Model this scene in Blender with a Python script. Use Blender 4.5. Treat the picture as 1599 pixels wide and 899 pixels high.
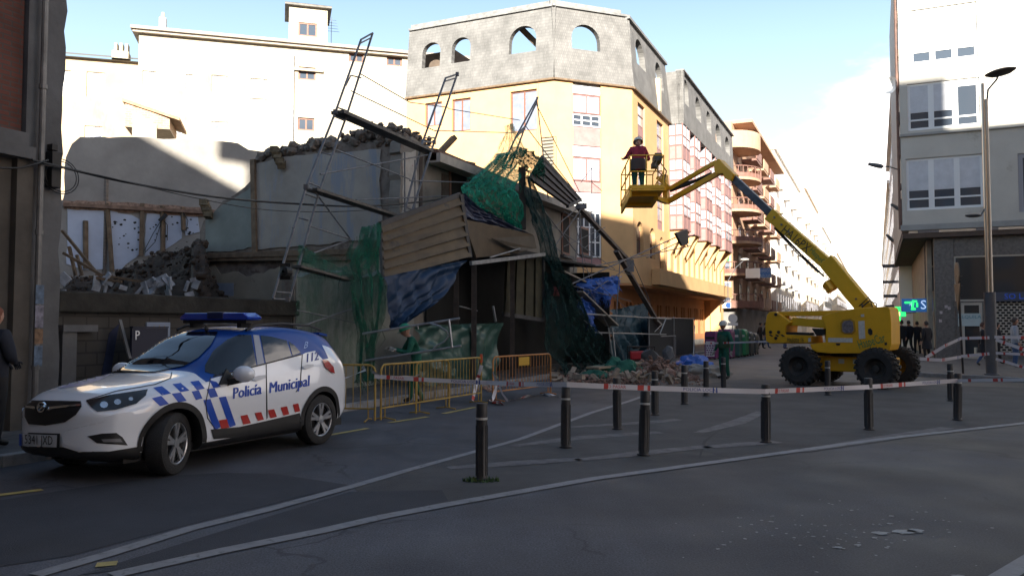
import bpy, bmesh, math, random
from mathutils import Vector, Matrix, noise
from mathutils.bvhtree import BVHTree
random.seed(7)
R = math.radians
for _o in list(bpy.data.objects): bpy.data.objects.remove(_o)
SC = bpy.context.scene
COL = SC.collection
# ---------------------------------------------------------------- camera
PITCH = R(2.66); FPX = 1260.0; EYE = 1.65
cam = bpy.data.cameras.new('camera'); camo = bpy.data.objects.new('camera', cam); COL.objects.link(camo)
cam.sensor_width = 36; cam.lens = FPX/1599*36; cam.clip_end = 3000; cam.clip_start = .05
camo.location = (0, 0, EYE); camo.rotation_euler = (math.pi/2+PITCH, 0, 0); SC.camera = camo
# street axes: u runs down the street away from us, v to its right
SA = R(24.3); CU, SU = math.cos(SA), math.sin(SA)
UA = Vector((SU, CU, 0)); VA = Vector((CU, -SU, 0)); ZA = Vector((0, 0, 1))
# ---------------------------------------------------------------- light
SUN_PHI = R(22.0); SUN_EL = R(19.9)
Lh = UA*math.cos(SUN_PHI)-VA*math.sin(SUN_PHI)            # horizontal travel direction of the light
to_sun = Vector((-Lh.x*math.cos(SUN_EL), -Lh.y*math.cos(SUN_EL), math.sin(SUN_EL)))
sl = bpy.data.lights.new('sun', 'SUN'); sl.energy = 5.0; sl.angle = R(.53); sl.color = (1, .93, .80)
so = bpy.data.objects.new('sun', sl); COL.objects.link(so); so.rotation_euler = to_sun.to_track_quat('Z', 'Y').to_euler()
so.location = (0, -20, 60)
W = bpy.data.worlds.new('World'); SC.world = W; W.use_nodes = True
nt = W.node_tree; nt.nodes.clear()
def N(nt, t, **k):
    n = nt.nodes.new(t)
    for a, b in k.items(): setattr(n, a, b)
    return n
wo = N(nt, 'ShaderNodeOutputWorld'); bg = N(nt, 'ShaderNodeBackground'); sk = N(nt, 'ShaderNodeTexSky')
sk.sky_type = 'NISHITA'; sk.sun_disc = False; sk.sun_elevation = SUN_EL
sk.sun_rotation = math.atan2(to_sun.x, to_sun.y); sk.altitude = 500; sk.air_density = 1.0; sk.dust_density = .6; sk.ozone_density = 1.3
tc = N(nt, 'ShaderNodeTexCoord'); mp_ = N(nt, 'ShaderNodeMapping'); mp_.inputs['Scale'].default_value = (1, 1, 2.6)
mp_.inputs['Location'].default_value = (.35, .1, .0)
ns = N(nt, 'ShaderNodeTexNoise'); ns.inputs['Scale'].default_value = 2.1; ns.inputs['Detail'].default_value = 9; ns.inputs['Roughness'].default_value = .58
sep = N(nt, 'ShaderNodeSeparateXYZ')
nt.links.new(tc.outputs['Generated'], mp_.inputs[0]); nt.links.new(mp_.outputs[0], ns.inputs[0]); nt.links.new(tc.outputs['Generated'], sep.inputs[0])
# cloud bank: thick low on the right-hand side of the view, thinning upward
m1 = N(nt, 'ShaderNodeMath', operation='MULTIPLY_ADD'); nt.links.new(sep.outputs['Z'], m1.inputs[0]); m1.inputs[1].default_value = -1.75; m1.inputs[2].default_value = .30
m2 = N(nt, 'ShaderNodeMath', operation='MULTIPLY_ADD'); nt.links.new(sep.outputs['X'], m2.inputs[0]); m2.inputs[1].default_value = .85; nt.links.new(m1.outputs[0], m2.inputs[2])
m3 = N(nt, 'ShaderNodeMath', operation='ADD'); nt.links.new(m2.outputs[0], m3.inputs[0]); nt.links.new(ns.outputs['Fac'], m3.inputs[1])
cr = N(nt, 'ShaderNodeMapRange'); cr.inputs[1].default_value = .52; cr.inputs[2].default_value = .74; nt.links.new(m3.outputs[0], cr.inputs[0])
cr.interpolation_type = 'SMOOTHSTEP'
mx = N(nt, 'ShaderNodeMix', data_type='RGBA'); nt.links.new(cr.outputs[0], mx.inputs['Factor']); nt.links.new(sk.outputs[0], mx.inputs['A'])
mx.inputs['B'].default_value = (14., 13., 12.6, 1)
hz = N(nt, 'ShaderNodeMix', data_type='RGBA'); hf = N(nt, 'ShaderNodeMapRange'); hf.inputs[1].default_value = 0; hf.inputs[2].default_value = .46; hf.inputs[3].default_value = .8; hf.inputs[4].default_value = .04; nt.links.new(sep.outputs['Z'], hf.inputs[0]); nt.links.new(hf.outputs[0], hz.inputs['Factor']); hz.inputs['B'].default_value = (6.6, 8.6, 9.4, 1); nt.links.new(sk.outputs[0], hz.inputs['A']); nt.links.new(hz.outputs['Result'], mx.inputs['A'])
nt.links.new(mx.outputs['Result'], bg.inputs[0]); bg.inputs[1].default_value = .066; nt.links.new(bg.outputs[0], wo.inputs[0])
SC.view_settings.view_transform = 'Standard'; SC.view_settings.look = 'None'; SC.view_settings.exposure = 1.68; SC.view_settings.gamma = 1
SC.render.engine = 'CYCLES'
SC.cycles.transparent_max_bounces = 16; SC.cycles.max_bounces = 8

# ---------------------------------------------------------------- view rays (to turn measured picture points into places)
cp, sp = math.cos(PITCH), math.sin(PITCH)
CAM = Vector((0, 0, EYE))
def ray(px, py):
    x = (px-799.5)/FPX; y = (449.5-py)/FPX
    return Vector((x, cp-y*sp, sp+y*cp))
def hit(px, py, P, Nn):
    r = ray(px, py); return CAM+r*((Vector(P)-CAM).dot(Nn)/r.dot(Nn))
def G(px, py, z=0): return hit(px, py, (0, 0, z), ZA)
def WV(px, py, v): return hit(px, py, VA*v, VA)
def WU(px, py, u): return hit(px, py, UA*u, UA)
def D(px, py, Y): return hit(px, py, (0, Y, 0), Vector((0, 1, 0)))
def U(u, v, z=0): return UA*u+VA*v+ZA*z
def uv_of(p): return p.dot(UA), p.dot(VA)

# ---------------------------------------------------------------- materials
MAT = {}
def mat(name, col, rough=.8, metal=0., nz=0., sc=3., bump=0., bsc=40., spec=None, coat=0., stain=None, detail=6):
    if name in MAT: return MAT[name]
    m = bpy.data.materials.new(name); m.use_nodes = True; t = m.node_tree; p = t.nodes['Principled BSDF']
    c = tuple(col)+(1,)
    p.inputs['Base Color'].default_value = c; p.inputs['Roughness'].default_value = rough; p.inputs['Metallic'].default_value = metal
    if spec is not None: p.inputs['Specular IOR Level'].default_value = spec
    if coat: p.inputs['Coat Weight'].default_value = coat; p.inputs['Coat Roughness'].default_value = .05
    tcn = N(t, 'ShaderNodeTexCoord')
    if nz or stain:
        n = N(t, 'ShaderNodeTexNoise'); n.inputs['Scale'].default_value = sc; n.inputs['Detail'].default_value = detail; n.inputs['Roughness'].default_value = .62
        t.links.new(tcn.outputs['Object'], n.inputs[0])
        mr = N(t, 'ShaderNodeMapRange'); mr.inputs[1].default_value = .3; mr.inputs[2].default_value = .7; t.links.new(n.outputs['Fac'], mr.inputs[0])
        mi = N(t, 'ShaderNodeMix', data_type='RGBA'); t.links.new(mr.outputs[0], mi.inputs['Factor'])
        mi.inputs['A'].default_value = tuple(max(0, x*(1-nz)) for x in col)+(1,)
        mi.inputs['B'].default_value = tuple(min(1, x*(1+nz)) for x in col)+(1,)
        out = mi.outputs['Result']
        if stain:
            n2 = N(t, 'ShaderNodeTexNoise'); n2.inputs['Scale'].default_value = stain[1]; n2.inputs['Detail'].default_value = 8; n2.inputs['Roughness'].default_value = .7
            mpg = N(t, 'ShaderNodeMapping'); mpg.inputs['Scale'].default_value = stain[3] if len(stain) > 3 else (1, 1, 1)
            t.links.new(tcn.outputs['Object'], mpg.inputs[0]); t.links.new(mpg.outputs[0], n2.inputs[0])
            m2 = N(t, 'ShaderNodeMapRange'); m2.inputs[1].default_value = stain[2]; m2.inputs[2].default_value = stain[2]+.1; t.links.new(n2.outputs['Fac'], m2.inputs[0])
            mj = N(t, 'ShaderNodeMix', data_type='RGBA'); t.links.new(m2.outputs[0], mj.inputs['Factor']); t.links.new(out, mj.inputs['A'])
            mj.inputs['B'].default_value = tuple(stain[0])+(1,); out = mj.outputs['Result']
        t.links.new(out, p.inputs['Base Color'])
    if bump:
        n = N(t, 'ShaderNodeTexNoise'); n.inputs['Scale'].default_value = bsc; n.inputs['Detail'].default_value = 5
        t.links.new(tcn.outputs['Object'], n.inputs[0]); b = N(t, 'ShaderNodeBump'); b.inputs['Strength'].default_value = bump; b.inputs['Distance'].default_value = .02
        t.links.new(n.outputs['Fac'], b.inputs['Height']); t.links.new(b.outputs[0], p.inputs['Normal'])
    MAT[name] = m; return m
def brickmat(name, S, c1, c2, mortar, bw=.25, bh=.075, ms=.01, rough=.85, stain=None, bump=.4):
    if name in MAT: return MAT[name]
    m = bpy.data.materials.new(name); m.use_nodes = True; t = m.node_tree; p = t.nodes['Principled BSDF']; p.inputs['Roughness'].default_value = rough
    tcn = N(t, 'ShaderNodeTexCoord'); d = N(t, 'ShaderNodeVectorMath', operation='DOT_PRODUCT'); d.inputs[1].default_value = tuple(S)
    sx = N(t, 'ShaderNodeSeparateXYZ'); cb = N(t, 'ShaderNodeCombineXYZ'); t.links.new(tcn.outputs['Object'], d.inputs[0]); t.links.new(tcn.outputs['Object'], sx.inputs[0])
    t.links.new(d.outputs['Value'], cb.inputs[0]); t.links.new(sx.outputs['Z'], cb.inputs[1])
    b = N(t, 'ShaderNodeTexBrick'); b.inputs['Color1'].default_value = tuple(c1)+(1,); b.inputs['Color2'].default_value = tuple(c2)+(1,); b.inputs['Mortar'].default_value = tuple(mortar)+(1,)
    b.inputs['Scale'].default_value = 1; b.inputs['Brick Width'].default_value = bw; b.inputs['Row Height'].default_value = bh; b.inputs['Mortar Size'].default_value = ms
    t.links.new(cb.outputs[0], b.inputs[0])
    n = N(t, 'ShaderNodeTexNoise'); n.inputs['Scale'].default_value = 1.3; n.inputs['Detail'].default_value = 8; t.links.new(tcn.outputs['Object'], n.inputs[0])
    mr = N(t, 'ShaderNodeMapRange'); mr.inputs[1].default_value = .3; mr.inputs[2].default_value = .7; mr.inputs[3].default_value = .7; mr.inputs[4].default_value = 1.15; t.links.new(n.outputs['Fac'], mr.inputs[0])
    mu = N(t, 'ShaderNodeMix', data_type='RGBA', blend_type='MULTIPLY'); mu.inputs['Factor'].default_value = 1; t.links.new(b.outputs['Color'], mu.inputs['A']); t.links.new(mr.outputs[0], mu.inputs['B'])
    t.links.new(mu.outputs['Result'], p.inputs['Base Color'])
    bu = N(t, 'ShaderNodeBump'); bu.inputs['Strength'].default_value = bump; bu.inputs['Distance'].default_value = .01; bu.invert = True
    t.links.new(b.outputs['Fac'], bu.inputs['Height']); t.links.new(bu.outputs[0], p.inputs['Normal'])
    MAT[name] = m; return m
def netmat(name, col, alpha, sc=7, rough=.8, sheen=0):
    if name in MAT: return MAT[name]
    m = mat(name, col, rough, nz=.16, sc=2); t = m.node_tree; p = t.nodes['Principled BSDF']; o = t.nodes['Material Output']
    tr = N(t, 'ShaderNodeBsdfTransparent'); tl = N(t, 'ShaderNodeBsdfTranslucent'); tl.inputs[0].default_value = tuple(col)+(1,)
    ms0 = N(t, 'ShaderNodeMixShader'); ms0.inputs[0].default_value = .35; t.links.new(p.outputs[0], ms0.inputs[1]); t.links.new(tl.outputs[0], ms0.inputs[2])
    n = N(t, 'ShaderNodeTexNoise'); n.inputs['Scale'].default_value = sc; n.inputs['Detail'].default_value = 10; n.inputs['Roughness'].default_value = .7
    tcn = N(t, 'ShaderNodeTexCoord'); mg = N(t, 'ShaderNodeMapping'); mg.inputs['Scale'].default_value = (1.6, 1.6, .35); t.links.new(tcn.outputs['Object'], mg.inputs[0]); t.links.new(mg.outputs[0], n.inputs[0])
    mr = N(t, 'ShaderNodeMapRange'); mr.inputs[1].default_value = .36; mr.inputs[2].default_value = .62; mr.inputs[3].default_value = max(0, alpha-.38); mr.inputs[4].default_value = min(1, alpha+.14)
    t.links.new(n.outputs['Fac'], mr.inputs[0])
    ms = N(t, 'ShaderNodeMixShader'); t.links.new(mr.outputs[0], ms.inputs[0]); t.links.new(tr.outputs[0], ms.inputs[1]); t.links.new(ms0.outputs[0], ms.inputs[2])
    t.links.new(ms.outputs[0], o.inputs['Surface']); return m
def emit(name, col, s):
    m = mat(name, col, .6); p = m.node_tree.nodes['Principled BSDF']; p.inputs['Emission Color'].default_value = tuple(col)+(1,); p.inputs['Emission Strength'].default_value = s; return m

# ---------------------------------------------------------------- mesh builder
class MB:
    def __init__(s): s.v = []; s.f = []; s.m = []; s.mi = 0; s.uv = None
    def add(s, vs, fs):
        n = len(s.v); s.st = getattr(s, 'st', [])+[(n, len(s.f))]; s.v += [Vector(v) for v in vs]; s.f += [tuple(i+n for i in f) for f in fs]; s.m += [s.mi]*len(fs); return s
    def quad(s, *p): return s.add(p, [tuple(range(len(p)))])
    def box(s, lo, hi, mp=None):
        x0, y0, z0 = lo; x1, y1, z1 = hi
        P = [(x0, y0, z0), (x1, y0, z0), (x1, y1, z0), (x0, y1, z0), (x0, y0, z1), (x1, y0, z1), (x1, y1, z1), (x0, y1, z1)]
        if mp: P = [mp(*p) for p in P]
        return s.add(P, [(0, 3, 2, 1), (4, 5, 6, 7), (0, 1, 5, 4), (1, 2, 6, 5), (2, 3, 7, 6), (3, 0, 4, 7)])
    def cbox(s, c, sz, M=None):
        c = Vector(c); M = M or Matrix.Identity(3)
        return s.box((-sz[0]/2, -sz[1]/2, -sz[2]/2), (sz[0]/2, sz[1]/2, sz[2]/2), lambda x, y, z: c+M @ Vector((x, y, z)))
    def prism(s, pts, d):
        pts = [Vector(p) for p in pts]; d = Vector(d); n = len(pts)
        return s.add(pts+[p+d for p in pts], [tuple(range(n))[::-1], tuple(range(n, 2*n))]+[(i, (i+1) % n, (i+1) % n+n, i+n) for i in range(n)])
    def beam(s, a, b, w, h, up=ZA, tw=0):
        a = Vector(a); b = Vector(b); d = (b-a).normalized(); x = d.cross(up)
        if x.length < 1e-4: x = d.cross(Vector((1, 0, 0)))
        x.normalize(); y = x.cross(d)
        if tw: q = Matrix.Rotation(tw, 3, d); x = q @ x; y = q @ y
        P = [a-x*w/2-y*h/2, a+x*w/2-y*h/2, a+x*w/2+y*h/2, a-x*w/2+y*h/2]
        return s.prism(P, b-a)
    def tube(s, pts, r, n=8, cap=True):
        pts = [Vector(p) for p in pts]; k = len(pts); rs = r if isinstance(r, (list, tuple)) else [r]*k
        vs = []; fs = []; up = None
        for i, p in enumerate(pts):
            d = (pts[min(i+1, k-1)]-pts[max(i-1, 0)])
            if d.length < 1e-7: d = Vector((0, 0, 1))
            d.normalize()
            if up is None:
                up = d.orthogonal().normalized()
            up = (up-d*up.dot(d)); up = up.normalized() if up.length > 1e-5 else d.orthogonal().normalized()
            w = d.cross(up)
            for j in range(n):
                a = 2*math.pi*j/n; vs.append(p+(up*math.cos(a)+w*math.sin(a))*rs[i])
        for i in range(k-1):
            for j in range(n): fs.append((i*n+j, i*n+(j+1) % n, (i+1)*n+(j+1) % n, (i+1)*n+j))
        if cap: fs += [tuple(range(n))[::-1], tuple((k-1)*n+j for j in range(n))]
        return s.add(vs, fs)
    def lathe(s, prof, O=(0, 0, 0), ax=ZA, n=16, close=False):
        O = Vector(O); ax = Vector(ax).normalized(); a = ax.orthogonal().normalized(); b = ax.cross(a); vs = []; fs = []
        for r, h in prof:
            for j in range(n):
                t = 2*math.pi*j/n; vs.append(O+ax*h+(a*math.cos(t)+b*math.sin(t))*r)
        m = len(prof)
        for i in range(m if close else m-1):
            for j in range(n): fs.append((i*n+j, i*n+(j+1) % n, ((i+1) % m)*n+(j+1) % n, ((i+1) % m)*n+j))
        return s.add(vs, fs)
    def ball(s, c, r, n=10, sq=(1, 1, 1), M=None):
        c = Vector(c); vs = []; fs = []; k = max(4, n//2+1); M = M or Matrix.Identity(3)
        for i in range(k+1):
            t = math.pi*i/k
            for j in range(n):
                a = 2*math.pi*j/n; vs.append(c+M @ Vector((r*sq[0]*math.sin(t)*math.cos(a), r*sq[1]*math.sin(t)*math.sin(a), r*sq[2]*math.cos(t))))
        for i in range(k):
            for j in range(n): fs.append((i*n+j, (i+1)*n+j, (i+1)*n+(j+1) % n, i*n+(j+1) % n))
        return s.add(vs, fs)
    def split(s, name, mats, parent, per=1, **k):
        """one object per shape (or per group of PER shapes)"""
        st = s.st+[(len(s.v), len(s.f))]; out = []
        for i in range(0, len(s.st), per):
            (a, fa), (c, fc) = st[i], st[min(i+per, len(s.st))]; b = MB(); b.v = s.v[a:c]; b.f = [tuple(j-a for j in f) for f in s.f[fa:fc]]; b.m = s.m[fa:fc]; out.append(b.build(name, mats, parent, **k))
        return out
    def build(s, name, mats, parent=None, smooth=False, bevel=0, merge=False, tri=False):
        if not isinstance(mats, (list, tuple)): mats = [mats]
        me = bpy.data.meshes.new(name); o = bpy.data.objects.new(name, me); COL.objects.link(o)
        if parent is not None:
            inv = ROOT[parent.name].inverted(); ROOT[o.name] = ROOT[parent.name]; V = [inv @ v for v in s.v]; o.parent = parent
        else:
            if ORIG:
                V = s.v
            else:
                xs = [v.x for v in s.v]; ys = [v.y for v in s.v]; zs = [v.z for v in s.v]
                c = Vector(((min(xs)+max(xs))/2, (min(ys)+max(ys))/2, min(zs))); o.location = c; V = [v-c for v in s.v]
            ROOT[o.name] = Matrix.Translation(o.location)
        me.from_pydata([tuple(v) for v in V], [], s.f)
        for m in mats: me.materials.append(m)
        me.polygons.foreach_set('material_index', s.m)
        bm = bmesh.new(); bm.from_mesh(me)
        if merge or smooth: bmesh.ops.remove_doubles(bm, verts=bm.verts, dist=1e-5)
        bmesh.ops.recalc_face_normals(bm, faces=bm.faces)
        bm.to_mesh(me); bm.free()
        if smooth:
            me.polygons.foreach_set('use_smooth', [True]*len(me.polygons))
            try: me.set_sharp_from_angle(angle=R(38))
            except Exception: pass
        if bevel:
            b = o.modifiers.new('bevel', 'BEVEL'); b.width = bevel; b.segments = 2; b.limit_method = 'ANGLE'; b.angle_limit = R(35)
        return o
ROOT = {}; ORIG = False
def thing(name, label, cat, loc=(0, 0, 0), rot=0, group=None):
    o = bpy.data.objects.new(name, None); COL.objects.link(o); o.empty_display_size = .2
    o.location = loc; o.rotation_euler = (0, 0, rot); ROOT[o.name] = Matrix.Translation(Vector(loc)) @ Matrix.Rotation(rot, 4, 'Z')
    return tag(o, label, cat, group)
def tag(o, label, cat, group=None, kind=None):
    if label: o['label'] = label
    if cat: o['category'] = cat
    if group: o['group'] = group
    if kind: o['kind'] = kind
    return o
def struct(o): o['kind'] = 'structure'; return o
def setpose(o, loc, rot): o.location = loc; o.rotation_euler = (0, 0, rot)
def kids(o): return [c for c in bpy.data.objects if c.parent == o]
def dup(o, loc=None, rot=None, label=None):
    def cp_(x, par):
        c = x.copy(); COL.objects.link(c)
        if par is not None: c.parent = par
        for ch in kids(x): cp_(ch, c)
        return c
    c = cp_(o, None)
    if loc is not None: c.location = loc
    if rot is not None: c.rotation_euler = (0, 0, rot) if isinstance(rot, (int, float)) else rot
    if label: c['label'] = label
    return c
def text_pts(s, size, sx=1., depth=.0, bold=0.):
    c = bpy.data.curves.new('t', 'FONT'); c.body = s; c.offset = bold; c.size = size; c.align_x = 'CENTER'; c.align_y = 'CENTER'; c.extrude = depth; c.resolution_u = 2
    o = bpy.data.objects.new('t', c); COL.objects.link(o); dg = bpy.context.evaluated_depsgraph_get()
    me = bpy.data.meshes.new_from_object(o.evaluated_get(dg)); vs = [(v.co.x*sx, v.co.y, v.co.z) for v in me.vertices]; fs = [tuple(p.vertices) for p in me.polygons]
    bpy.data.objects.remove(o); bpy.data.curves.remove(c); bpy.data.meshes.remove(me); return vs, fs
def text(s, size, m, parent, mp, name='lettering', sx=1., depth=.004):
    vs, fs = text_pts(s, size, sx, depth); b = MB(); b.add([mp(x, y, z) for x, y, z in vs], fs); return b.build(name, m, parent)
def plane(O, S, Nn, Up=ZA):
    O = Vector(O); S = Vector(S); Nn = Vector(Nn); Up = Vector(Up)
    f = lambda s, z, d=0.: O+S*s+Up*z+Nn*d
    f.O = O; f.S = S; f.N = Nn; f.Up = Up; return f
def sz(mp, px, py):           # picture point -> (s, z) on that wall
    p = hit(px, py, mp.O, mp.N)-mp.O; return p.dot(mp.S), p.dot(mp.Up)
def prect(mp, x0, y0, x1, y1):      # picture box -> s0,s1,z0,z1 measured at its middle
    xm, ym = (x0+x1)/2, (y0+y1)/2
    return sz(mp, x0, ym)[0], sz(mp, x1, ym)[0], sz(mp, xm, y1)[1], sz(mp, xm, y0)[1]
def facade(mb, mp, s0, s1, z0, z1, holes, thick=.3, back=True, edges=True):
    """wall sheet with thickness; holes = (a,b,c,d,arch?)"""
    hs = [tuple(h)+(False,)*(5-len(h)) for h in holes]
    xs = sorted(set([s0, s1]+[min(max(h[i], s0), s1) for h in hs for i in (0, 1)])); zs = sorted(set([z0, z1]+[min(max(h[i], z0), z1) for h in hs for i in (2, 3)]))
    def inh(x, z): return any(h[0] < x < h[1] and h[2] < z < h[3] for h in hs)
    for d in ((0, -thick) if back else (0,)):
        for i in range(len(xs)-1):
            for j in range(len(zs)-1):
                if xs[i+1]-xs[i] < 1e-5 or zs[j+1]-zs[j] < 1e-5 or inh((xs[i]+xs[i+1])/2, (zs[j]+zs[j+1])/2): continue
                mb.quad(mp(xs[i], zs[j], d), mp(xs[i+1], zs[j], d), mp(xs[i+1], zs[j+1], d), mp(xs[i], zs[j+1], d))
        for h in hs:
            if h[4]:
                r = (h[1]-h[0])/2; c = (h[0]+h[1])/2; ry = min(r, (h[3]-h[2])*.6); P = [(c-r*math.cos(math.pi*k/12), h[3]-ry+ry*math.sin(math.pi*k/12)) for k in range(13)]
                for k in range(12):
                    (xa, za), (xb, zb) = P[k], P[k+1]
                    mb.quad(mp(xa, za, d), mp(xb, zb, d), mp(xb, h[3], d), mp(xa, h[3], d))
    for h in hs:
        a, b, c, e = h[:4]
        if h[4]:
            r = (b-a)/2; cc = (a+b)/2; ry = min(r, (e-c)*.6); P = [(a, c)]+[(cc-r*math.cos(math.pi*k/12), e-ry+ry*math.sin(math.pi*k/12)) for k in range(13)]+[(b, c)]
        else: P = [(a, c), (a, e), (b, e), (b, c)]
        for k in range(len(P)):
            p, q = P[k], P[(k+1) % len(P)]; mb.quad(mp(p[0], p[1], 0), mp(q[0], q[1], 0), mp(q[0], q[1], -thick), mp(p[0], p[1], -thick))
    if edges:
        P = [(s0, z0), (s1, z0), (s1, z1), (s0, z1)]
        for k in range(4):
            p, q = P[k], P[(k+1) % 4]; mb.quad(mp(p[0], p[1], 0), mp(q[0], q[1], 0), mp(q[0], q[1], -thick), mp(p[0], p[1], -thick))
def window(parent, mp, a, b, c, d, fm, gm, nv=2, nh=1, dep=.12, fw=.06, name='window', sill=None, blind=None, lbl=None):
    f = MB()
    bx = lambda s0, s1, z0, z1, d0, d1, mm=f: mm.box((s0, d0, z0), (s1, d1, z1), lambda x, y, z: mp(x, z, y))
    bx(a, a+fw, c, d, -dep-.05, -dep); bx(b-fw, b, c, d, -dep-.05, -dep); bx(a+fw, b-fw, c, c+fw, -dep-.05, -dep); bx(a+fw, b-fw, d-fw, d, -dep-.05, -dep)
    for i in range(1, nv):
        x = a+(b-a)*i/nv; bx(x-fw*.5, x+fw*.5, c+fw, d-fw, -dep-.045, -dep+.004)
    for i in range(1, nh):
        z = c+(d-c)*i/nh; bx(a+fw, b-fw, z-fw*.45, z+fw*.45, -dep-.042, -dep+.002)
    o = f.build(name, fm, parent)
    if lbl: o['label'] = lbl
    g = MB(); bx(a+.01, b-.01, c+.01, d-.01, -dep-.035, -dep-.028, g); g.build('pane', gm, o)
    if blind:
        g = MB(); bx(a+fw, b-fw, d-(d-c)*blind[0], d-fw, -dep-.026, -dep-.006, g); g.build('roller_blind', blind[1], o)
    if sill:
        g = MB(); bx(a-.06, b+.06, c-.07, c-.005, -dep, .06, g); g.build('sill', sill, o)
    return o
def ragged(pts, flags, amp, step=.25, seed=0):
    """subdivide flagged edges of a (s,z) outline and jitter them"""
    rr = random.Random(seed); out = []
    n = len(pts)
    for i in range(n):
        a, b = pts[i], pts[(i+1) % n]; out.append(a)
        if flags[i]:
            L = math.hypot(b[0]-a[0], b[1]-a[1]); k = int(L/step)
            for j in range(1, k):
                t = j/k+rr.uniform(-.3, .3)/k; out.append((a[0]+(b[0]-a[0])*t+rr.uniform(-amp, amp), a[1]+(b[1]-a[1])*t+rr.uniform(-amp, amp)))
    return out
def slab(mb, mp, pts, d0, d1):
    """polygon (possibly concave) on wall mp, from depth d0 to d1"""
    from mathutils.geometry import tessellate_polygon
    P0 = [mp(x, z, d0) for x, z in pts]; P1 = [mp(x, z, d1) for x, z in pts]; n = len(pts)
    tri = tessellate_polygon([[Vector((x, z, 0)) for x, z in pts]])
    mb.add(P0+P1, [tuple(t) for t in tri]+[tuple(i+n for i in t) for t in tri]+[(i, (i+1) % n, (i+1) % n+n, i+n) for i in range(n)])
def chunk(mb, c, r, rr=random, flat=1.):
    ic = [(0, 0, 1), (.89, 0, .45), (.28, .85, .45), (-.72, .53, .45), (-.72, -.53, .45), (.28, -.85, .45), (.72, .53, -.45), (-.28, .85, -.45), (-.89, 0, -.45), (-.28, -.85, -.45), (.72, -.53, -.45), (0, 0, -1)]
    fs = [(0, 1, 2), (0, 2, 3), (0, 3, 4), (0, 4, 5), (0, 5, 1), (1, 6, 2), (2, 7, 3), (3, 8, 4), (4, 9, 5), (5, 10, 1), (6, 7, 2), (7, 8, 3), (8, 9, 4), (9, 10, 5), (10, 6, 1), (11, 7, 6), (11, 8, 7), (11, 9, 8), (11, 10, 9), (11, 6, 10)]
    q = Matrix.Rotation(rr.uniform(0, 6.3), 3, Vector((rr.uniform(-1, 1), rr.uniform(-1, 1), rr.uniform(-1, 1))).normalized())
    sx, sy, s_ = rr.uniform(.6, 1.3), rr.uniform(.5, 1.1), rr.uniform(.4, .9)*flat; c = Vector(c)
    mb.add([c+q @ Vector((x*sx*r*rr.uniform(.75, 1.2), y*sy*r*rr.uniform(.75, 1.2), z*s_*r)) for x, y, z in ic], fs)
def brickbit(mb, c, s, rr=random):
    q = Matrix.Rotation(rr.uniform(0, 6.3), 3, Vector((rr.uniform(-1, 1), rr.uniform(-1, 1), rr.uniform(-.5, 2))).normalized())
    mb.cbox(c, (s*rr.uniform(.6, 1.3), s*rr.uniform(.3, .6), s*rr.uniform(.15, .4)), q)
def cloth(name, rows, m, parent=None, folds=6, amp=.08, nt=40, ns=36, seed=0, jag=0., base='v', thick=0):
    """rows: (xl,yl,dl, xr,yr,dr): left and right edge in the picture with the depth plane (street v or Y)"""
    k = len(rows); P = lambda x, y, d: WV(x, y, d) if base == 'v' else D(x, y, d)
    b = MB(); vs = []; fs = []; L = [P(*r[:3]) for r in rows]; Rr = [P(*r[3:6]) for r in rows]
    def cat(A, t):
        f = t*(k-1); i = min(int(f), k-2); w = f-i; p0, p1, p2, p3 = A[max(i-1, 0)], A[i], A[i+1], A[min(i+2, k-1)]
        return .5*((2*p1)+(p2-p0)*w+(2*p0-5*p1+4*p2-p3)*w*w+(3*p1-p0-3*p2+p3)*w**3)
    for i in range(nt+1):
        t = i/nt; a, c = cat(L, t), cat(Rr, t)
        for j in range(ns+1):
            s = j/ns; e = (c-a)
            nn = Vector((-e.y, e.x, 0)); nn = nn.normalized() if nn.length > 1e-4 else Vector((0, -1, 0))
            ph = noise.noise(Vector((t*2.3+seed, s*1.5, seed*3.1)))*1.2
            w = amp*(math.sin(2*math.pi*(folds*s+ph)+seed)+.5*math.sin(2*math.pi*(folds*2.3*s-ph*1.7)+t*3))*.6
            w += amp*.9*noise.noise(Vector((s*3+seed, t*2.5, 7.7)))+amp*.25*noise.noise(Vector((s*14+seed, t*16, 3.3)))
            p = a+e*s-nn*w*min(1, e.length/.6)
            if jag:
                ed = max(0, 1-min(t, 1-t)*6)*(1 if t > .5 else .35)+max(0, 1-min(s, 1-s)*8)
                p = p+Vector((noise.noise(Vector((s*9, t*9, seed))), 0, noise.noise(Vector((s*11, t*8, seed+5)))))*jag*min(1, ed)
            vs.append(p)
    rq = random.Random(seed)
    for i in range(nt):
        for j in range(ns):
            if jag and noise.noise(Vector((j/ns*5+seed*2, i/nt*6, seed+1.5))) > .50+.12*rq.random() and 1 < i: continue
            fs.append((i*(ns+1)+j, i*(ns+1)+j+1, (i+1)*(ns+1)+j+1, (i+1)*(ns+1)+j))
    if jag:
        for k_ in range(46):      # frayed threads along the bottom and the sides
            i, j = (nt, rq.randrange(ns)) if rq.random() < .55 else (rq.randrange(2, nt), rq.choice((0, ns)))
            p = vs[i*(ns+1)+j]; l_ = rq.uniform(.08, .42); n0 = len(vs); q1 = p+Vector((rq.uniform(-.12, .12), rq.uniform(-.05, .05), -l_*.5)); q2 = q1+Vector((rq.uniform(-.15, .15), rq.uniform(-.05, .05), -l_*.5)); w_ = rq.uniform(.008, .035)
            vs += [p, p+Vector((w_, 0, .01)), q1+Vector((w_*.7, 0, 0)), q1, q2]; fs += [(n0, n0+1, n0+2, n0+3), (n0+3, n0+2, n0+4)]
    b.add(vs, fs); o = b.build(name, m, parent, smooth=True)
    if thick: q = o.modifiers.new('thickness', 'SOLIDIFY'); q.thickness = thick
    return o
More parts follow.
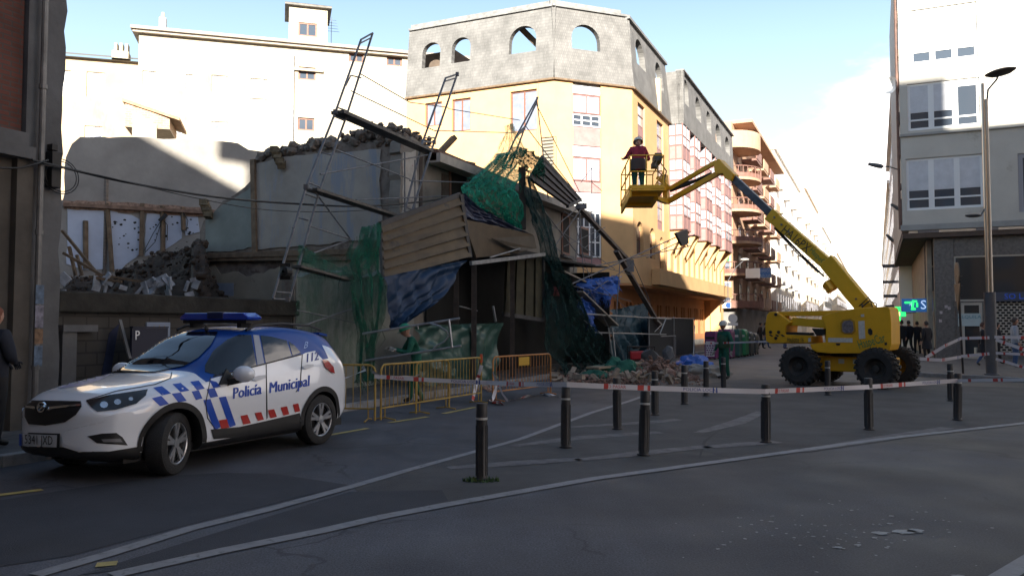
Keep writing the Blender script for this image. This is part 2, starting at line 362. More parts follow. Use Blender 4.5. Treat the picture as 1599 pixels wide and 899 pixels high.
# ================================================================ materials
def asphaltmat():
    m = bpy.data.materials.new('asphalt'); m.use_nodes = True; t = m.node_tree; p = t.nodes['Principled BSDF']
    tcn = N(t, 'ShaderNodeTexCoord'); L = t.links.new
    def noi(sc, det=6, ro=.6, mapping=None):
        n = N(t, 'ShaderNodeTexNoise'); n.inputs['Scale'].default_value = sc; n.inputs['Detail'].default_value = det; n.inputs['Roughness'].default_value = ro
        if mapping:
            g = N(t, 'ShaderNodeMapping'); g.inputs['Scale'].default_value = mapping; g.inputs['Rotation'].default_value = (0, 0, SA); L(tcn.outputs['Object'], g.inputs[0]); L(g.outputs[0], n.inputs[0])
        else: L(tcn.outputs['Object'], n.inputs[0])
        return n.outputs['Fac']
    def mr(x, a, b, c, d):
        r = N(t, 'ShaderNodeMapRange'); L(x, r.inputs[0])
        for i, q in enumerate((a, b, c, d)): r.inputs[i+1].default_value = q
        return r.outputs[0]
    def mul(a, b):
        n = N(t, 'ShaderNodeMath', operation='MULTIPLY'); L(a, n.inputs[0]); L(b, n.inputs[1]); return n.outputs[0]
    big = mr(noi(.33, 5, .55), .38, .62, .66, 1.5); strk = mr(noi(.9, 6, .6, (1.6, .12, 1)), .3, .7, .82, 1.2)
    mid = mr(noi(2.2, 8, .7), .3, .7, .74, 1.28); fine = mr(noi(60, 3, .75), .32, .70, .45, 1.7)
    vo = N(t, 'ShaderNodeTexVoronoi', feature='DISTANCE_TO_EDGE'); vo.inputs['Scale'].default_value = .42; wn = N(t, 'ShaderNodeTexNoise'); wn.inputs['Scale'].default_value = 1.3; wn.inputs['Detail'].default_value = 6
    L(tcn.outputs['Object'], wn.inputs[0]); va = N(t, 'ShaderNodeVectorMath', operation='MULTIPLY_ADD'); L(wn.outputs['Color'], va.inputs[0]); va.inputs[1].default_value = (1.2, 1.2, 0); L(tcn.outputs['Object'], va.inputs[2]); L(va.outputs[0], vo.inputs['Vector'])
    ck = mr(vo.outputs['Distance'], .004, .014, .55, 1.0); gate = mr(noi(.28, 3, .5), .50, .56, 0, 1)
    cm_ = N(t, 'ShaderNodeMix', data_type='FLOAT'); L(gate, cm_.inputs['Factor']); cm_.inputs['A'].default_value = 1; L(ck, cm_.inputs['B'])
    v = mul(mul(mul(big, strk), mul(mid, fine)), cm_.outputs['Result'])
    col = N(t, 'ShaderNodeMix', data_type='RGBA'); col.inputs['A'].default_value = (.0, .0, .0, 1); col.inputs['B'].default_value = (.055, .056, .064, 1)
    L(v, col.inputs['Factor']); col.clamp_factor = False
    # brown dust worn in on the right-hand side of the square
    sx = N(t, 'ShaderNodeSeparateXYZ'); L(tcn.outputs['Object'], sx.inputs[0])
    dx = mr(sx.outputs['X'], .0, 6, 0, .62); dn = mul(dx, mr(noi(.45, 6, .6), .35, .65, .3, 1.4))
    dm = N(t, 'ShaderNodeMix', data_type='RGBA'); L(dn, dm.inputs['Factor']); L(col.outputs['Result'], dm.inputs['A']); dm.inputs['B'].default_value = (.108, .094, .074, 1)
    L(dm.outputs['Result'], p.inputs['Base Color'])
    L(mr(noi(1.1, 6, .6), .3, .7, .62, .88), p.inputs['Roughness'])
    b = N(t, 'ShaderNodeBump'); b.inputs['Strength'].default_value = .5; b.inputs['Distance'].default_value = .008; L(noi(85, 3, .7), b.inputs['Height']); L(b.outputs[0], p.inputs['Normal'])
    return m
ASPH = asphaltmat()
PATCH = mat('asphalt_patch', (.038, .040, .048), .8, nz=.25, sc=1.2, bump=.5, bsc=85)
ISLE = mat('asphalt_island', (.068, .066, .066), .85, nz=.35, sc=.9, bump=.5, bsc=85, stain=((.095, .088, .08), 1.1, .57))
PAINT = mat('road_paint', (.23, .23, .235), .7, nz=.2, sc=6, stain=((.10, .10, .10), 9, .56))
PAINTF = mat('faded_road_paint', (.14, .135, .135), .8, nz=.25, sc=5, stain=((.09, .085, .085), 3.5, .47))
YPAINT = mat('yellow_paint', (.42, .33, .11), .7, nz=.2, sc=8, stain=((.12, .11, .08), 12, .58))
PAVE = mat('pavement', (.12, .115, .11), .85, nz=.3, sc=2, bump=.2, stain=((.09, .085, .08), 2.2, .56))
KERB = mat('kerb_stone', (.24, .235, .23), .8, nz=.3, sc=4, bump=.2)
CONC = mat('cement_render', (.115, .115, .118), .9, nz=.35, sc=.9, bump=.4, bsc=9, stain=((.07, .067, .065), .8, .58, (1, 1, .35)))
METAL = mat('galvanised_steel', (.33, .34, .36), .45, .8, nz=.3, sc=6)
DMETAL = mat('dull_grey_steel', (.14, .145, .16), .55, .5, nz=.35, sc=5)
BLACKP = mat('black_rubbery_plastic', (.014, .014, .015), .55, nz=.2, sc=9)
DARK = mat('dark_interior', (.018, .016, .015), .9, nz=.3, sc=2)
GLASS = mat('window_glass', (.05, .065, .09), .06, spec=.9)
GLASSW = mat('pale_window_glass', (.42, .43, .50), .12, nz=.18, sc=2.5, spec=.8); GLASSL = mat('blue_grey_window_glass', (.20, .22, .28), .12, nz=.18, sc=2.5, spec=.8)  # panes given pale base colours instead of clear glass
WHITEF = mat('white_aluminium', (.72, .73, .74), .45)
BROWNF = mat('brown_window_frame', (.20, .085, .055), .5, nz=.2, sc=5)
REDF = mat('wine_red_frame', (.22, .11, .10), .5, nz=.15, sc=5)
PINK = mat('wine_pink_panel', (.34, .19, .185), .6, nz=.15, sc=3)
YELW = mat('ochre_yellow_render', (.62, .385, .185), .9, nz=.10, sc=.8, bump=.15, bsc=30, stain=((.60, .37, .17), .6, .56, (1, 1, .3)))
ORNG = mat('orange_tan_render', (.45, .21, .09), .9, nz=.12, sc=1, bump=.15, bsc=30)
WOOD = mat('weathered_timber', (.16, .11, .07), .85, nz=.4, sc=5, bump=.3, bsc=20)
# ================================================================ ground and markings
def sheet(name, pts, z, m, label=None):
    b = MB(); slab_pts = [(p.x, p.y) for p in pts]; from mathutils.geometry import tessellate_polygon
    b.add([(x, y, z) for x, y in slab_pts], [tuple(t) for t in tessellate_polygon([[Vector((x, y, 0)) for x, y in slab_pts]])])
    o = b.build(name, m); return struct(o)
gb = MB(); gb.quad((-700, -200, 0), (700, -200, 0), (700, 1500, 0), (-700, 1500, 0)); struct(gb.build('ground', ASPH))
L1 = [(55, 899), (165, 867), (300, 825), (415, 797), (550, 760), (635, 735), (700, 717), (812, 686), (925, 644), (981, 627), (1040, 606)]
L2 = [(175, 899), (350, 860), (500, 830), (600, 807), (700, 788), (925, 748), (1093, 725), (1195, 711), (1375, 686), (1599, 661), (1800, 636)]
g1 = [G(*p) for p in L1]; g2 = [G(*p) for p in L2]
sheet('painted_island', g1[4:]+[G(1180, 590), G(1420, 600), G(1640, 606), G(1800, 610)]+g2[::-1][:-3], .004, ISLE)
sheet('road_patch', [G(-60, 790), G(230, 745), G(350, 738), G(430, 740), G(545, 757), G(300, 818), G(110, 868), G(-100, 900)], .004, PATCH)
sheet('road_repair', [G(120, 899), G(545, 768), G(690, 765), G(700, 782), G(200, 888)], .0045, PATCH)
def strip(name, pts, w, m, z=.009, sub=1):
    b = MB(); n = len(pts); Lf = []; Rt = []
    for i, p in enumerate(pts):
        d = (pts[min(i+1, n-1)]-pts[max(i-1, 0)]).normalized(); q = Vector((-d.y, d.x, 0))
        ww = w[i] if isinstance(w, list) else w
        Lf.append(p+q*ww/2); Rt.append(p-q*ww/2)
    for i in range(n-1): b.quad(*[(v.x, v.y, z) for v in (Lf[i], Rt[i], Rt[i+1], Lf[i+1])])
    return struct(b.build(name, m))
strip('white_line', g1, [.14]*4+[.13, .12, .11, .11, .12, .12, .12], PAINT)
strip('white_line', g2, .15, PAINT)
for a in ([(700, 731), (800, 724), (905, 717)], [(900, 719), (1000, 708), (1105, 697)], [(800, 697), (900, 684), (1030, 675)], [(890, 667), (1010, 660), (1060, 655)], [(1090, 676), (1150, 660), (1190, 643)], [(1250, 705), (1370, 686), (1480, 668)], [(1100, 699), (1160, 694), (1215, 690)]):
    strip('hatch_stripe', [G(*p) for p in a], [.16, .32, .22], PAINTF, .008)
for a in ([(-20, 776), (66, 765)], [(512, 680), (574, 669)], [(608, 660), (668, 651)], [(692, 646), (742, 636)], [(150, 883), (183, 880)]):
    strip('yellow_dash', [G(*p) for p in a], .11, YPAINT, .009)
rr = random.Random(5); b = MB()
for (px, py, r, k) in ((1412, 831, .11, 1), (1375, 833, .07, 1), (1428, 829, .08, 1), (1340, 851, .035, 1), (1308, 855, .035, 1), (1392, 806, .025, 1), (1270, 838, .02, 1), (1425, 811, .02, 1), (1330, 797, .02, 1), (1300, 788, .018, 1), (1130, 851, .02, 1), (1240, 840, .02, 1), (1390, 818, .03, 1), (1366, 840, .03, 1), (1495, 900, .05, 1)):
    c = G(px, py); n = 14; P = [(c.x+r*rr.uniform(.55, 1.2)*math.cos(6.283*i/n), c.y+r*rr.uniform(.4, .9)*math.sin(6.283*i/n), .0062) for i in range(n)]
    b.add([tuple((c.x, c.y, .0062))]+P, [(0, i+1, (i+1) % n+1) for i in range(n)])
for k in range(110):
    px, py = rr.gauss(1330, 120), rr.gauss(830, 26); r = rr.uniform(.004, .016)
    if py < 770 or py > 895: continue
    c = G(px, py); b.add([(c.x+r*rr.uniform(.6, 1.4)*math.cos(6.283*i/6), c.y+r*rr.uniform(.6, 1.4)*math.sin(6.283*i/6), .0062) for i in range(6)], [tuple(range(6))])
struct(b.build('paint_splash', mat('spilt_plaster', (.24, .25, .25), .6, nz=.3, sc=9, stain=((.12, .12, .12), 20, .6))))
strip('white_line', [G(1560, 905), G(1620, 868)], .14, PAINT)
# crack across the island
strip('road_crack', [G(1092, 716), G(1100, 690), G(1118, 675), G(1150, 662), G(1168, 645)], [.02, .05, .03, .05, .02], mat('bitumen', (.03, .03, .03), .8), .0075)
# pavements
def pavement(name, pts, h=.13, kerbs=()):
    b = MB(); from mathutils.geometry import tessellate_polygon; n = len(pts)
    b.add([(p.x, p.y, h) for p in pts]+[(p.x, p.y, -.05) for p in pts], [tuple(t) for t in tessellate_polygon([[Vector((p.x, p.y, 0)) for p in pts]])]+[(i, (i+1) % n, (i+1) % n+n, i+n) for i in range(n)])
    struct(b.build(name, brickpave)); 
    k = MB()
    for i in kerbs:
        a, c = pts[i], pts[i+1]; d = (c-a).normalized(); q = Vector((-d.y, d.x, 0))*.15; L_ = (c-a).length; m_ = max(1, int(L_/1.0))
        for j in range(m_):
            p0 = a+d*(L_*j/m_+.006); p1 = a+d*(L_*(j+1)/m_-.006); k.prism([p0+q*.07+ZA*-.05, p1+q*.07+ZA*-.05, p1-q+ZA*-.05, p0-q+ZA*-.05], ZA*(h+.055))
    struct(k.build('kerb', KERB, bevel=.012))
brickpave = brickmat('paving_tiles', (1, 0, 0), (.11, .105, .10), (.095, .09, .088), (.05, .05, .05), .4, .4, .01)
brickpave.node_tree.nodes['Separate XYZ'].outputs['Z'].links[0].to_socket  # tiles are laid flat: use x and y
_t = brickpave.node_tree; _t.links.new(_t.nodes['Separate XYZ'].outputs['Y'], _t.nodes['Combine XYZ'].inputs[1])
pavement('pavement_left', [U(-12, -9.47), U(78, -9.47), U(78, -14), U(-12, -14)], .13, (0,))
pavement('pavement_right', [U(150, .2), U(31, .2), U(29.4, 1.3), U(27.6, 4), U(22, 15), U(18, 45), U(45, 60), U(150, 60)], .13, (0, 1, 2, 3, 4))
pavement('pavement_far_left', [U(80, -9.3), U(200, -9.3), U(200, -14), U(80, -14)], .13, (0,))

# ================================================================ buildings
def bm_(lo, hi): return lambda m: None
def uvbox(b, u0, u1, v0, v1, z0, z1): return b.box((u0, v0, z0), (u1, v1, z1), lambda u, v, z: U(u, v, z))
# ---- building on the left edge (brick above, stone below, rough cement party end)
nb = thing('corner_building', 'dark brick and stone building with drainpipe and cable box beside the police car', 'building', U(3, -11.6))
BR = brickmat('red_brick', UA, (.17, .055, .04), (.13, .045, .03), (.09, .07, .06), .26, .075, .012)
b = MB(); uvbox(b, -22, 7.86, -24, -11.6, 4.5, 10.6); b.build('brick_wall', BR, nb)
b = MB(); uvbox(b, -22, 7.87, -24, -11.55, 0, 4.1); uvbox(b, 7.7, 7.95, -11.6, -11.42, 0, 4.1); b.build('stone_base', mat('stone_ashlar', (.10, .088, .075), .9, nz=.3, sc=1.2, bump=.4, bsc=8, stain=((.05, .047, .043), .9, .55)), nb)
b = MB(); uvbox(b, -22, 7.90, -11.8, -11.30, 4.1, 4.28); uvbox(b, -22, 7.87, -11.8, -11.42, 4.28, 4.5); b.build('cornice', CONC, nb)
b = MB(); mpL = plane(U(0, -11.52), UA, VA)
slab(b, mpL, ragged([(7.88, 0), (8.50, 0), (8.46, 5), (8.50, 8), (8.45, 10.6), (7.88, 10.6)], [0, 1, 1, 1, 0, 0], .03, .3, 3), 0, -9)
b.build('party_end', CONC, nb)
b = MB(); b.tube([U(8.02, -11.36, z) for z in (0, 4, 8, 10.5)], .045, 10)
for z in (1, 3, 5.2, 7.4, 9.6): b.tube([U(8.02, -11.36, z), U(8.02, -11.36, z+.07)], .06, 10)
b.build('drainpipe', mat('grey_zinc', (.17, .165, .16), .5, .3, nz=.3, sc=3), nb)
b = MB(); uvbox(b, 8.2, 8.36, -11.52, -11.36, 3.75, 4.3); uvbox(b, 8.22, 8.32, -11.52, -11.4, 4.32, 4.42); b.build('cable_box', BLACKP, nb, bevel=.01)
b = MB()
for r in (.26, .30): b.tube([U(8.42+r*math.cos(a)*1.0, -11.45, 3.95+r*math.sin(a)*.9) for a in [i*6.283/20 for i in range(21)]], .008, 5)
b.build('cable_coil', BLACKP, nb)
b = MB(); b.quad(*[U(u, -11.385, z) for u, z in ((7.96, 1.0), (8.08, 1.0), (8.08, 2.2), (7.96, 2.2))]); 
b = MB()
for i, (z0, z1, c) in enumerate(((1.05, 1.35, 0), (1.38, 1.6, 1), (1.62, 1.95, 2), (1.97, 2.25, 0))):
    b.mi = c; b.box((7.955, -11.31, z0), (8.085, -11.305, z1), lambda u, v, z: U(u, v, z))
b.build('poster_scrap', [mat('torn_blue_poster', (.10, .14, .2), .8, nz=.5, sc=14), mat('torn_orange_poster', (.2, .12, .07), .8, nz=.5, sc=14), mat('torn_pale_poster', (.18, .17, .21), .8, nz=.5, sc=14)], nb)
# ---- low boundary wall with coping
bw = thing('boundary_wall', 'low grey block wall with thick dark coping behind the police car', 'wall', U(11.5, -11.8))
BLK = brickmat('sooty_blocks', UA, (.060, .054, .048), (.048, .044, .04), (.032, .03, .028), .42, .2, .015, bump=.7)
b = MB(); uvbox(b, 8.66, 14.3, -12.05, -11.8, 0, 1.86); b.build('wall_face', BLK, bw)
b = MB()
uvbox(b, 8.6, 14.42, -12.15, -11.68, 1.86, 2.2); b.build('coping', mat('mossy_coping', (.028, .026, .022), .95, nz=.5, sc=3, bump=.5, bsc=15), bw, bevel=.03)
b = MB()
uvbox(b, 8.7, 8.95, -11.8, -11.7, 0, 1.55); uvbox(b, 8.68, 9.3, -11.8, -11.66, 1.55, 1.66); b.build('pier', CONC, bw)
mpW = plane(U(0, -11.797), UA, VA)
b = MB(); P = [sz(mpW, *p) for p in ((157, 590), (163, 560), (170, 520), (186, 505), (183, 520), (176, 560), (172, 592))]; slab(b, mpW, P, .002, .006)
b.build('graffiti', mat('dark_blue_spray', (.012, .018, .05), .8, nz=.3, sc=8), bw)
o = MB().beam(WV(187, 499, -11.5), WV(203, 560, -11.2), .05, .03).build('timber_lath', mat('pale_lath', (.14, .14, .14), .8), None); tag(o, 'thin pale stick leaning against the dark block wall behind the car windscreen', 'stick')

# ---- yellow building with the slate mansard
C1 = U(41.9, -11.8); C2 = U(38.65, -15.05); C3 = U(38.65, -23.6)
yb = thing('yellow_building', 'ochre corner building with grey slate top storey and arched openings', 'building', C2)
F1 = plane(C3, (C2-C3).normalized(), -UA); LF1 = (C2-C3).length
d2 = (C1-C2).normalized(); F2 = plane(C2, d2, (VA-UA).normalized()); LF2 = (C1-C2).length
F3 = plane(C1, UA, VA); ZM = 14.5; LF3 = 28.5
SLS = brickmat('slate_shingles', VA, (.205, .20, .195), (.165, .16, .157), (.13, .127, .125), .075, .17, .008, .75, bump=.5)
SLS3 = brickmat('slate_shingles_street', UA, (.205, .20, .195), (.165, .16, .157), (.13, .127, .125), .075, .17, .008, .75, bump=.5)
def lean(mp, k=.10, out=0): # mansard leans inwards with height
    f = lambda s, z, d=0.: mp(s, z, d+out-(z-ZM)*k)
    f.O = mp.O; f.S = mp.S; f.N = mp.N; f.Up = mp.Up; return f
def arch(mp, x0, y0, x1, y1): a, c, z0, z1 = prect(mp, x0, y0, x1, y1); return (a, c, z0, z1, True)
A1 = [arch(F1, 658, 65, 686, 105), arch(F1, 704, 57, 733, 97), arch(F1, 794, 39, 836, 82)]
A2 = [arch(F2, 894, 37, 938, 78)]
w1 = MB(); w2 = MB(); w3 = MB(); TOP = 18.4
facade(w1, lean(F1, .10, .12), -.4, LF1, ZM, TOP, A1, .35); facade(w1, lean(F2, .10, .12), 0, LF2, ZM, TOP, A2, .35)
w1.build('slate_storey', SLS, yb)
u1 = 50.6-41.9
def arc3(px0, py0, px1, py1, mp): s0, s1, z0, z1 = prect(mp, px0, py0, px1, py1); return (s0, s1, z0, z1, True)
A3 = [arc3(996, 62, 1010, 106, F3), arc3(1027, 98, 1038, 140, F3)]
facade(w3, lean(F3, .10, .12), 0, u1, ZM, TOP-.1, A3, .35)
F3b = plane(U(41.9, -10.9), UA, VA)
A3b = [arc3(a, c, e, g, F3b) for a, c, e, g in ((1070, 125, 1077, 164), (1088, 152, 1096, 188), (1105, 174, 1112, 206), (1119, 194, 1127, 226), (1134, 214, 1141, 240))]
facade(w3, lean(F3b, .04), u1, LF3, ZM-.1, 17.85, A3b, .35)
w3.build('slate_storey', SLS3, yb)
b = MB(); mp = plane(U(50.6, -10.9), VA*-1, -UA); facade(b, mp, 0, 1.4, ZM-.1, 17.85, [], .3); b.build('slate_return', SLS, yb)
b = MB()   # lead capping on the broken roof edge, dark beams seen through the arches
cap = mat('lead_capping', (.20, .20, .20), .7, nz=.3, sc=3)
for mp, a, c, z, o_ in ((F1, -.4, LF1, TOP, -.24), (F2, 0, LF2, TOP, -.24)): b.box((a, -.5+o_, z), (c, .08+o_, z+.12), lambda x, y, zz, mp=mp: mp(x, zz, y)); b.box((a, -1.5+o_, z+.13), (c-.4, -.2+o_, z+.42), lambda x, y, zz, mp=mp: mp(x, zz-.14*(y+.2-o_)*0, y))
b.box((0, -.75, TOP-.1), (u1, -.1, TOP+.05), lambda x, y, zz: F3(x, zz, y)); b.box((u1, -.5, 17.85), (LF3, .05, 17.95), lambda x, y, zz: F3b(x, zz, y))
b.build('capping', cap, yb)
b = MB(); s0 = A1[2][0]; b.beam(F1(s0+.2, 17.9, -1.2), F1(s0+2.3, 15.6, -1.6), .3, .3); b.beam(F2(.2, 15.9, -1.2), F2(LF2-.2, 16.3, -1.2), .18, .2); b.beam(F1(0, 16.9, -5), F1(LF1, 16.2, -5), .2, .25)
b.build('roof_beam', WOOD, yb)
b = MB(); b.box((-1, -9, ZM), (1.9, -1.5, 17.4), lambda x, y, zz: F1(x, zz, y)); b.build('stair_head', mat('dark_plaster', (.12, .09, .07), .9, nz=.3, sc=2), yb)
b = MB(); b.box((2.2, -9, ZM), (12, -8.6, 16.5), lambda x, y, zz: F1(x, zz, y)); b.build('terrace_wall', mat('pale_render', (.6, .5, .36), .9, nz=.15, sc=1), yb)
b = MB(); b.prism([C3+ZA*(ZM-.12)-VA*.4, C2+ZA*(ZM-.12)-VA*.2, C1+ZA*(ZM-.12)-VA*.2, U(50.6, -12, ZM-.12), U(50.6, -11.1, ZM-.12), U(70.2, -11.1, ZM-.12), U(70.2, -24, ZM-.12)], ZA*.1); b.build('roof_slab', cap, yb)
b = MB()
for mp, a, c in ((F1, -.4, LF1+.1), (F2, -.02, LF2+.02), (F3, 0, u1)): b.box((a, -.1, ZM-.1), (c, .17, ZM-.01), lambda x, y, zz, mp=mp: mp(x, zz, y))
b.build('eaves_band', WOOD, yb)
# ordinary windows of the left face
H1 = [prect(F1, *q) for q in ((664, 160, 690, 197), (706, 154, 735, 205), (797, 141, 839, 205))]
H1 += [(a, c, z0-3.6, z1-3.6) for a, c, z0, z1 in H1[1:]]
V1 = prect(F1, 846, 214, 868, 262); H1 = H1[:4]
w = MB(); facade(w, F1, -.4, LF1, 0, ZM-.1, [h for h in H1]+[V1], .3)
# chamfer: one tall recess with stacked panels
s0, s1 = sz(F2, 895, 250)[0], sz(F2, 939, 250)[0]
zl = [sz(F2, 917, y)[1] for y in (121, 131, 147, 178, 198, 228, 245, 283, 300, 330, 402, 416)]
facade(w, F2, 0, LF2, 3.9, ZM-.1, [(s0, s1, zl[-1], zl[0])], .3)
# street face: two narrow glazed strips, arched windows, then the bays
st = [prect(F3, 996, 145, 1007, 250), prect(F3, 1026, 165, 1036, 345)]
st = [(st[0][0], st[0][1], 8.7, 14.0), (st[1][0], st[1][1], 7.4, 14.0)]
AR = [arc3(994, 346, 1005, 398, F3), arc3(1015, 356, 1023, 404, F3)]
s_ = AR[1][1]+1.1
while s_ < LF3-1.2: AR.append((s_, s_+1.0, 4.85, 7.0, True)); s_ += 1.75
facade(w, F3, 0, LF3, 3.9, ZM-.1, st+AR, .3)
w.build('wall', YELW, yb)
for h in H1: window(yb, F1, *h, BROWNF, GLASSL, 2, 1, .12, .08)
b = MB()
a, c, z0, z1 = V1
for i in range(9): z = z0+(z1-z0)*(i+.5)/9; b.box((a, -.16, z-.05), (c, -.05, z+.05), lambda x, y, zz: F1(x, zz+(y+.05)*.6, y))
b.box((a, -.28, z0), (c, -.25, z1), lambda x, y, zz: F1(x, zz, y)); b.build('louvre', mat('grey_louvre', (.28, .25, .2), .7), yb)
names = ['p', 'w', 'G', 'l', 'p', 'w', 'G', 'p', 'w', 'D', 'p']
for i, k in enumerate(names):
    zt, zb = zl[i]-.02, zl[i+1]+.02
    if k in 'pw':
        b = MB(); b.box((s0, -.2, zb), (s1, -.08 if k == 'p' else -.12, zt), lambda x, y, zz: F2(x, zz, y)); b.build('spandrel', PINK if k == 'p' else WHITEF, yb)
    elif k == 'G': window(yb, F2, s0, s1, zb, zt, REDF, GLASSW, 2, 1, .1, .07)
    elif k == 'l': window(yb, F2, s0, s1, zb, zt, WHITEF, GLASS, 3, 2, .1, .07)
    else: window(yb, F2, s0, s1, zb, zt, WHITEF, GLASS, 5, 3, .1, .07)
for a, c, z0, z1 in st:
    n = 3; hh = (z1-z0)/n
    for i in range(n): window(yb, F3, a, c, z0+hh*i+.55, z0+hh*(i+1)-.01, REDF, GLASSL, 1, 2, .1, .06); 
    for i in range(n): b = MB(); b.box((a, -.2, z0+hh*i), (c, -.09, z0+hh*i+.53), lambda x, y, zz: F3(x, zz, y)); b.build('spandrel', PINK, yb)
for a, c, z0, z1, _ in AR: window(yb, F3, a, c, z0, z1, BROWNF, GLASS, 1, 2, .2, .06)
# bays
for i, (x0, x1) in enumerate(((1067, 1078), (1086, 1094), (1103, 1112), (1118, 1126), (1132, 1142))):
    ua = hit(x0, 300, F3b.O, VA).dot(UA)-41.9; uc = hit(x1, 300, F3b.O, VA).dot(UA)-41.9; uc = max(uc, ua+1.6)
    zb = 7.7-.0*i; hh = (ZM-.15-zb)/3
    core = MB(); core.box((ua+.06, -.85, zb+.05), (uc-.06, -.06, ZM-.14), lambda x, y, zz: F3b(x, zz, y)); bay = core.build('bay_window', DARK, yb)
    fr = MB(); gl = MB(); pk = MB()
    for mp, L_ in ((F3b, (ua, uc)), (plane(F3b(ua, 0, -.9), VA, -UA), (0, .9)), (plane(F3b(uc, 0, 0), -VA, UA), (0, .9))):
        for j in range(3):
            z0 = zb+hh*j
            for lo, hi, tgt in ((0, .85, pk), (.9, hh-.75, gl), (hh-.7, hh-.05, gl)): tgt.box((L_[0]+.05, -.05, z0+lo+.03), (L_[1]-.05, -.01, z0+hi), lambda x, y, zz, mp=mp: mp(x, zz, y))
            for zz_ in (0, .86, hh-.74): fr.box((L_[0], -.06, z0+zz_-.03), (L_[1], .015, z0+zz_+.04), lambda x, y, zz, mp=mp: mp(x, zz, y))
        for x in (L_[0], L_[1]-.07, (L_[0]+L_[1])/2-.03): fr.box((x, -.06, zb), (x+.07, .02, ZM-.12), lambda x, y, zz, mp=mp: mp(x, zz, y))
    fr.build('bay_frame', REDF, bay); gl.split('bay_glass', GLASSW, bay); pk.split('bay_panel', PINK, bay)
    br_ = MB()
    for x in (ua+.2, uc-.5): br_.prism([F3(x, 7.65, .0), F3(x, 7.65, .85), F3(x, 6.1, 0)], UA*.3)
    br_.split('bracket', YELW, bay)
# projecting first-floor band, soffit and recessed ground floor
b = MB(); b.box((-.0, -.3, 3.9), (LF3, .02, 4.3), lambda x, y, zz: F3(x, zz, y)); b.box((u1-5, .03, 4.0), (LF3+.4, .55, 4.9), lambda x, y, zz: F3(x, zz, y)); b.build('first_floor_band', YELW, yb)
G3 = plane(U(41.9, -13.2), UA, VA)
slots = []; s_ = 1.0
while s_ < LF3-2: slots.append((s_, s_+.42, 1.0, 3.0)); slots.append((s_+.75, s_+1.17, 1.0, 3.0)); s_ += 2.4
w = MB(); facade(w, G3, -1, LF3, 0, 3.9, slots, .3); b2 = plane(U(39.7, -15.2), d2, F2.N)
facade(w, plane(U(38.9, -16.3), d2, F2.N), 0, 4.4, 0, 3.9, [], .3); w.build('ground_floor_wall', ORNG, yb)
b = MB()
for h in slots: b.box((h[0], -.28, h[2]), (h[1], -.24, h[3]), lambda x, y, zz: G3(x, zz, y))
b.split('slot_glazing', GLASS, yb)
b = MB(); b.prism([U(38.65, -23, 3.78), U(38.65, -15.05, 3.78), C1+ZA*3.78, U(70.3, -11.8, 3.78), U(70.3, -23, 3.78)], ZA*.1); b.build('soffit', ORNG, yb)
b = MB(); uvbox(b, 68.6, 69.6, -12.7, -11.85, 0, 3.78); uvbox(b, 68.8, 70.2, -13.4, -12.75, 0, 3.78); b.build('corner_pillar', YELW, yb)
b = MB(); uvbox(b, 40, 70.2, -24, -23.7, 0, 14.4); uvbox(b, 69.95, 70.2, -23.65, -11.9, 0, 14.4); b.build('rear_wall', YELW, yb)
b = MB(); b.prism([U(42.5, -13.25, 0), U(68, -13.25, 0), U(68, -13.15, 0), U(42.5, -13.15, 0)], ZA*.55); b.build('plinth', KERB, yb)
b = MB(); b.tube([F1(LF1-.9, z, .06) for z in (3, 14.3)], .05, 8); b.build('downpipe', YELW, yb)

# ---- pale rear apartment house
RW = mat('rear_cream_render', (.45, .40, .315), .9, nz=.07, sc=.5, bump=.15, bsc=20, stain=((.36, .29, .205), .4, .56, (1, 1, .5)))  # cream base colour with darker random stains
ROOF = mat('weathered_slate_roof', (.17, .16, .15), .8, nz=.3, sc=2, bump=.3, bsc=14)
S4 = Vector((.9613, .2756, 0)); N4 = Vector((.2756, -.9613, 0)); P4 = Vector((-6.3, 50, 0)); F4 = plane(P4, S4, N4)
rb = thing('rear_apartment_house', 'tall cream apartment house with roof tower and small windows at the back', 'building', P4-S4*8)
sL = sz(F4, 214, 200)[0]; zT = 18.85
H4 = [prect(F4, *q) for q in ((466, 105, 493, 125), (465, 184, 491, 204), (545, 83, 568, 97), (604, 88, 628, 103), (222, 111, 243, 142), (290, 116, 301, 140), (330, 118, 356, 150), (391, 123, 417, 134), (391, 154, 417, 180), (330, 190, 356, 215), (266, 190, 284, 218))]
w = MB(); facade(w, F4, sL, 9, 0, zT-.3, H4, .3, back=False); w.box((sL, -12, 0), (sL+.3, -.3, zT-.3), lambda x, y, z: F4(x, z, y)); w.box((sL, -12.3, 0), (9, -12, zT-.3), lambda x, y, z: F4(x, z, y)); w.build('wall', RW, rb)
for i, h in enumerate(H4): window(rb, F4, *h, BROWNF if i < 4 else WHITEF, GLASS if i < 4 else GLASSL, 2, 1, .1, .1)
b = MB(); b.box((sL-.4, -12.6, zT-.3), (9, .45, zT-.12), lambda x, y, z: F4(x, z, y)); b.box((sL-.3, -.3, zT-.45), (9, .3, zT-.31), lambda x, y, z: F4(x, z, y)); b.build('eaves', mat('eaves_board', (.32, .28, .24), .8, nz=.2, sc=3), rb)
b = MB(); b.add([F4(sL-.4, zT-.1, .4), F4(9, zT-.1, .4), F4(9, zT+1.2, -6), F4(sL-.4, zT+1.2, -6), F4(sL-.4, zT-.1, -12.5), F4(9, zT-.1, -12.5)], [(0, 1, 2, 3), (3, 2, 5, 4), (0, 3, 4), (1, 5, 2)]); b.build('roof', ROOF, rb)
t0, t1 = sz(F4, 451, 60)[0], sz(F4, 511, 60)[0]; zt = sz(F4, 480, 12)[1]
TH = prect(F4, 466, 36, 495, 57)
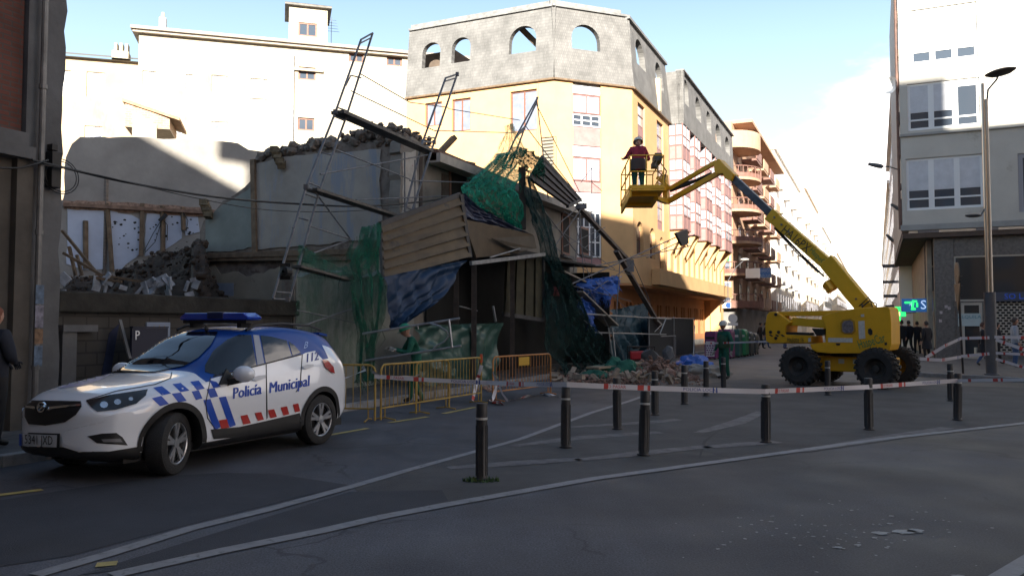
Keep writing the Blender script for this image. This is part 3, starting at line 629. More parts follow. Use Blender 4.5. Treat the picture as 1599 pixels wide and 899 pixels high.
b = MB(); facade(b, F4, t0, t1, zT-.5, zt, [TH], .2, back=False); b.box((t0, -2.6, zT-.1), (t1, -.3, zt), lambda x, y, z: F4(x, z, y)); tw = b.build('tower', RW, rb)
window(rb, F4, *TH, BROWNF, GLASS, 2, 1, .05, .09)
b = MB(); cx = (t0+t1)/2; b.box((t0-.25, -2.8, zt), (t1+.25, .25, zt+.12), lambda x, y, z: F4(x, z, y)); b.add([F4(t0-.25, zt+.13, .25), F4(t1+.25, zt+.13, .25), F4(t1+.25, zt+.13, -2.8), F4(t0-.25, zt+.13, -2.8), F4(cx, zt+.75, -1.3)], [(0, 1, 4), (1, 2, 4), (2, 3, 4), (3, 0, 4)]); b.build('tower_roof', ROOF, tw)
b = MB(); s = sz(F4, 457, 200)[0]; b.tube([F4(s, z, .08) for z in (4, 17.9)], .06, 8); b.build('downpipe', METAL, rb)
b = MB(); b.box((sz(F4, 460, 66)[0], .02, 17.0), (sz(F4, 505, 66)[0], .18, 17.15), lambda x, y, z: F4(x, z, y)); b.build('ledge', RW, rb)
b = MB(); s = sz(F4, 242, 20)[0]; b.box((s, -2, zT), (s+.38, -1.6, zT+1.2), lambda x, y, z: F4(x, z, y)); b.lathe([(.13, 0), (.1, .35)], F4(s+.19, zT+1.2, -1.8), ZA, 10); b.build('chimney', RW, rb)
b = MB(); s = t1+.35; b.tube([F4(s, zT, -2), F4(s, zT+2.4, -2)], .02, 6)
for k in range(5): b.tube([F4(s-.5+.05*k, zT+1.5+.18*k, -2), F4(s+.5-.05*k, zT+1.5+.18*k, -2)], .012, 5)
b.build('aerial', DMETAL, rb)
# lower wing on its left
ow = thing('low_rear_wing', 'lower peach rendered rear wing with slate roof beside the cream house', 'building', F4(sL-4, 0))
F5 = plane(F4(sL-8, 0, -1.0), S4, N4); zW = sz(F5, 150, 91)[1]
H5 = [prect(F5, *q) for q in ((97, 110, 110, 151), (135, 113, 163, 152), (132, 197, 160, 216))]
w = MB(); facade(w, F5, -2, 8-.05, 0, zW, H5, .3, back=False); w.box((-2, -8, 0), (7.9, -7.7, zW), lambda x, y, z: F5(x, z, y)); w.build('wall', mat('peach_render', (.44, .34, .23), .9, nz=.12, sc=.6, stain=((.46, .29, .17), .5, .58, (1, 1, .5))), ow)
for h in H5: window(ow, F5, *h, WHITEF, GLASSL, 2, 1, .1, .08)
b = MB(); b.add([F5(-2, zW+.02, .3), F5(7.9, zW+.02, .3), F5(7.9, zW+1.9, -5.5), F5(-2, zW+1.9, -5.5)], [(0, 1, 2, 3)]); b.add([F5(-2, zW-.1, .3), F5(7.9, zW-.1, .3), F5(7.9, zW-.1, -.3), F5(-2, zW-.1, -.3)], [(0, 1, 2, 3)]); b.build('roof', ROOF, ow)
b = MB(); a, c, z0, z1 = prect(F5, 172, 62, 198, 94); b.box((a, -1.3, z0-.3), (c, -.5, z1-.5), lambda x, y, z: F5(x, z, y))
for i in range(3): b.box((a+.1+i*(c-a-.3)/2, -1.2, z1-.5), (a+.3+i*(c-a-.3)/2-.05, -.6, z1), lambda x, y, z: F5(x, z, y))
b.build('chimney', RW, ow)
# brick lean-to on the party wall
F6 = plane(D(230, 200, 34), S4, N4); a, c, z0, z1 = prect(F6, 195, 162, 265, 216)
lt = thing('brick_outhouse', 'small brick outhouse with sloping top behind the grey party wall', 'outhouse', F6(0, 0))
zr = sz(F6, 264, 186)[1]; b = MB(); b.prism([F6(a, 0, 0), F6(c, 0, 0), F6(c, zr, 0), F6(a, z1, 0)], N4*-2.5); b.build('wall', brickmat('pink_brick', S4, (.52, .34, .22), (.45, .29, .19), (.5, .42, .34), .25, .1), lt)
b = MB(); b.prism([F6(a-.1, z1, .1), F6(c+.4, zr-.05, .1), F6(c+.4, zr+.08, .1), F6(a-.1, z1+.13, .1)], N4*-2.7); b.build('roof', mat('rust_tiles', (.4, .25, .15), .8, nz=.3, sc=5), lt)
b = MB(); slab(b, F6, [(a+.3, z0-1), (c-.5, z0-1), (c-.5, zr-.3), (a+.3, z1-.35)], .01, .05); b.build('plaster_panel', mat('sandy_plaster', (.5, .4, .27), .9, nz=.2, sc=2), lt)
# ---- party wall at the back of the cleared plot
PW = mat('grey_party_render', (.31, .29, .265), .95, nz=.22, sc=.7, bump=.3, bsc=7, stain=((.24, .21, .18), .9, .6, (1, 1, .6)))
F7 = plane(D(310, 320, 28), Vector((.951, .309, 0)), Vector((.309, -.951, 0)))
S7 = lambda *p: sz(F7, *p)
pw = thing('party_wall', 'tall grey rendered party wall behind the cleared plot with white plaster below', 'wall', F7(-2, 0))
O = [S7(60, 520), S7(60, 322), S7(98, 312), S7(101, 300), S7(103, 245), S7(112, 225), S7(125, 214), S7(205, 214), S7(300, 218), S7(360, 222), S7(372, 224), S7(388, 234), S7(410, 237), S7(470, 240), S7(470, 520)]
b = MB(); slab(b, F7, ragged(O, [0, 1, 1, 1, 1, 1, 1, 1, 1, 1, 1, 1, 1, 0, 0], .035, .3, 9), 0, -.4); b.build('masonry', PW, pw)
b = MB(); slab(b, F7, ragged([S7(100, 313), S7(200, 316), S7(372, 330), S7(345, 340), S7(100, 326)], [1, 1, 1, 1, 0], .03, .2, 2), .0, .05); b.build('brick_scar', mat('broken_brick_scar', (.30, .20, .15), .95, nz=.5, sc=9, bump=.6, bsc=25), pw)
WPL = mat('bluish_white_plaster', (.50, .55, .66), .85, nz=.10, sc=1.5, stain=((.22, .22, .25), 5.5, .68))
for k, (pts) in enumerate((((104, 322), (164, 322), (166, 420), (132, 421), (104, 412)), ((171, 322), (182, 322), (184, 333), (206, 336), (219, 343), (219, 395), (190, 420), (172, 421)), ((228, 326), (253, 326), (250, 390), (226, 400)), ((258, 326), (285, 328), (284, 372), (257, 390)), ((288, 328), (308, 330), (312, 362), (290, 368)))):
    b = MB(); slab(b, F7, ragged([S7(*p) for p in pts], [0, 0, 1, 1, 1, 1, 1, 1, 1][:len(pts)], .04, .25, k), .0, .025); b.build('plaster_panel', WPL, pw)
b = MB()
for x, y0, y1, x2 in ((168, 318, 424, 176), (223, 318, 400, 221), (254, 322, 395, 255), (134, 345, 420, 135), (286, 324, 360, 287)): p, q = S7(x, y0), S7(x2, y1); b.beam(F7(p[0], p[1], .06), F7(q[0], q[1], .12), .13, .1)
b.build('timber_stud', WOOD, pw)
b = MB(); p, q = S7(100, 320), S7(345, 333); b.beam(F7(p[0], p[1], .1), F7(q[0], q[1], .1), .12, .12); b.build('rail_beam', mat('reddish_timber', (.22, .14, .1), .9, nz=.4, sc=5), pw)
rr = random.Random(4); b = MB()
for i in range(42):
    x, y = rr.choice(((rr.uniform(172, 218), rr.uniform(342, 392)), (rr.uniform(228, 308), rr.uniform(330, 380)))); p = S7(x, y); r = rr.uniform(.02, .06)
    b.add([F7(p[0]+r*math.cos(a), p[1]+r*rr.uniform(.5, 1)*math.sin(a), .028) for a in [j*6.283/7 for j in range(7)]], [tuple(range(7))])
b.build('chipped_hole', DARK, pw)
b = MB()
for pts in (((254, 342), (240, 365), (226, 392)), ((254, 342), (243, 378), (228, 394)), ((252, 340), (262, 352), (262, 376)), ((285, 330), (294, 345), (291, 362)), ((287, 330), (285, 348), (289, 360))): b.tube([F7(*S7(*p), .14) for p in pts], .012, 5)
p = S7(256, 341); b.beam(F7(p[0]-.12, p[1]-.12, .16), F7(p[0]+.1, p[1]+.12, .2), .16, .1); b.build('loose_cable', BLACKP, pw)

# ---- the partly demolished house
CH = brickmat('old_masonry', UA, (.24, .19, .155), (.20, .165, .14), (.17, .15, .13), .3, .12, .02, .95, bump=.8)
RUB = mat('broken_masonry', (.17, .14, .115), .95, nz=.6, sc=2.2, bump=.5, bsc=14)
RUBD = mat('dark_earth_rubble', (.050, .034, .024), .95, nz=.7, sc=2.5, bump=.5, bsc=14)
rh = thing('demolished_house', 'half demolished two storey house with exposed blue grey inner wall and rubble on top', 'ruin', U(19.5, -14))
F8 = plane(U(19, -11.9), -VA, -UA)          # inner cross wall, s runs to the left in the picture
S8 = lambda *p: sz(F8, *p)
O = [S8(628, 620), S8(628, 238), S8(612, 226), S8(560, 222), S8(520, 228), S8(480, 232), S8(436, 240), S8(398, 250), S8(392, 282), S8(372, 300), S8(348, 314), S8(330, 336), S8(318, 345), S8(312, 362), S8(318, 395), S8(290, 400), S8(240, 420), S8(160, 430), S8(100, 430), S8(100, 560)]
b = MB(); slab(b, F8, ragged(O, [0, 1, 1, 1, 1, 1, 1, 1, 1, 1, 1, 1, 1, 1, 1, 1, 1, 1, 0, 0], .07, .22, 4), 0, -.4); b.build('cross_wall', mat('scarred_brown_masonry', (.20, .165, .14), .95, nz=.45, sc=2.0, bump=.8, bsc=10, stain=((.10, .075, .06), 1.4, .52)), rh)
BLU = mat('blue_grey_plaster', (.33, .30, .265), .9, nz=.2, sc=.9, stain=((.25, .27, .31), .9, .5, (2.2, 2.2, .35)))
b = MB(); slab(b, F8, ragged([S8(*p) for p in ((402, 256), (438, 246), (596, 234), (594, 290), (600, 372), (404, 390), (400, 320))], [1, 1, 1, 1, 1, 1, 1], .03, .2, 3), .0, .04); b.build('blue_plaster', BLU, rh)
b = MB(); slab(b, F8, ragged([S8(*p) for p in ((322, 345), (352, 318), (376, 304), (396, 288), (397, 386), (371, 390), (320, 394))], [1, 1, 1, 0, 1, 1, 1], .04, .2, 5), .0, .03); b.build('green_plaster', mat('pale_green_plaster', (.22, .24, .22), .9, nz=.18, sc=1.2, stain=((.17, .16, .14), 1.6, .6)), rh)
b = MB(); slab(b, F8, ragged([S8(*p) for p in ((290, 462), (312, 424), (336, 414), (345, 428), (372, 424), (385, 432), (430, 420), (445, 412), (600, 400), (600, 600), (290, 600))], [1, 1, 1, 1, 1, 1, 1, 1, 0, 0, 0], .05, .2, 6), .0, .03); b.build('beige_plaster', mat('dirty_beige_plaster', (.30, .26, .20), .92, nz=.2, sc=1.1, stain=((.18, .13, .11), 1.9, .58)), rh)
b = MB(); P = [S8(*p) for p in ((320, 442), (366, 442), (366, 462), (320, 462))]; slab(b, F8, P, .03, .035); b.build('blue_patch', mat('faded_blue_patch', (.24, .27, .34), .9, nz=.2, sc=2), rh)
b = MB()
for (x0, y0, x1, y1, w_) in ((313, 400, 600, 392, .16), (398, 250, 401, 395, .1), (316, 404, 560, 402, .10)): p, q = S8(x0, y0), S8(x1, y1); b.beam(F8(p[0], p[1], .08), F8(q[0], q[1], .08), w_, .16)
b.build('floor_beam', WOOD, rh)
# street front: ground-floor stub beyond the boundary wall, then the two-storey part that still stands
F9 = plane(U(0, -11.8), UA, VA); S9 = lambda *p: sz(F9, *p)
b = MB(); e = S9(666, 238)
O = [(14.35, 0), (14.35, 2.75), (15.6, 2.95), (17.2, 2.9), (18.7, 3.2), (18.75, 6.7), (19.3, 6.95), (19.6, 6.9)]+[(20.0, 6.75), (33.0, 6.55), (33.0, 2.9), (23.2, 2.9), (23.2, 0)]
slab(b, F9, ragged(O, [0, 1, 1, 1, 1, 1, 1, 1, 0, 0, 0, 0, 0], .06, .2, 8), 0, -.35)
GRW = mat('old_grey_street_render', (.22, .20, .175), .93, nz=.3, sc=.9, bump=.4, bsc=9, stain=((.17, .11, .085), 1.3, .58)); b.build('street_wall', GRW, rh)
b = MB(); slab(b, F9, ragged([(14.4, .1), (14.4, 2.7), (18.6, 2.8), (19.4, 2.6), (19.4, .1)], [0, 1, 1, 1, 0], .04, .25, 12), .0, .02); b.build('pale_render_patch', mat('greenish_pale_render', (.26, .265, .24), .9, nz=.15, sc=.9, stain=((.2, .18, .15), 1.4, .62)), rh)
b = MB(); slab(b, F9, ragged([(18.8, 3.0), (18.8, 6.4), (19.5, 6.6), (19.7, 4.5), (19.6, 3.0)], [1, 1, 1, 1, 1], .05, .2, 14), .0, .02); b.build('whitewash_patch', mat('old_whitewash', (.44, .41, .37), .9, nz=.2, sc=2, stain=((.3, .16, .12), 2.5, .56)), rh)
b = MB(); b.box((19.7, .0, 3.2), (19.85, .03, 6.5), lambda s, d, z: F9(s, z, d)); b.box((21.0, .0, 5.0), (22.2, .03, 6.2), lambda s, d, z: F9(s, z, d)); b.build('brown_panel', mat('brown_board', (.10, .075, .06), .8, nz=.3, sc=3), rh)
for (x0, x1, y0, y1) in ((876, 888, 335, 398), (700, 728, 262, 330), (905, 918, 355, 398)):
    a, c, z0, z1 = prect(F9, x0, y0, x1, y1); b = MB(); b.box((a, .02, z0), (c, .05, z1), lambda s, d, z: F9(s, z, d)); f = b.build('window', BROWNF, rh)
    b = MB(); b.box((a+.1, .055, z0+.1), (c-.1, .06, z1-.1), lambda s, d, z: F9(s, z, d)); b.build('pane', DARK, f)
    b = MB(); b.box((a-.1, .0, z0-.12), (c+.15, .18, z0-.02), lambda s, d, z: F9(s, z, d)); b.build('sill', CONC, f)
b = MB()
for i in range(7): b.box((22.6, .03, 5.1+i*.16), (23.6, .1, 5.17+i*.16), lambda s, d, z: F9(s, z, d))
b.build('vent_slats', mat('vent_tile', (.33, .27, .2), .8, nz=.3, sc=5), rh)
b = MB(); uvbox(b, 19, 33, -24, -23.6, 0, 6.6); uvbox(b, 32.6, 33, -23.6, -12.1, 0, 6.6); uvbox(b, 19.5, 33, -23.6, -13.5, 2.7, 2.9); b.build('rear_wall', CH, rh)
uvb = MB(); uvb.add([U(19.9, -11.3, 6.55), U(33.2, -11.3, 6.4), U(33.2, -13.4, 6.85), U(20.0, -13.4, 7.0), U(19.9, -11.3, 6.67), U(33.2, -11.3, 6.52), U(33.2, -13.4, 6.97), U(20.0, -13.4, 7.12)], [(0, 1, 2, 3), (4, 5, 6, 7), (0, 1, 5, 4), (1, 2, 6, 5), (2, 3, 7, 6), (3, 0, 4, 7)])
rf = uvb.build('roof', brickmat('old_roof_tiles', UA, (.26, .13, .09), (.20, .11, .08), (.08, .06, .05), .22, .09, .02, bump=1), rh)
b = MB(); uvbox(b, 19.9, 33.2, -11.35, -11.22, 6.30, 6.56); uvbox(b, 20, 33.2, -11.75, -11.36, 6.32, 6.38); b.build('fascia_board', mat('pale_eaves_board', (.42, .38, .33), .85, nz=.25, sc=2), rf)
b = MB(); b.beam(U(22.2, -12.8, 6.9), U(22.9, -12.4, 7.75), .24, .16); b.beam(U(22.6, -12.6, 7.0), U(24.1, -12.3, 7.05), .16, .14); b.build('broken_rafter', WOOD, rf)
b = MB(); P = S8(437, 235); b.mi = 0
hang = []
for k in range(5): b.cbox(F8(P[0]-.07*k+.1, P[1]-.12*k, .12), (.22, .2, .2), Matrix.Rotation(.5*k, 3, 'X'))
P = S8(324, 322)
for k in range(5): b.cbox(F8(P[0]-.05*k, P[1]+.1-.1*k, .15), (.22, .22, .2), Matrix.Rotation(.7*k, 3, 'X'))
b.split('hanging_clump', mat('old_brown_felt', (.13, .10, .06), .95, nz=.5, sc=9), rh, per=5)
# rubble lying on the wall tops: chunks
rr = random.Random(11); b = MB()
top = [S8(*p) for p in ((628, 236), (612, 224), (560, 220), (520, 226), (480, 230), (436, 238), (400, 248))]
for i in range(len(top)-1):
    a, c = top[i], top[i+1]; L_ = abs(c[0]-a[0])
    for k in range(int(L_*70)):
        t = rr.random()**1.0; h = .16+.5*math.exp(-((a[0]+(c[0]-a[0])*t-.6)/.8)**2)+.16*math.exp(-((a[0]+(c[0]-a[0])*t-2.2)/.8)**2)
        chunk(b, F8(a[0]+(c[0]-a[0])*t, a[1]+(c[1]-a[1])*t+h*rr.random()**1.5-.04, -rr.uniform(-.02, .45)), rr.choice((.06, .08, .10, .15, .2)), rr)
for k in range(170): chunk(b, U(rr.uniform(18.8, 20.6), -11.9-rr.random()*.6, 6.8+rr.uniform(-.1, .4)), rr.uniform(.04, .14), rr)
for k in range(50): brickbit(b, U(rr.uniform(20.4, 24), -12.1-rr.random()*.9, 6.85+rr.uniform(-.1, .12)), .25, rr)
q = b.build('wall_top_rubble', RUB, rh); q['kind'] = 'stuff'
# collapsed heap inside the plot
hp = [(-1, 0)]
rr = random.Random(21); b = MB()
def heap_h(px):   # top row of the heap in the picture
    P = [(95, 424), (130, 428), (180, 424), (200, 412), (240, 396), (275, 382), (300, 366), (318, 372), (330, 425), (350, 458), (470, 480)]
    for (a, ya), (c, yc) in zip(P, P[1:]):
        if a <= px <= c: return ya+(yc-ya)*(px-a)/(c-a)
    return 470
nx, ny = 60, 14; vs = []; fs = []
for j in range(ny+1):
    for i in range(nx+1):
        px = 90+258*i/nx; t = j/ny; Yd = 21.5+4.5*t if px < 300 else 19.5+5*t
        zt_ = D(px, heap_h(px)+6, Yd).z; z = zt_*(.35+.65*math.sin(t*1.57))
        p = D(px, 500, Yd); vs.append((p.x, p.y, z+noise.noise(Vector((px*.06, t*4, 0)))*.35-(.1)))
for j in range(ny):
    for i in range(nx): fs.append((j*(nx+1)+i, j*(nx+1)+i+1, (j+1)*(nx+1)+i+1, (j+1)*(nx+1)+i))
b.add(vs, fs)
for k in range(2600):
    i = rr.randrange(nx*ny+nx); v = Vector(vs[i])+Vector((rr.uniform(-.15, .15), rr.uniform(-.2, .2), rr.uniform(-.05, .08)))
    (chunk if rr.random() < .6 else brickbit)(b, v, min(.3, .035*math.exp(rr.gauss(0, .7))), rr)
tag(b.build('rubble_heap', RUBD), 'dark heap of earth and broken masonry inside the cleared plot', 'rubble', kind='stuff')
b = MB()
for x0, y0, x1, y1, d_ in ((97, 360, 150, 425, 20), (108, 385, 118, 430, 20), (120, 398, 128, 430, 20.5), (99, 395, 160, 430, 19.5), (140, 432, 190, 440, 19.5), (150, 428, 235, 442, 20)): b.beam(D(x0, y0, d_), D(x1, y1, d_), .08, .06)
tag(b.build('splintered_lath', WOOD), 'splintered timber laths sticking out of the dark rubble heap', 'timber', kind='stuff')
b = MB(); rr = random.Random(3)
for k in range(26): x = rr.uniform(95, 330); y = rr.uniform(440, 466); p = D(x, y-6, 19.5); b.cbox(p, (rr.uniform(.1, .35), .05, rr.uniform(.05, .25)), Matrix.Rotation(rr.uniform(0, 3), 3, 'Y') @ Matrix.Rotation(rr.uniform(-.8, .8), 3, 'X'))
tag(b.build('plaster_scrap', mat('pale_plaster_scrap', (.36, .38, .42), .9, nz=.4, sc=4)), 'pale scraps of plaster and board scattered on the dark heap', 'rubble', kind='stuff')

# ---- terracotta balcony block
OB = mat('terracotta_render', (.46, .29, .19), .9, nz=.15, sc=.8); OBD = mat('grey_ground_storey', (.22, .21, .2), .8, nz=.2, sc=1)
ob = thing('balcony_block', 'terracotta apartment block with curved stacked balconies past the yellow building', 'building', U(80, -13))
F10 = plane(U(73.5, -11.0), -VA, -UA)
b = MB(); uvbox(b, 73.8, 102, -26, -11.6, 3.2, 20.0); b.build('wall', OB, ob)
b = MB(); uvbox(b, 73.6, 102, -26, -11.3, 0, 3.2); b.build('ground_storey', OBD, ob)
b = MB(); uvbox(b, 74.6, 102.3, -26, -9.9, 20.0, 20.3)
b.build('roof_slab', OB, ob)
RAIL = mat('rust_red_railing', (.22, .11, .085), .7, nz=.2, sc=4)
for k in range(6):
    z = 3.2+2.85*k; c = U(75.6, -11.6, z); R_ = 2.9
    arc = [c+UA*(-R_*math.cos(a))+VA*(R_*.78*math.sin(a)) for a in [R(-25)+i*R(150)/14 for i in range(15)]]
    b = MB(); b.prism([p for p in arc]+[c+UA*2+VA*.1, c-UA*.5-VA*1.5], ZA*.22); bal = b.build('balcony', OB if k else RAIL, ob)
    if k < 5:
        b = MB(); b.tube([p+ZA*1.2 for p in arc], .05, 6)
        for p in arc: b.tube([p+ZA*.2, p+ZA*1.2], .035, 4)
        for i in range(14): b.prism([arc[i]+ZA*.22, arc[i+1]+ZA*.22, arc[i+1]+ZA*.62, arc[i]+ZA*.62], UA*.08)
        b.build('railing', RAIL, bal)
    else:
        b = MB(); b.prism([p+ZA*.22 for p in arc]+[c+UA*2+ZA*.22, c-UA*.5-VA*1.5+ZA*.22], ZA*1.3); b.build('parapet', OB, bal)
    for j in range(4):
        u0 = 79.5+j*5.5; b = MB(); uvbox(b, u0, u0+3.6, -11.6, -10.2, z, z+.2); uvbox(b, u0, u0+3.6, -10.25, -10.15, z+.2, z+1.15); b.build('side_balcony', OB if j % 2 else RAIL, ob)
GA = mat('green_awning', (.06, .22, .12), .8); 
for k in range(6):
    z = 3.35+2.85*k; mpw = plane(U(73.79, -11.7), -VA, -UA)
    if k < 5:
        window(ob, plane(U(73.79, -11.75), -VA, -UA), .1, 1.5, z+.1, z+2.2, WHITEF, GLASSL, 2, 1, -.06, .07)
        if k in (1, 2, 3): b = MB(); b.box((.15, .12, z+1.1), (1.4, .16, z+2.2), lambda s, d, zz: plane(U(73.79, -11.75), -VA, -UA)(s, zz, d)); b.build('shutter', GA, ob)
        for j in range(5): window(ob, plane(U(0, -11.59), UA, VA), 76.5+j*5.2, 78.0+j*5.2, z+.3, z+2.2, BROWNF, GLASS, 2, 1, -.08, .08)
b = MB(); b.box((0, .3, 6.3), (.01, .31, 6.4), lambda s, d, zz: U(73, -10, 0))
b = MB(); p = hit(1142, 434, U(72.3, 0), UA); 
Fb = plane(U(72.2, -8.9), -VA, -UA); a, c, z0, z1 = prect(Fb, 1157, 419, 1187, 434); b = MB(); m_ = (a+c)/2+.35
b.box((c-.9, 0, z0), (c, .05, z1), lambda s, d, z: Fb(s, z, d)); bb = b.build('banner', mat('blue_banner', (.05, .18, .5), .6), ob)
b = MB(); b.box((a-.4, 0, z0), (c-.93, .05, z1), lambda s, d, z: Fb(s, z, d)); b.build('banner', mat('white_banner', (.8, .8, .8), .6), ob)
# ---- farther fronts
def far_block(label, u0, u1, v0, v1, H, m, side, nfl, groups=None, nm='far_apartment_block'):
    o = thing(nm, label, 'building', U((u0+u1)/2, (v0+v1)/2), 0, groups)
    b = MB(); uvbox(b, u0, u1, v0, v1, 0, H); b.build('wall', m, o)
    b = MB(); uvbox(b, u0-.3, u1+.3, v0-.3, v1+.3, H, H+.35); uvbox(b, u0+1, u1-1, v0+2, v1-2, H+.35, H+1.5); b.build('cornice', m, o)
    vv = v1 if side < 0 else v0; sgn = 1 if side < 0 else -1
    wb = MB(); fb = MB(); sb = MB()
    n = int((u1-u0)/3.2)
    for i in range(n):
        for k in range(nfl):
            z = 4+k*3; u_ = u0+1+i*3.2; uvbox(wb, u_, u_+1.3, min(vv, vv+sgn*.04), max(vv, vv+sgn*.04), z, z+1.6)
            if i % 3 == 0 and side < 0: uvbox(sb, u_-.4, u_+1.8, min(vv, vv+sgn*.8), max(vv, vv+sgn*.8), z-.35, z-.2); uvbox(fb, u_-.4, u_+1.8, min(vv+sgn*.74, vv+sgn*.8), max(vv+sgn*.74, vv+sgn*.8), z-.2, z+.6)
    wb.split('window', GLASSL, o)
    if side < 0: fb.split('balcony', m, o); sb.split('balcony_slab', m, o)
    wb = MB(); dv = v1-v0
    for i in range(max(1, int(dv/3.5))):
        for k in range(nfl): z = 4+k*3; v_ = v0+1.2+i*3.5; wb.box((u0-.04, v_, z), (u0, v_+1.3, z+1.6), lambda u, v, zz: U(u, v, zz))
    wb.split('end_window', GLASSL, o)
FC = mat('far_cream_render', (.78, .74, .68), .9, nz=.08, sc=.6); FP = mat('far_peach_render', (.76, .66, .55), .9, nz=.08, sc=.6)
def vleft(px, u_):  # v of a picture column at street distance u
    p = hit(px, 480, UA*u_, UA); return p.dot(VA)
far_block('tall pale block right behind the boom, nearest beyond the terracotta balconies', 104, 140, -28, -11.2, 23.5, FC, -1, 6)
far_block('second pale block farther down the left side, lower than the first', 142, 175, -28, -10.6, 24.5, FP, -1, 6)
far_block('third pale block down the street beyond the two taller ones', 178, 215, -28, -10.0, 22, FC, -1, 6)
far_block('farthest low block closing the left side of the street', 220, 300, -28, -9.0, 20, FP, -1, 5)
far_block('peach block behind the bracket street lamps and projecting signs', 96, 150, 1.6, 18, 17, FP, 1, 5)
far_block('pale block just past the corner shop building on the right', 62, 94, 1.5, 16, 18, FC, 1, 5)
far_block('last block at the far right end of the street', 155, 260, 1.8, 18, 19, FC, 1, 5)

# ---- right-hand corner building with the shop
RB = mat('pale_stone_cladding', (.50, .475, .43), .85, nz=.08, sc=.7, bump=.1, stain=((.34, .30, .25), .6, .6))
GR = mat('grey_granite', (.13, .125, .12), .35, nz=.35, sc=9, spec=.6); GRL = mat('grey_band', (.30, .30, .29), .7, nz=.1, sc=2)
sb_ = thing('corner_shop_building', 'pale stone apartment building over a shop with white glazed window bands', 'building', U(44, 6))
F11 = plane(U(42.2, 1.2), VA, -UA)
def f11(x0, y0, x1, y1): return prect(F11, x0, y0, x1, y1)
ZG = 6.15
wins = [f11(1415, 244, 1536, 326), f11(1417, 126, 1530, 200), (f11(1420, 20, 1428, 26)[0], f11(1520, 20, 1525, 26)[1], 14.0, 16.6)]
wr = f11(1590, 238, 1640, 330)
w = MB(); facade(w, F11, 0, 18, ZG, 22, [wins[0], wins[1], wins[2], (wr[0], wr[1]+1, wr[2], wr[3])], .25, back=False); w.box((0, -20, ZG), (.3, -.25, 22), lambda s, d, z: F11(s, z, d)); w.box((.31, -20, 21.7), (18, -.3, 22), lambda s, d, z: F11(s, z, d)); w.build('wall', RB, sb_)
for i, h in enumerate(wins[:3]):
    n = 3; ws = (h[1]-h[0])/n
    for k in range(n):
        a = h[0]+ws*k
        bl = (.62 if i == 0 else (.62 if k < 2 else .15), mat('pale_roller_slats', (.55, .56, .60), .6, nz=.1, sc=3)) if i < 2 else (.75, mat('grey_blind', (.35, .38, .36), .7))
        window(sb_, F11, a, a+ws, h[2], h[3], WHITEF, GLASS, 1, 1, .08, .12, blind=bl)
        b = MB(); zz_ = h[2]+(h[3]-h[2])*.22; b.box((a+.05, -.13, zz_-.04), (a+ws-.05, -.07, zz_+.04), lambda s, d, z: F11(s, z, d)); b.build('transom', WHITEF, sb_)
window(sb_, F11, wr[0], wr[1]+1, wr[2], wr[3], mat('grey_mauve_frame', (.3, .3, .33), .6), GLASS, 2, 1, .05, .2)
b = MB()
for z in (f11(1500, 203, 1510, 206)[2], ): b.box((-.03, .01, z), (18, .1, z+.12), lambda s, d, zz: F11(s, zz, d))
z = sz(F11, 1500, 352)[1]; b.box((-.08, -.2, z-.14), (18, .14, z+.12), lambda s, d, zz: F11(s, zz, d)); b.build('band_course', GRL, sb_)
b = MB(); b.box((.0, -19.9, ZG-.4), (18, .0, ZG-.17), lambda s, d, zz: F11(s, zz, d)); b.build('soffit', mat('dark_brown_soffit', (.10, .07, .055), .8, nz=.2, sc=2), sb_)
b = MB()
rr = random.Random(2)
for k in range(9): z = 6.5+k*1.6; b.box((-.07, -.5-rr.random(), z), (-.01, -.1, z+rr.uniform(.2, 1.2)), lambda s, d, zz: F11(s, zz, d))
b.tube([F11(-.1, z, -.15) for z in (6.2, 21.9)], .06, 6); b.build('conduit_run', mat('rusty_conduit', (.17, .10, .08), .8, nz=.3, sc=4), sb_)
b = MB(); p = F11(-.25, 13.2, -.4); b.lathe([(.0, 0), (.25, .05), (.42, .2)], p, (-VA-UA).normalized(), 14); b.tube([p, F11(0, 13.0, -.4)], .02, 5); b.build('satellite_dish', WHITEF, sb_)
# ground floor, set back on the street side
a, c = sz(F11, 1461, 480)[0], sz(F11, 1492, 480)[0]
b = MB(); b.box((a, -1.1, 0), (c, -.25, ZG-.42), lambda s, d, z: F11(s, z, d)); b.build('pillar', GR, sb_)
b = MB(); b.box((a-.25, -19, 0), (a-.05, -1.2, ZG-.42), lambda s, d, z: F11(s, z, d)); b.build('arcade_wall', mat('beige_arcade_stone', (.33, .28, .22), .8, nz=.2, sc=2), sb_)
a2 = sz(F11, 1489, 430)[0]; hT = f11(1491, 397, 1640, 469); hD = f11(1503, 472, 1536, 566); hS = f11(1550, 470, 1660, 568)
b = MB(); Fg = plane(F11(0, 0, -.3), VA, -UA); facade(b, Fg, c+.01, 18, .0, ZG-.42, [(hT[0], 18, hT[2], hT[3]), (hD[0], hD[1], .13, hD[3]), (hS[0], 18, .3, hS[3])], .2, back=False); b.build('granite_front', GR, sb_)
FRM = mat('aluminium_shopfront', (.5, .48, .43), .4, .4); SG = mat('shop_glass', (.03, .035, .04), .05, spec=.9)
window(sb_, Fg, hT[0], 18, hT[2], hT[3], FRM, SG, 5, 1, .02, .07, name='shop_window')
window(sb_, Fg, hD[0], hD[1], .13, hD[3], FRM, SG, 1, 1, .02, .12, name='shop_door')
b = MB(); b.box((hT[0]+3.6-1.2, -.1, hT[2]+.35), (18, -.06, hT[2]+.5), lambda s, d, z: Fg(s, z, d)); b.build('strip_lamp', emit('cool_strip_lamp', (.35, .75, .72), .9), sb_)
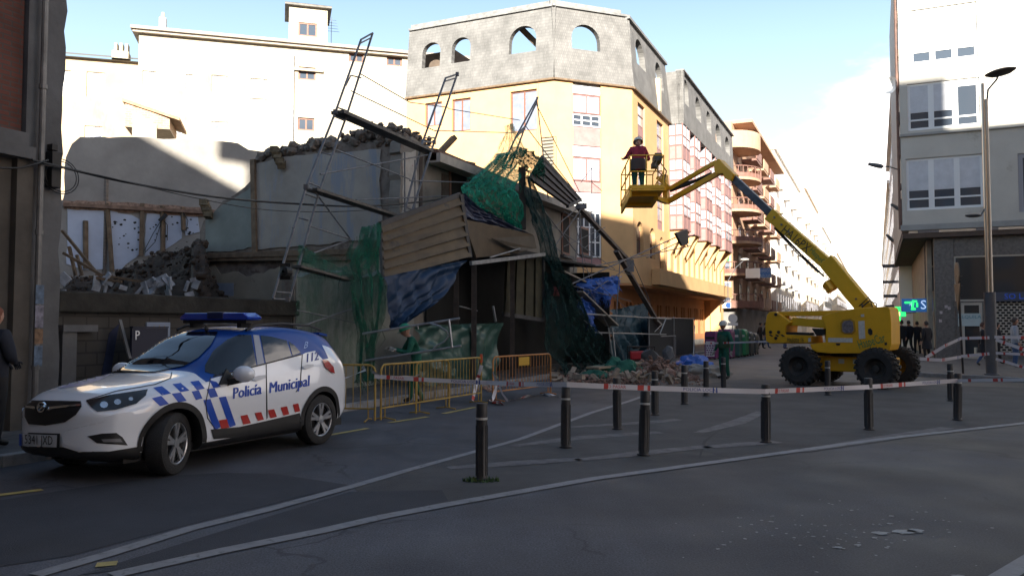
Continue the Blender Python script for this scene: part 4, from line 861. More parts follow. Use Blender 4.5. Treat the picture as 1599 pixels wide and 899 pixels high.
pd = f11(1497, 489, 1533, 509); b = MB(); b.box((pd[0], .01, pd[2]), (pd[1], .03, pd[3]), lambda s, d, z: Fg(s, z, d)); po = b.build('rental_poster', mat('pale_blue_poster', (.42, .5, .5), .7, nz=.08, sc=3), sb_)
text('ALQUILA', .2, mat('poster_print', (.10, .25, .3), .7), po, lambda x, y, z: Fg((pd[0]+pd[1])/2+x, pd[3]-.17+y, .034+z), sx=1.15)
b = MB(); b.box((hS[0], -.12, .3), (18, -.1, hS[3]), lambda s, d, z: Fg(s, z, d)); sh = b.build('shutter_backing', DARK, sb_)
b = MB(); sP = mat('perforated_shutter', (.42, .39, .34), .6, .3, nz=.2, sc=6); z = .35
k = 0
while z < hS[3]-.05:
    b.box((hS[0], -.095, z), (18, -.07, z+.035), lambda s, d, zz: Fg(s, zz, d)); s_ = hS[0]+(.11 if k % 2 else 0)
    while s_ < hS[0]+4: b.box((s_, -.093, z+.035), (s_+.07, -.072, z+.12), lambda s, d, zz: Fg(s, zz, d)); s_ += .22
    z += .12; k += 1
b.build('roller_shutter', sP, sb_)
b = MB(); q = f11(1556, 455, 1640, 470); b.box((q[0], .01, q[2]), (18, .06, q[3]), lambda s, d, z: Fg(s, z, d)); sg = b.build('fascia_sign', mat('dark_fascia', (.06, .07, .1), .5), sb_)
text('SO LA S', .36, emit('blue_letters', (.02, .07, .42), .12), sg, lambda x, y, z: Fg(q[0]+.95+x, (q[2]+q[3])/2+y, .065+z), sx=1.0)
b = MB(); 
for x, y in ((1478, 478), (1483, 480), (1470, 487), (1469, 500)): s_, z_ = sz(F11, x, y); b.box((s_-.06, -.245, z_-.09), (s_+.06, -.235, z_+.05), lambda s, d, z: F11(s, z, d))
b.split('sticker', mat('small_stickers', (.45, .4, .4), .7, nz=.5, sc=10), sb_)
# shop signs along the arcade
Fs = plane(U(44.5, 0), VA, -UA)
q = prect(Fs, 1408, 466, 1457, 487); sg = thing('blue_shop_sign', 'blue box sign with pale S hanging under the arcade beside green lights', 'sign', Fs((q[0]+q[1])/2, q[2]))
b = MB(); b.box((q[0], -.25, q[2]), (q[1], 0, q[3]), lambda s, d, z: Fs(s, z, d)); b.build('sign_box', emit('blue_sign_face', (.03, .12, .34), .15), sg, bevel=.02)
text('S', .62, emit('pale_sign_letter', (.45, .6, .85), .3), sg, lambda x, y, z: Fs(q[1]-.42+x, (q[2]+q[3])/2+y, .01+z))
text('*', .5, emit('pale_sign_letter', (.45, .6, .85), .3), sg, lambda x, y, z: Fs(q[1]-.95+x, (q[2]+q[3])/2-.05+y, .01+z))
b = MB(); cx_, cz_ = sz(Fs, 1425, 476); E = emit('green_led', (.02, .8, .12), .8)
for dx, dz, w_, h_ in ((-.2, .12, .3, .09), (.02, .12, .09, .2), (.1, .18, .2, .08), (0, -.05, .09, .25), (.03, -.2, .2, .08), (.2, .0, .08, .2)): b.box((cx_+dx-w_/2, .012, cz_+dz-h_/2), (cx_+dx+w_/2, .03, cz_+dz+h_/2), lambda s, d, z: Fs(s, z, d))
b.build('led_figure', E, sg)
b = MB(); b.tube([Fs(q[1]-.3, q[3], -.12), Fs(q[1]-.3, ZG-.4, -.12)], .03, 6); b.build('hanger', DMETAL, sg)
Fx = plane(U(56, 0), VA, -UA); cs, cz2 = sz(Fx, 1402, 490); pc = thing('pharmacy_cross', 'lit green pharmacy cross with yellow centre down the right side of the street', 'sign', Fx(cs, cz2))
b = MB(); b.box((cs-.45, -.12, cz2-.16), (cs+.45, 0, cz2+.16), lambda s, d, z: Fx(s, z, d)); b.box((cs-.16, -.118, cz2+.161), (cs+.16, -.002, cz2+.45), lambda s, d, z: Fx(s, z, d)); b.box((cs-.16, -.118, cz2-.45), (cs+.16, -.002, cz2-.161), lambda s, d, z: Fx(s, z, d)); b.build('cross', E, pc)
b = MB(); b.box((cs-.12, .002, cz2-.12), (cs+.12, .02, cz2+.12), lambda s, d, z: Fx(s, z, d)); b.build('centre_lamp', emit('yellow_led', (.9, .8, .2), 1.2), pc)
b = MB(); b.tube([Fx(cs, cz2, -.06), Fx(cs+1.2, cz2+.1, -.06)], .03, 6); b.build('bracket', DMETAL, pc)
for i, (px, py, u_, w_, lb) in enumerate(((1393, 462, 70, 1.2, 'thin dark projecting sign above the pharmacy cross'), (1392, 478, 84, 1.1, 'small dark projecting sign level with the pharmacy cross'), (1394, 415, 66, 1.4, 'dark projecting sign highest on the right side of the street'), (1391, 440, 78, 1.3, 'dark flat sign second highest on the right side of the street'))):
    Fq = plane(U(u_, 0), VA, -UA); s_, z_ = sz(Fq, px, py); b = MB(); b.box((s_-w_/2, -.1, z_-.12), (s_+w_/2, 0, z_+.12), lambda s, d, z: Fq(s, z, d)); b.box((s_+w_/2, -.07, z_-.04), (1.6, -.03, z_+.04), lambda s, d, z: Fq(s, z, d))
    tag(b.build('projecting_sign', mat('dark_sign', (.07, .07, .08), .5)), lb, 'sign', 'projecting shop signs')

# ---- houses behind and beside the photographer: they shade the square
hb = thing('tall_block_behind', 'tall brick block behind the photographer across the square', 'building', (20, -20, 0))
BB = mat('tan_brick_block', (.42, .3, .19), .9, nz=.12, sc=.5)
b = MB()
def prof(s): # roof outline
    return s
pts = [(-60, 22.6), (-14.6, 22.6), (-11.05, 21.0), (-11.05, 27.2), (9, 27.2), (9, 0), (-60, 0)]
from mathutils.geometry import tessellate_polygon
n = len(pts); V = [(x, -12, z) for x, z in pts]+[(x, -26, z) for x, z in pts]; T = [tuple(t) for t in tessellate_polygon([[Vector((x, z, 0)) for x, z in pts]])]
b.add(V, T+[tuple(i+n for i in t) for t in T]+[(i, (i+1) % n, (i+1) % n+n, i+n) for i in range(n)])
b.add([], []); uvbox(b, -25, -5, 8.6, 46, 0, 26.8); uvbox(b, -20, -5, 19.3, 22.3, 26.8, 31.7); uvbox(b, -20, -5, 22.3, 40, 26.8, 29.2); b.build('wall', BB, hb)
b = MB()
for k in range(7):
    for i in range(4): x = -12+i*4.6; b.box((x, -12.0, 4+k*3), (x+1.6, -11.95, 5.9+k*3))
    for i in range(8): v = 10.5+i*4.2; b.box((-5, v, 4+k*3), (-4.95, v+1.6, 5.9+k*3), lambda u, v, z: U(u, v, z))
b.split('window', GLASSL, hb)
eb = thing('opposite_building', 'sunlit yellow building on the side of the square, mirrored in the police car windows', 'building', U(27, 30))
b = MB(); uvbox(b, 19, 34, 19, 46, 0, 25); b.build('wall', YELW, eb); b = MB()
for k in range(7):
    for i in range(4): v = 20.5+i*4.2; b.box((18.9, v, 4+k*3), (18.99, v+1.8, 5.9+k*3), lambda u, v, z: U(u, v, z))
    for i in range(3): u_ = 21+i*4.4; b.box((u_, 18.9, 4+k*3), (u_+1.8, 18.99, 5.9+k*3), lambda u, v, z: U(u, v, z))
b.split('window', GLASS, eb)
# ================================================================ police car
cA, cB = G(266, 741), G(491, 694)
cd = (cB-cA).normalized(); crot = math.atan2(cd.y, cd.x); cyl = Vector((-math.sin(crot), math.cos(crot), 0))
CSC = (cB-cA).length/2.555
car = thing('police_car', 'white and blue municipal police crossover with light bar, chequered stripes and red squares', 'police car', cA+cyl*.80+cd*0, crot)
CM = ROOT[car.name]
def itp(x, T):
    if x <= T[0][0]: return T[0][1]
    for (a, ya), (c, yc) in zip(T, T[1:]):
        if x <= c: t = (x-a)/(c-a); t = t*t*(3-2*t)*.5+t*.5; return ya+(yc-ya)*t
    return T[-1][1]
tW = [(-.86, .74), (-.75, .80), (-.4, .865), (0, .885), (1.2, .875), (2.5, .89), (3.0, .87), (3.25, .82), (3.40, .74)]
tS = [(-.86, .70), (-.75, .79), (-.4, .88), (0, .93), (.5, .99), (1.2, 1.02), (2.2, 1.08), (2.8, 1.16), (3.2, 1.13), (3.40, .95)]
tT = [(-.86, .74), (-.80, .85), (-.66, .93), (-.3, 1.00), (0, 1.04), (.34, 1.085), (.46, 1.12), (.8, 1.33), (1.15, 1.52), (1.4, 1.60), (1.8, 1.645), (2.3, 1.635), (2.8, 1.575), (3.05, 1.50), (3.2, 1.38), (3.34, 1.12), (3.40, .98)]
tR = [(-.86, .58), (-.4, .66), (.2, .70), (.46, .70), (.8, .66), (1.2, .60), (1.6, .60), (2.4, .60), (2.9, .57), (3.2, .60), (3.4, .62)]
tB = [(-.86, .26), (-.6, .2), (0, .2), (2.6, .2), (3.1, .26), (3.4, .34)]
def sec(x):
    w, s, t, r, zb = itp(x, tW), itp(x, tS), itp(x, tT), itp(x, tR), itp(x, tB)
    s = min(s, t-.02); g = max(0, t-s)
    k = min(1, max(0, (g-.12)/.3)); k = k*k*(3-2*k)        # 0 over the bonnet, 1 in the cabin
    e = t-.055*k-(1-k)*g*.45; r_ = r
    P = [(0, zb), (w*.8, zb), (w*.965, zb+.04), (w*.985, zb+.16), (w*.965, .5), (w, .64), (w*1.0, .78), (w*.985, s-.07), (w*.955, s-.01), (w*.955+(r_-w*.955)*.06, s+g*.05)]
    for q in (.3, .6, .85): P.append((w*.94+(r_-w*.94)*(q**1.25), s+(e-s)*q))
    P += [(r_, e), (r_-.05, e+(t-e)*.55), (r_*.72, t-(t-e)*.22), (r_*.4, t-(t-e)*.06), (0, t)]
    return P
xs = [-.86, -.83, -.79, -.73, -.66, -.55, -.4, -.2, 0, .2, .34, .40, .46, .55, .68, .85, 1.0, 1.15, 1.28, 1.4, 1.6, 1.8, 2.05, 2.3, 2.55, 2.8, 2.93, 3.05, 3.13, 3.2, 3.27, 3.34, 3.38, 3.40]
def warp(x, y, z):
    a = abs(y)/.885
    if x < .1: q = min(1, (.1-x)/.9); x += q*(.30*a**3.0)+q*.03*max(0, (z-.62)/.2)*0; 
    if x > 2.7: q = min(1, (x-2.7)/.7); x -= q*.20*a**3
    return (x, y, z)
rings = []
def ring(x, sc=1., zc=.5):
    P = sec(x); F = P+[(-y, z) for y, z in P[-2:0:-1]]
    return [warp(x-(1-sc)*.0, y*sc, zc+(z-zc)*sc) for y, z in F]
for s_ in (.05, .3, .55, .8): rings.append(ring(-.86, s_))
for x in xs: rings.append(ring(x))
for s_ in (.8, .55, .3, .05): rings.append(ring(3.40, s_, .65))
n = len(rings[0]); V = [p for r_ in rings for p in r_]; F = []; MI = []
for i in range(len(rings)-1):
    xm = (rings[i][0][0]+rings[i+1][0][0])/2
    for j in range(n):
        F.append((i*n+j, i*n+(j+1) % n, (i+1)*n+(j+1) % n, (i+1)*n+j)); jj = j if j < n//2 else n-1-j
        x0 = rings[i][9][0]; MI.append(1 if (jj >= (9 if x0 < 2.7 else 11) and x0 > .42 and i < len(rings)-7) else 0)
F += [tuple(range(n))[::-1], tuple((len(rings)-1)*n+j for j in range(n))]; MI += [0, 0]
CW = mat('white_car_paint', (.76, .79, .84), .22, coat=.8); CBL = mat('blue_car_paint', (.005, .055, .30), .35, spec=.3, coat=.15)
CG = mat('tinted_car_glass', (.008, .009, .012), .02, spec=.8); CK = BLACKP; CR = mat('red_vinyl', (.42, .03, .025), .4); CVB = mat('blue_vinyl', (.015, .07, .42), .4)
me = bpy.data.meshes.new('body'); me.from_pydata(V, [], F); body = bpy.data.objects.new('body', me); COL.objects.link(body)
for m in (CW, CBL, CK): me.materials.append(m)
me.polygons.foreach_set('material_index', MI); bm = bmesh.new(); bm.from_mesh(me); bmesh.ops.recalc_face_normals(bm, faces=bm.faces); bm.to_mesh(me); bm.free()
ss = body.modifiers.new('s', 'SUBSURF'); ss.levels = 1; ss.render_levels = 1
cuts = []
for x, y in ((0, .9), (0, -.9), (2.555, .9), (2.555, -.9)):
    cm = MB(); cm.lathe([(0.001, -.32), (.40, -.32), (.40, .3), (0.001, .3)], (x, y, .35), (0, 1, 0), 36); ROOT['x'] = Matrix.Identity(4)
    ORIG = True; co = cm.build('cut', CK, None, merge=True); ORIG = False; cuts.append(co)
    bo = body.modifiers.new('b', 'BOOLEAN'); bo.object = co; bo.operation = 'DIFFERENCE'; bo.solver = 'EXACT'
bpy.context.view_layer.update()
me2 = bpy.data.meshes.new_from_object(body.evaluated_get(bpy.context.evaluated_depsgraph_get())); body.modifiers.clear(); body.data = me2
for c in cuts: bpy.data.objects.remove(c)
me2.polygons.foreach_set('use_smooth', [True]*len(me2.polygons)); me2.set_sharp_from_angle(angle=R(40))
for p in me2.polygons:   # inside of the arches is black
    c = p.center
    for ax in (0, 2.555):
        rd = math.hypot(c.x-ax, c.z-.35)
        if rd < .405 and abs(c.y) < .95 and c.z > .15 and (rd < .395 or p.normal.dot(Vector((ax-c.x, 0, .35-c.z))) > .2): p.material_index = 2
    if c.z < .33: p.material_index = 2
body.parent = car; ROOT[body.name] = CM
bvh = BVHTree.FromPolygons([v.co.copy() for v in me2.vertices], [tuple(p.vertices) for p in me2.polygons])
CMi = CM.inverted(); camL = CMi @ CAM; rot3 = CMi.to_3x3()
def cast(px, py, off=.004):
    d = (rot3 @ ray(px, py)).normalized(); h = bvh.ray_cast(camL, d)
    if h[0] is None:
        t = -(camL-Vector((1.3, 0, 1))).dot(d); h = bvh.find_nearest(camL+d*t)
    nn = h[1]; nn = nn if nn.dot(d) < 0 else -nn
    return h[0]+nn*off
def zc(x, y): return x/2.6433, 440+y/2.6433
def pdecal(name, poly, m, off=.004, step=9, parent=None, mirror=False, conv=zc):
    """outline measured on the photograph, laid onto the body surface"""
    bm = bmesh.new(); pts = [conv(*p) for p in poly]; f = bm.faces.new([bm.verts.new((x, y, 0)) for x, y in pts])
    x0, x1 = min(p[0] for p in pts), max(p[0] for p in pts); y0, y1 = min(p[1] for p in pts), max(p[1] for p in pts); st_ = step/2.6
    k = x0+st_
    while k < x1: bmesh.ops.bisect_plane(bm, geom=bm.verts[:]+bm.edges[:]+bm.faces[:], plane_co=(k, 0, 0), plane_no=(1, 0, 0)); k += st_
    k = y0+st_
    while k < y1: bmesh.ops.bisect_plane(bm, geom=bm.verts[:]+bm.edges[:]+bm.faces[:], plane_co=(0, k, 0), plane_no=(0, 1, 0)); k += st_
    bmesh.ops.triangulate(bm, faces=bm.faces[:])
    bm.verts.index_update(); vs = [cast(v.co.x, v.co.y, off) for v in bm.verts]; fs = [tuple(v.index for v in f.verts) for f in bm.faces]; bm.free()
    b = MB(); b.add([CM @ v for v in vs], fs)
    if mirror:
        b2_ = MB(); b2_.add([CM @ Vector((v.x, -v.y, v.z)) for v in vs], fs); b2_.build(name, m, parent or car)
    o = b.build(name, m, parent or car, smooth=False)
    o.data.polygons.foreach_set('use_smooth', [True]*len(o.data.polygons)); return o
RED_ = [((992, 552), (1020, 547), (1034, 582), (1003, 588)), ((1050, 540), (1077, 536), (1088, 567), (1063, 573)), ((1104, 528), (1130, 524), (1142, 556), (1115, 562)), ((1157, 517), (1183, 512), (1193, 545), (1168, 551)), ((1208, 505), (1230, 500), (1238, 532), (1217, 538)), ((902, 570), (935, 565), (945, 600), (912, 607))]
BLU_ = [((632, 436), (668, 430), (706, 460), (668, 468)), ((712, 422), (745, 417), (782, 448), (745, 455)), ((785, 412), (820, 407), (845, 440), (812, 446)), ((862, 404), (892, 412), (912, 432), (880, 437)),
 ((626, 480), (665, 470), (697, 503), (660, 512)), ((708, 461), (745, 456), (770, 490), (735, 496)), ((790, 452), (820, 446), (835, 480), (808, 487)), ((852, 442), (885, 438), (900, 472), (868, 478)), ((838, 487), (868, 482), (910, 598), (884, 613)), ((902, 476), (932, 472), (973, 590), (947, 600))]
for i, p in enumerate(RED_): pdecal('red_square', p, CR, .006)
for p in BLU_: pdecal('blue_check', p, CVB, .003)
pdecal('windscreen', [(362, 371), (432, 322), (512, 271), (632, 221), (705, 210), (900, 209), (872, 262), (820, 315), (765, 348), (640, 373), (480, 376)], CG, .014, step=5)
pdecal('side_window', [(846, 345), (882, 283), (940, 238), (985, 219), (1036, 219), (1058, 345), (985, 360), (890, 384), (846, 372)], CG, .005, mirror=True)
pdecal('door_top', [(868, 400), (985, 368), (1243, 302), (1262, 292), (1300, 284), (1333, 322), (1300, 350), (1240, 362), (1095, 395), (880, 440)], CW, .0016, mirror=True)
pdecal('side_window', [(1074, 221), (1120, 226), (1182, 242), (1203, 305), (1150, 320), (1096, 335)], CG, .005, mirror=True)
pdecal('quarter_window', [(1190, 245), (1215, 262), (1240, 292), (1207, 304)], CG, .005, mirror=True)
pdecal('window_pillar', [(1044, 219), (1068, 220), (1090, 337), (1062, 345)], mat('silver_pillar', (.3, .33, .4), .35), .005)
pdecal('window_trim', [(878, 388), (985, 363), (1240, 297), (1243, 302), (985, 369), (880, 394)], BLACKP, .006)
pdecal('headlight', [(356, 492), (450, 468), (610, 444), (602, 470), (562, 503), (480, 528), (402, 536), (380, 520)], mat('headlight_lens', (.025, .027, .03), .12, spec=.5), .008)
for q in ((430, 508, 17), (485, 497, 15), (540, 485, 10)):
    pdecal('headlight_lamp', [(q[0]+q[2]*math.cos(a*.785), q[1]+q[2]*.8*math.sin(a*.785)) for a in range(8)], mat('lamp_reflector', (.55, .57, .6), .15, .8), .011)
gr = pdecal('grille', [(104, 500), (122, 489), (240, 491), (335, 493), (338, 515), (315, 548), (270, 578), (190, 592), (120, 586), (103, 555)], mat('black_grille', (.012, .012, .014), .4), .006)
pdecal('chrome_bar', [(205, 518), (337, 506), (338, 513), (205, 528)], mat('chrome', (.75, .76, .78), .12, 1), .02, parent=gr)
pdecal('chrome_bar', [(105, 512), (150, 516), (150, 526), (104, 519)], mat('chrome', (.75, .76, .78), .12, 1), .02, parent=gr)
ec = cast(*zc(182, 521), .03); b = MB(); b.lathe([(.042, -.01), (.056, -.01), (.056, .012), (.042, .012)], CM @ ec, CM.to_3x3() @ Vector((-1, -.12, .1)), 24, close=True)
b.beam(CM @ (ec+Vector((-.01, .055, -.015))), CM @ (ec+Vector((-.01, .0, .02))), .02, .02); b.beam(CM @ (ec+Vector((-.01, .0, -.02))), CM @ (ec+Vector((-.01, -.055, .015))), .02, .02); b.build('emblem', mat('chrome', (1, 1, 1)), gr)
pdecal('fog_lamp_recess', [(362, 636), (420, 625), (480, 622), (505, 640), (527, 674), (400, 664)], BLACKP, .005)
pdecal('fog_lamp', [(420, 648), (495, 645), (505, 660), (430, 660)], mat('fog_lens', (.18, .18, .19), .2), .012)
pdecal('lower_bumper', [(62, 690), (78, 672), (130, 680), (265, 680), (328, 700), (450, 698), (585, 676), (592, 700), (600, 740), (480, 750), (386, 756), (250, 742), (100, 734), (62, 714)], BLACKP, .01)
pdecal('skid_plate', [(64, 714), (170, 718), (262, 726), (330, 738), (382, 757), (250, 752), (110, 742), (70, 732)], mat('satin_silver', (.32, .33, .34), .35, .7), .02)
pdecal('plate_frame', [(87, 619), (256, 624), (254, 684), (87, 679)], BLACKP, .024, step=40)
pp = pdecal('number_plate', [(93, 625), (246, 630), (244, 679), (93, 673)], mat('plate_white', (.55, .57, .6), .5), .03, step=40)
pdecal('plate_band', [(93, 625), (104, 625.5), (104, 673.5), (93, 673)], CVB, .033, step=40, parent=pp)
def ptext(s, size, ox, oy, dx, dy, ux, uy, m, parent, off, name='lettering', sx=1., conv=zc, bold=0.):
    vs, fs = text_pts(s, 1, sx, 0, 0); b = MB()
    for q_ in ((0, -1.0, 1.0) if bold else (0,)): b.add([CM @ cast(*conv(ox+dx*(x+q_*bold)+ux*y, oy+dy*(x+q_*bold)+uy*y), off+.0007*abs(q_)+.0004*q_) for x, y, z in vs], fs)
    return b.build(name, m, parent)
ptext('5341 JXD', 1, 173, 651, 33, 1.6, -.5, -52, mat('plate_black', (.02, .02, .02), .5), pp, .036, sx=.88)
ptext('Policía', 1, 1019, 452, 54, -9.5, 3, -66, CVB, car, .005, sx=.86, bold=.030)
ptext('Municipal', 1, 1194, 424, 51, -9.3, 4, -64, CVB, car, .005, sx=.87, bold=.030)
ptext('112', 1, 1287, 312, 40, -9, 3, -52, mat('deep_blue_vinyl', (.008, .03, .22), .4), car, .006, sx=.95, bold=.030)
ptext('B', 1, 1262, 262, 40, -6, 10, -40, mat('pale_blue_vinyl', (.3, .42, .7), .4), car, .006, sx=.8)
for P in ([(1096, 338), (1100, 338), (1104, 560), (1099, 568)], [(868, 392), (871, 392), (850, 500), (858, 560), (900, 622), (896, 622), (854, 562), (846, 500)], [(1245, 300), (1249, 298), (1240, 430), (1222, 455), (1219, 453), (1236, 428)], [(708, 372), (711, 374), (706, 398), (640, 425), (480, 452), (360, 490), (355, 488), (478, 449), (638, 422), (702, 396)]): pdecal('panel_gap', P, CK, .0034)
for P in ([(1036, 396), (1060, 390), (1090, 386), (1090, 398), (1060, 408), (1040, 408)], [(1244, 349), (1262, 344), (1288, 342), (1288, 352), (1264, 360), (1246, 358)]): pdecal('door_handle', P, mat('pale_handle', (.5, .52, .55), .3), .03)
pdecal('sill_cladding', [(868, 608), (985, 598), (1100, 572), (1236, 540), (1240, 560), (1236, 600), (1100, 625), (985, 640), (880, 648)], BLACKP, .008, mirror=True)
pdecal('tail_light', [(1326, 322), (1350, 326), (1372, 350), (1378, 378), (1362, 372), (1338, 352)], mat('tail_red', (.35, .02, .02), .2, coat=1), .02)
pdecal('bonnet_crest', [(240, 440), (300, 400), (400, 384), (455, 382), (410, 405), (340, 428)], mat('faded_crest_vinyl', (.22, .22, .36), .4, nz=.4, sc=14), .003)
# wheel-arch trims and wheels
for ax in (0, 2.555):
    for sgn in (-1, 1):
        b = MB(); ring_ = []
        for i in range(27):
            a = R(-6)+i*R(192)/26
            for rd in (.385, .455):
                x, z = ax+rd*math.cos(a), .35+rd*math.sin(a); h = bvh.ray_cast(Vector((x, sgn*2.5, z)), Vector((0, -sgn, 0)))
                y = h[0].y if h[0] is not None else sgn*.86
                if rd < .4 and (h[0] is None or abs(y) < .74): y = ring_[-1][1] if ring_ and abs(ring_[-1][1]) > .7 else sgn*.86
                if rd > .4 and abs(y) < .72: y = sgn*.84
                ring_.append((x, y, z))
        for i in range(26):
            q = [ring_[2*i], ring_[2*i+1], ring_[2*i+3], ring_[2*i+2]]; yy = max(abs(p[1]) for p in q)
            P = []
            for p, out in zip(q, (1, 0, 0, 1)): P.append(CM @ Vector((p[0], sgn*(abs(q[1][1] if p in (q[0], q[1]) else q[2][1])+.012), p[2])))
            b.quad(*P); b.quad(P[0], P[3], P[3]-cyl*0+(CM.to_3x3() @ Vector((0, -sgn*.1, 0))), P[0]+(CM.to_3x3() @ Vector((0, -sgn*.1, 0))))
        b.build('wheel_arch_trim', BLACKP, car)
TY = mat('tyre_rubber', (.018, .018, .019), .8, nz=.3, sc=12, bump=.3, bsc=60); RIM = mat('alloy_rim', (.42, .43, .45), .3, .7)
for ax in (0, 2.555):
    for sgn in (-1, 1):
        steer = R(20) if ax == 0 else 0; q = Matrix.Rotation(steer, 3, 'Z'); c = Vector((ax, sgn*.76, .345)); axd = q @ Vector((0, sgn, 0))
        T = lambda v: CM @ v
        b = MB(); b.lathe([(.20, -.11), (.30, -.115), (.335, -.10), (.345, -.07), (.345, .07), (.335, .10), (.30, .115), (.235, .112), (.232, .09), (.20, .05)], CM @ c, CM.to_3x3() @ axd, 36); ty = b.build('wheel', TY, car, smooth=True)
        b = MB(); b.lathe([(.236, .10), (.226, .108), (.216, .10), (.21, .03), (.0, .0)], CM @ c, CM.to_3x3() @ axd, 36)
        xa = q @ Vector((1, 0, 0))
        for k in range(5):
            for dk in (-.17, .17):
                a = k*1.2566+.3; d1 = xa*math.cos(a+dk*.4)+ZA*math.sin(a+dk*.4); d2_ = xa*math.cos(a+dk)+ZA*math.sin(a+dk)
                b.beam(CM @ (c+axd*.085+d1*.05), CM @ (c+axd*.095+d2_*.215), .042, .02, up=CM.to_3x3() @ axd)
        b.lathe([(.055, .06), (.055, .10), (.0, .104)], CM @ c, CM.to_3x3() @ axd, 16); b.build('rim', RIM, ty)
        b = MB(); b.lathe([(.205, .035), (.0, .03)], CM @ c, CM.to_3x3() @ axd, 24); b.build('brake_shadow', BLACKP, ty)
# roof bar, rails, mirrors
LT = lambda x, y, z: CM @ Vector((x, y, z))
BLG = mat('blue_lens', (.01, .05, .42), .1, coat=1)
b = MB(); b.prism([LT(1.38, y, z) for y, z in ((-.58, 1.72), (-.60, 1.76), (-.50, 1.815), (.50, 1.815), (.60, 1.76), (.58, 1.72))], (CM.to_3x3() @ Vector((.26, 0, 0)))); lb = b.build('light_bar', BLG, car, bevel=.015)
b = MB(); b.box((1.375, -.18, 1.735), (1.645, .10, 1.825), LT); b.build('light_bar_centre', mat('navy_cover', (.01, .02, .09), .3), lb, bevel=.01)
b = MB(); b.box((1.40, -.55, 1.68), (1.62, .55, 1.722), LT); b.box((1.42, -.45, 1.62), (1.6, -.38, 1.69), LT); b.box((1.42, .38, 1.62), (1.6, .45, 1.69), LT); b.build('light_bar_foot', BLACKP, lb)
for sgn in (-1, 1):
    b = MB(); b.tube([LT(x, sgn*y, z) for x, y, z in ((1.35, .60, 1.59), (1.5, .60, 1.645), (2.0, .605, 1.675), (2.6, .60, 1.65), (2.9, .57, 1.58))], .017, 6); b.build('roof_rail', BLACKP, car)
    b = MB(); b.ball(LT(.86, sgn*1.03, 1.07), .135, 14, (.8, 1.1, .75), CM.to_3x3()); mi = b.build('door_mirror', CW, car, smooth=True)
    b = MB(); b.beam(LT(.80, sgn*.86, .97), LT(.84, sgn*1.0, 1.0), .09, .07); b.prism([LT(.62, sgn*.865, .95), LT(.92, sgn*.865, .97), LT(.80, sgn*.80, 1.13)], CM.to_3x3() @ Vector((0, sgn*.02, 0))); b.build('mirror_foot', BLACKP, mi)
b = MB(); b.tube([LT(1.28, 0, 1.58), LT(1.27, 0, 1.66)], .012, 6); b.ball(LT(1.275, 0, 1.60), .03, 8); b.build('aerial_stub', BLACKP, car)
b = MB(); b.tube([LT(2.75, -.2, 1.58), LT(2.8, -.2, 1.80)], .006, 5); b.build('aerial', BLACKP, car)
b = MB(); b.box((-.55, -.72, .2), (3.2, .72, .3), LT); b.build('underbody', BLACKP, car)
b = MB(); b.prism([LT(2.95, -.5, 1.52), LT(3.16, -.48, 1.49), LT(3.16, .48, 1.49), LT(2.95, .5, 1.52)], ZA*.03); b.build('spoiler', CBL, car)

# ================================================================ articulated boom lift
e1 = Vector((-.765, .645, 0)).normalized(); e2 = Vector((-e1.y, e1.x, 0)); O_ = Vector((9.32, 22.55, 0))
YL = mat('lift_yellow', (.74, .39, .012), .4, nz=.08, sc=2, stain=((.42, .24, .03), 2.2, .64)); YLD = mat('lift_boom_yellow', (.70, .41, .015), .4, nz=.08, sc=2)
lift = thing('boom_lift', 'yellow articulated boom lift on four big black wheels with raised basket', 'boom lift', O_)
LF = lambda a, bb, z: O_+e1*a+e2*bb+ZA*z
def lp(bb): return plane(O_+e2*bb, e1, e2)
Z1 = lambda x, y: (1160+.31135*x, 400+.31146*y)
def lslab(name, pts, b0, b1, m, conv=Z1, parent=None, bevel=0):
    mp = lp(b0); P = [sz(mp, *conv(*p)) for p in pts]; b = MB(); slab(b, mp, P, 0, b1-b0); return b.build(name, m, parent or lift, bevel=bevel)
# wheels
cent = []
TW = mat('lift_tyre', (.03, .029, .028), .85, nz=.3, sc=6, bump=.3)
for px, py, bb in ((1250, 577, .98), (1370, 577, .98), (None, 0, -.98), (None, 1, -.98)):
    if px: s, z = sz(lp(bb), px, py); cent.append(s)
    else: s = cent[py]
    r = .53; c = LF(s, bb, r); ax = e2*(1 if bb > 0 else -1)
    b = MB(); b.lathe([(.25, -.20), (.42, -.21), (.50, -.17), (.515, 0), (.50, .17), (.42, .21), (.27, .20), (.25, .1)], c, ax, 40)
    for k in range(22):
        a = k*6.2832/22; d = e1*math.cos(a)+ZA*math.sin(a); t = -e1*math.sin(a)+ZA*math.cos(a)
        for sg_, o2 in ((1, 0), (-1, .14)):
            aa = a+o2; d = e1*math.cos(aa)+ZA*math.sin(aa); t = -e1*math.sin(aa)+ZA*math.cos(aa); b.beam(c+d*.515+ax*.20*sg_, c+d*.53+ax*.01*sg_+t*.06, .05, .05, up=d)
            b.beam(c+d*.44+ax*.205*sg_, c+d*.515+ax*.20*sg_, .05, .03, up=ax)
    w_ = b.build('wheel', TW, lift)
    b = MB(); b.lathe([(.26, .12), (.25, .15), (.2, .08), (.1, .06), (.09, .13), (0, .14)], c, ax, 24)
    for k in range(8): a = k*.785; b.tube([c+(e1*math.cos(a)+ZA*math.sin(a))*.15+ax*.06, c+(e1*math.cos(a)+ZA*math.sin(a))*.15+ax*.10], .018, 6)
    b.build('hub', mat('dirty_black_hub', (.03, .028, .025), .6) if bb > 0 else YL, w_)
sw0, sw1 = cent; b = MB()
for s in (sw0, sw1): b.beam(LF(s, -.8, .53), LF(s, .8, .53), .16, .16)
b.build('axle', mat('dirty_black_hub', (.03, .028, .025)), lift)
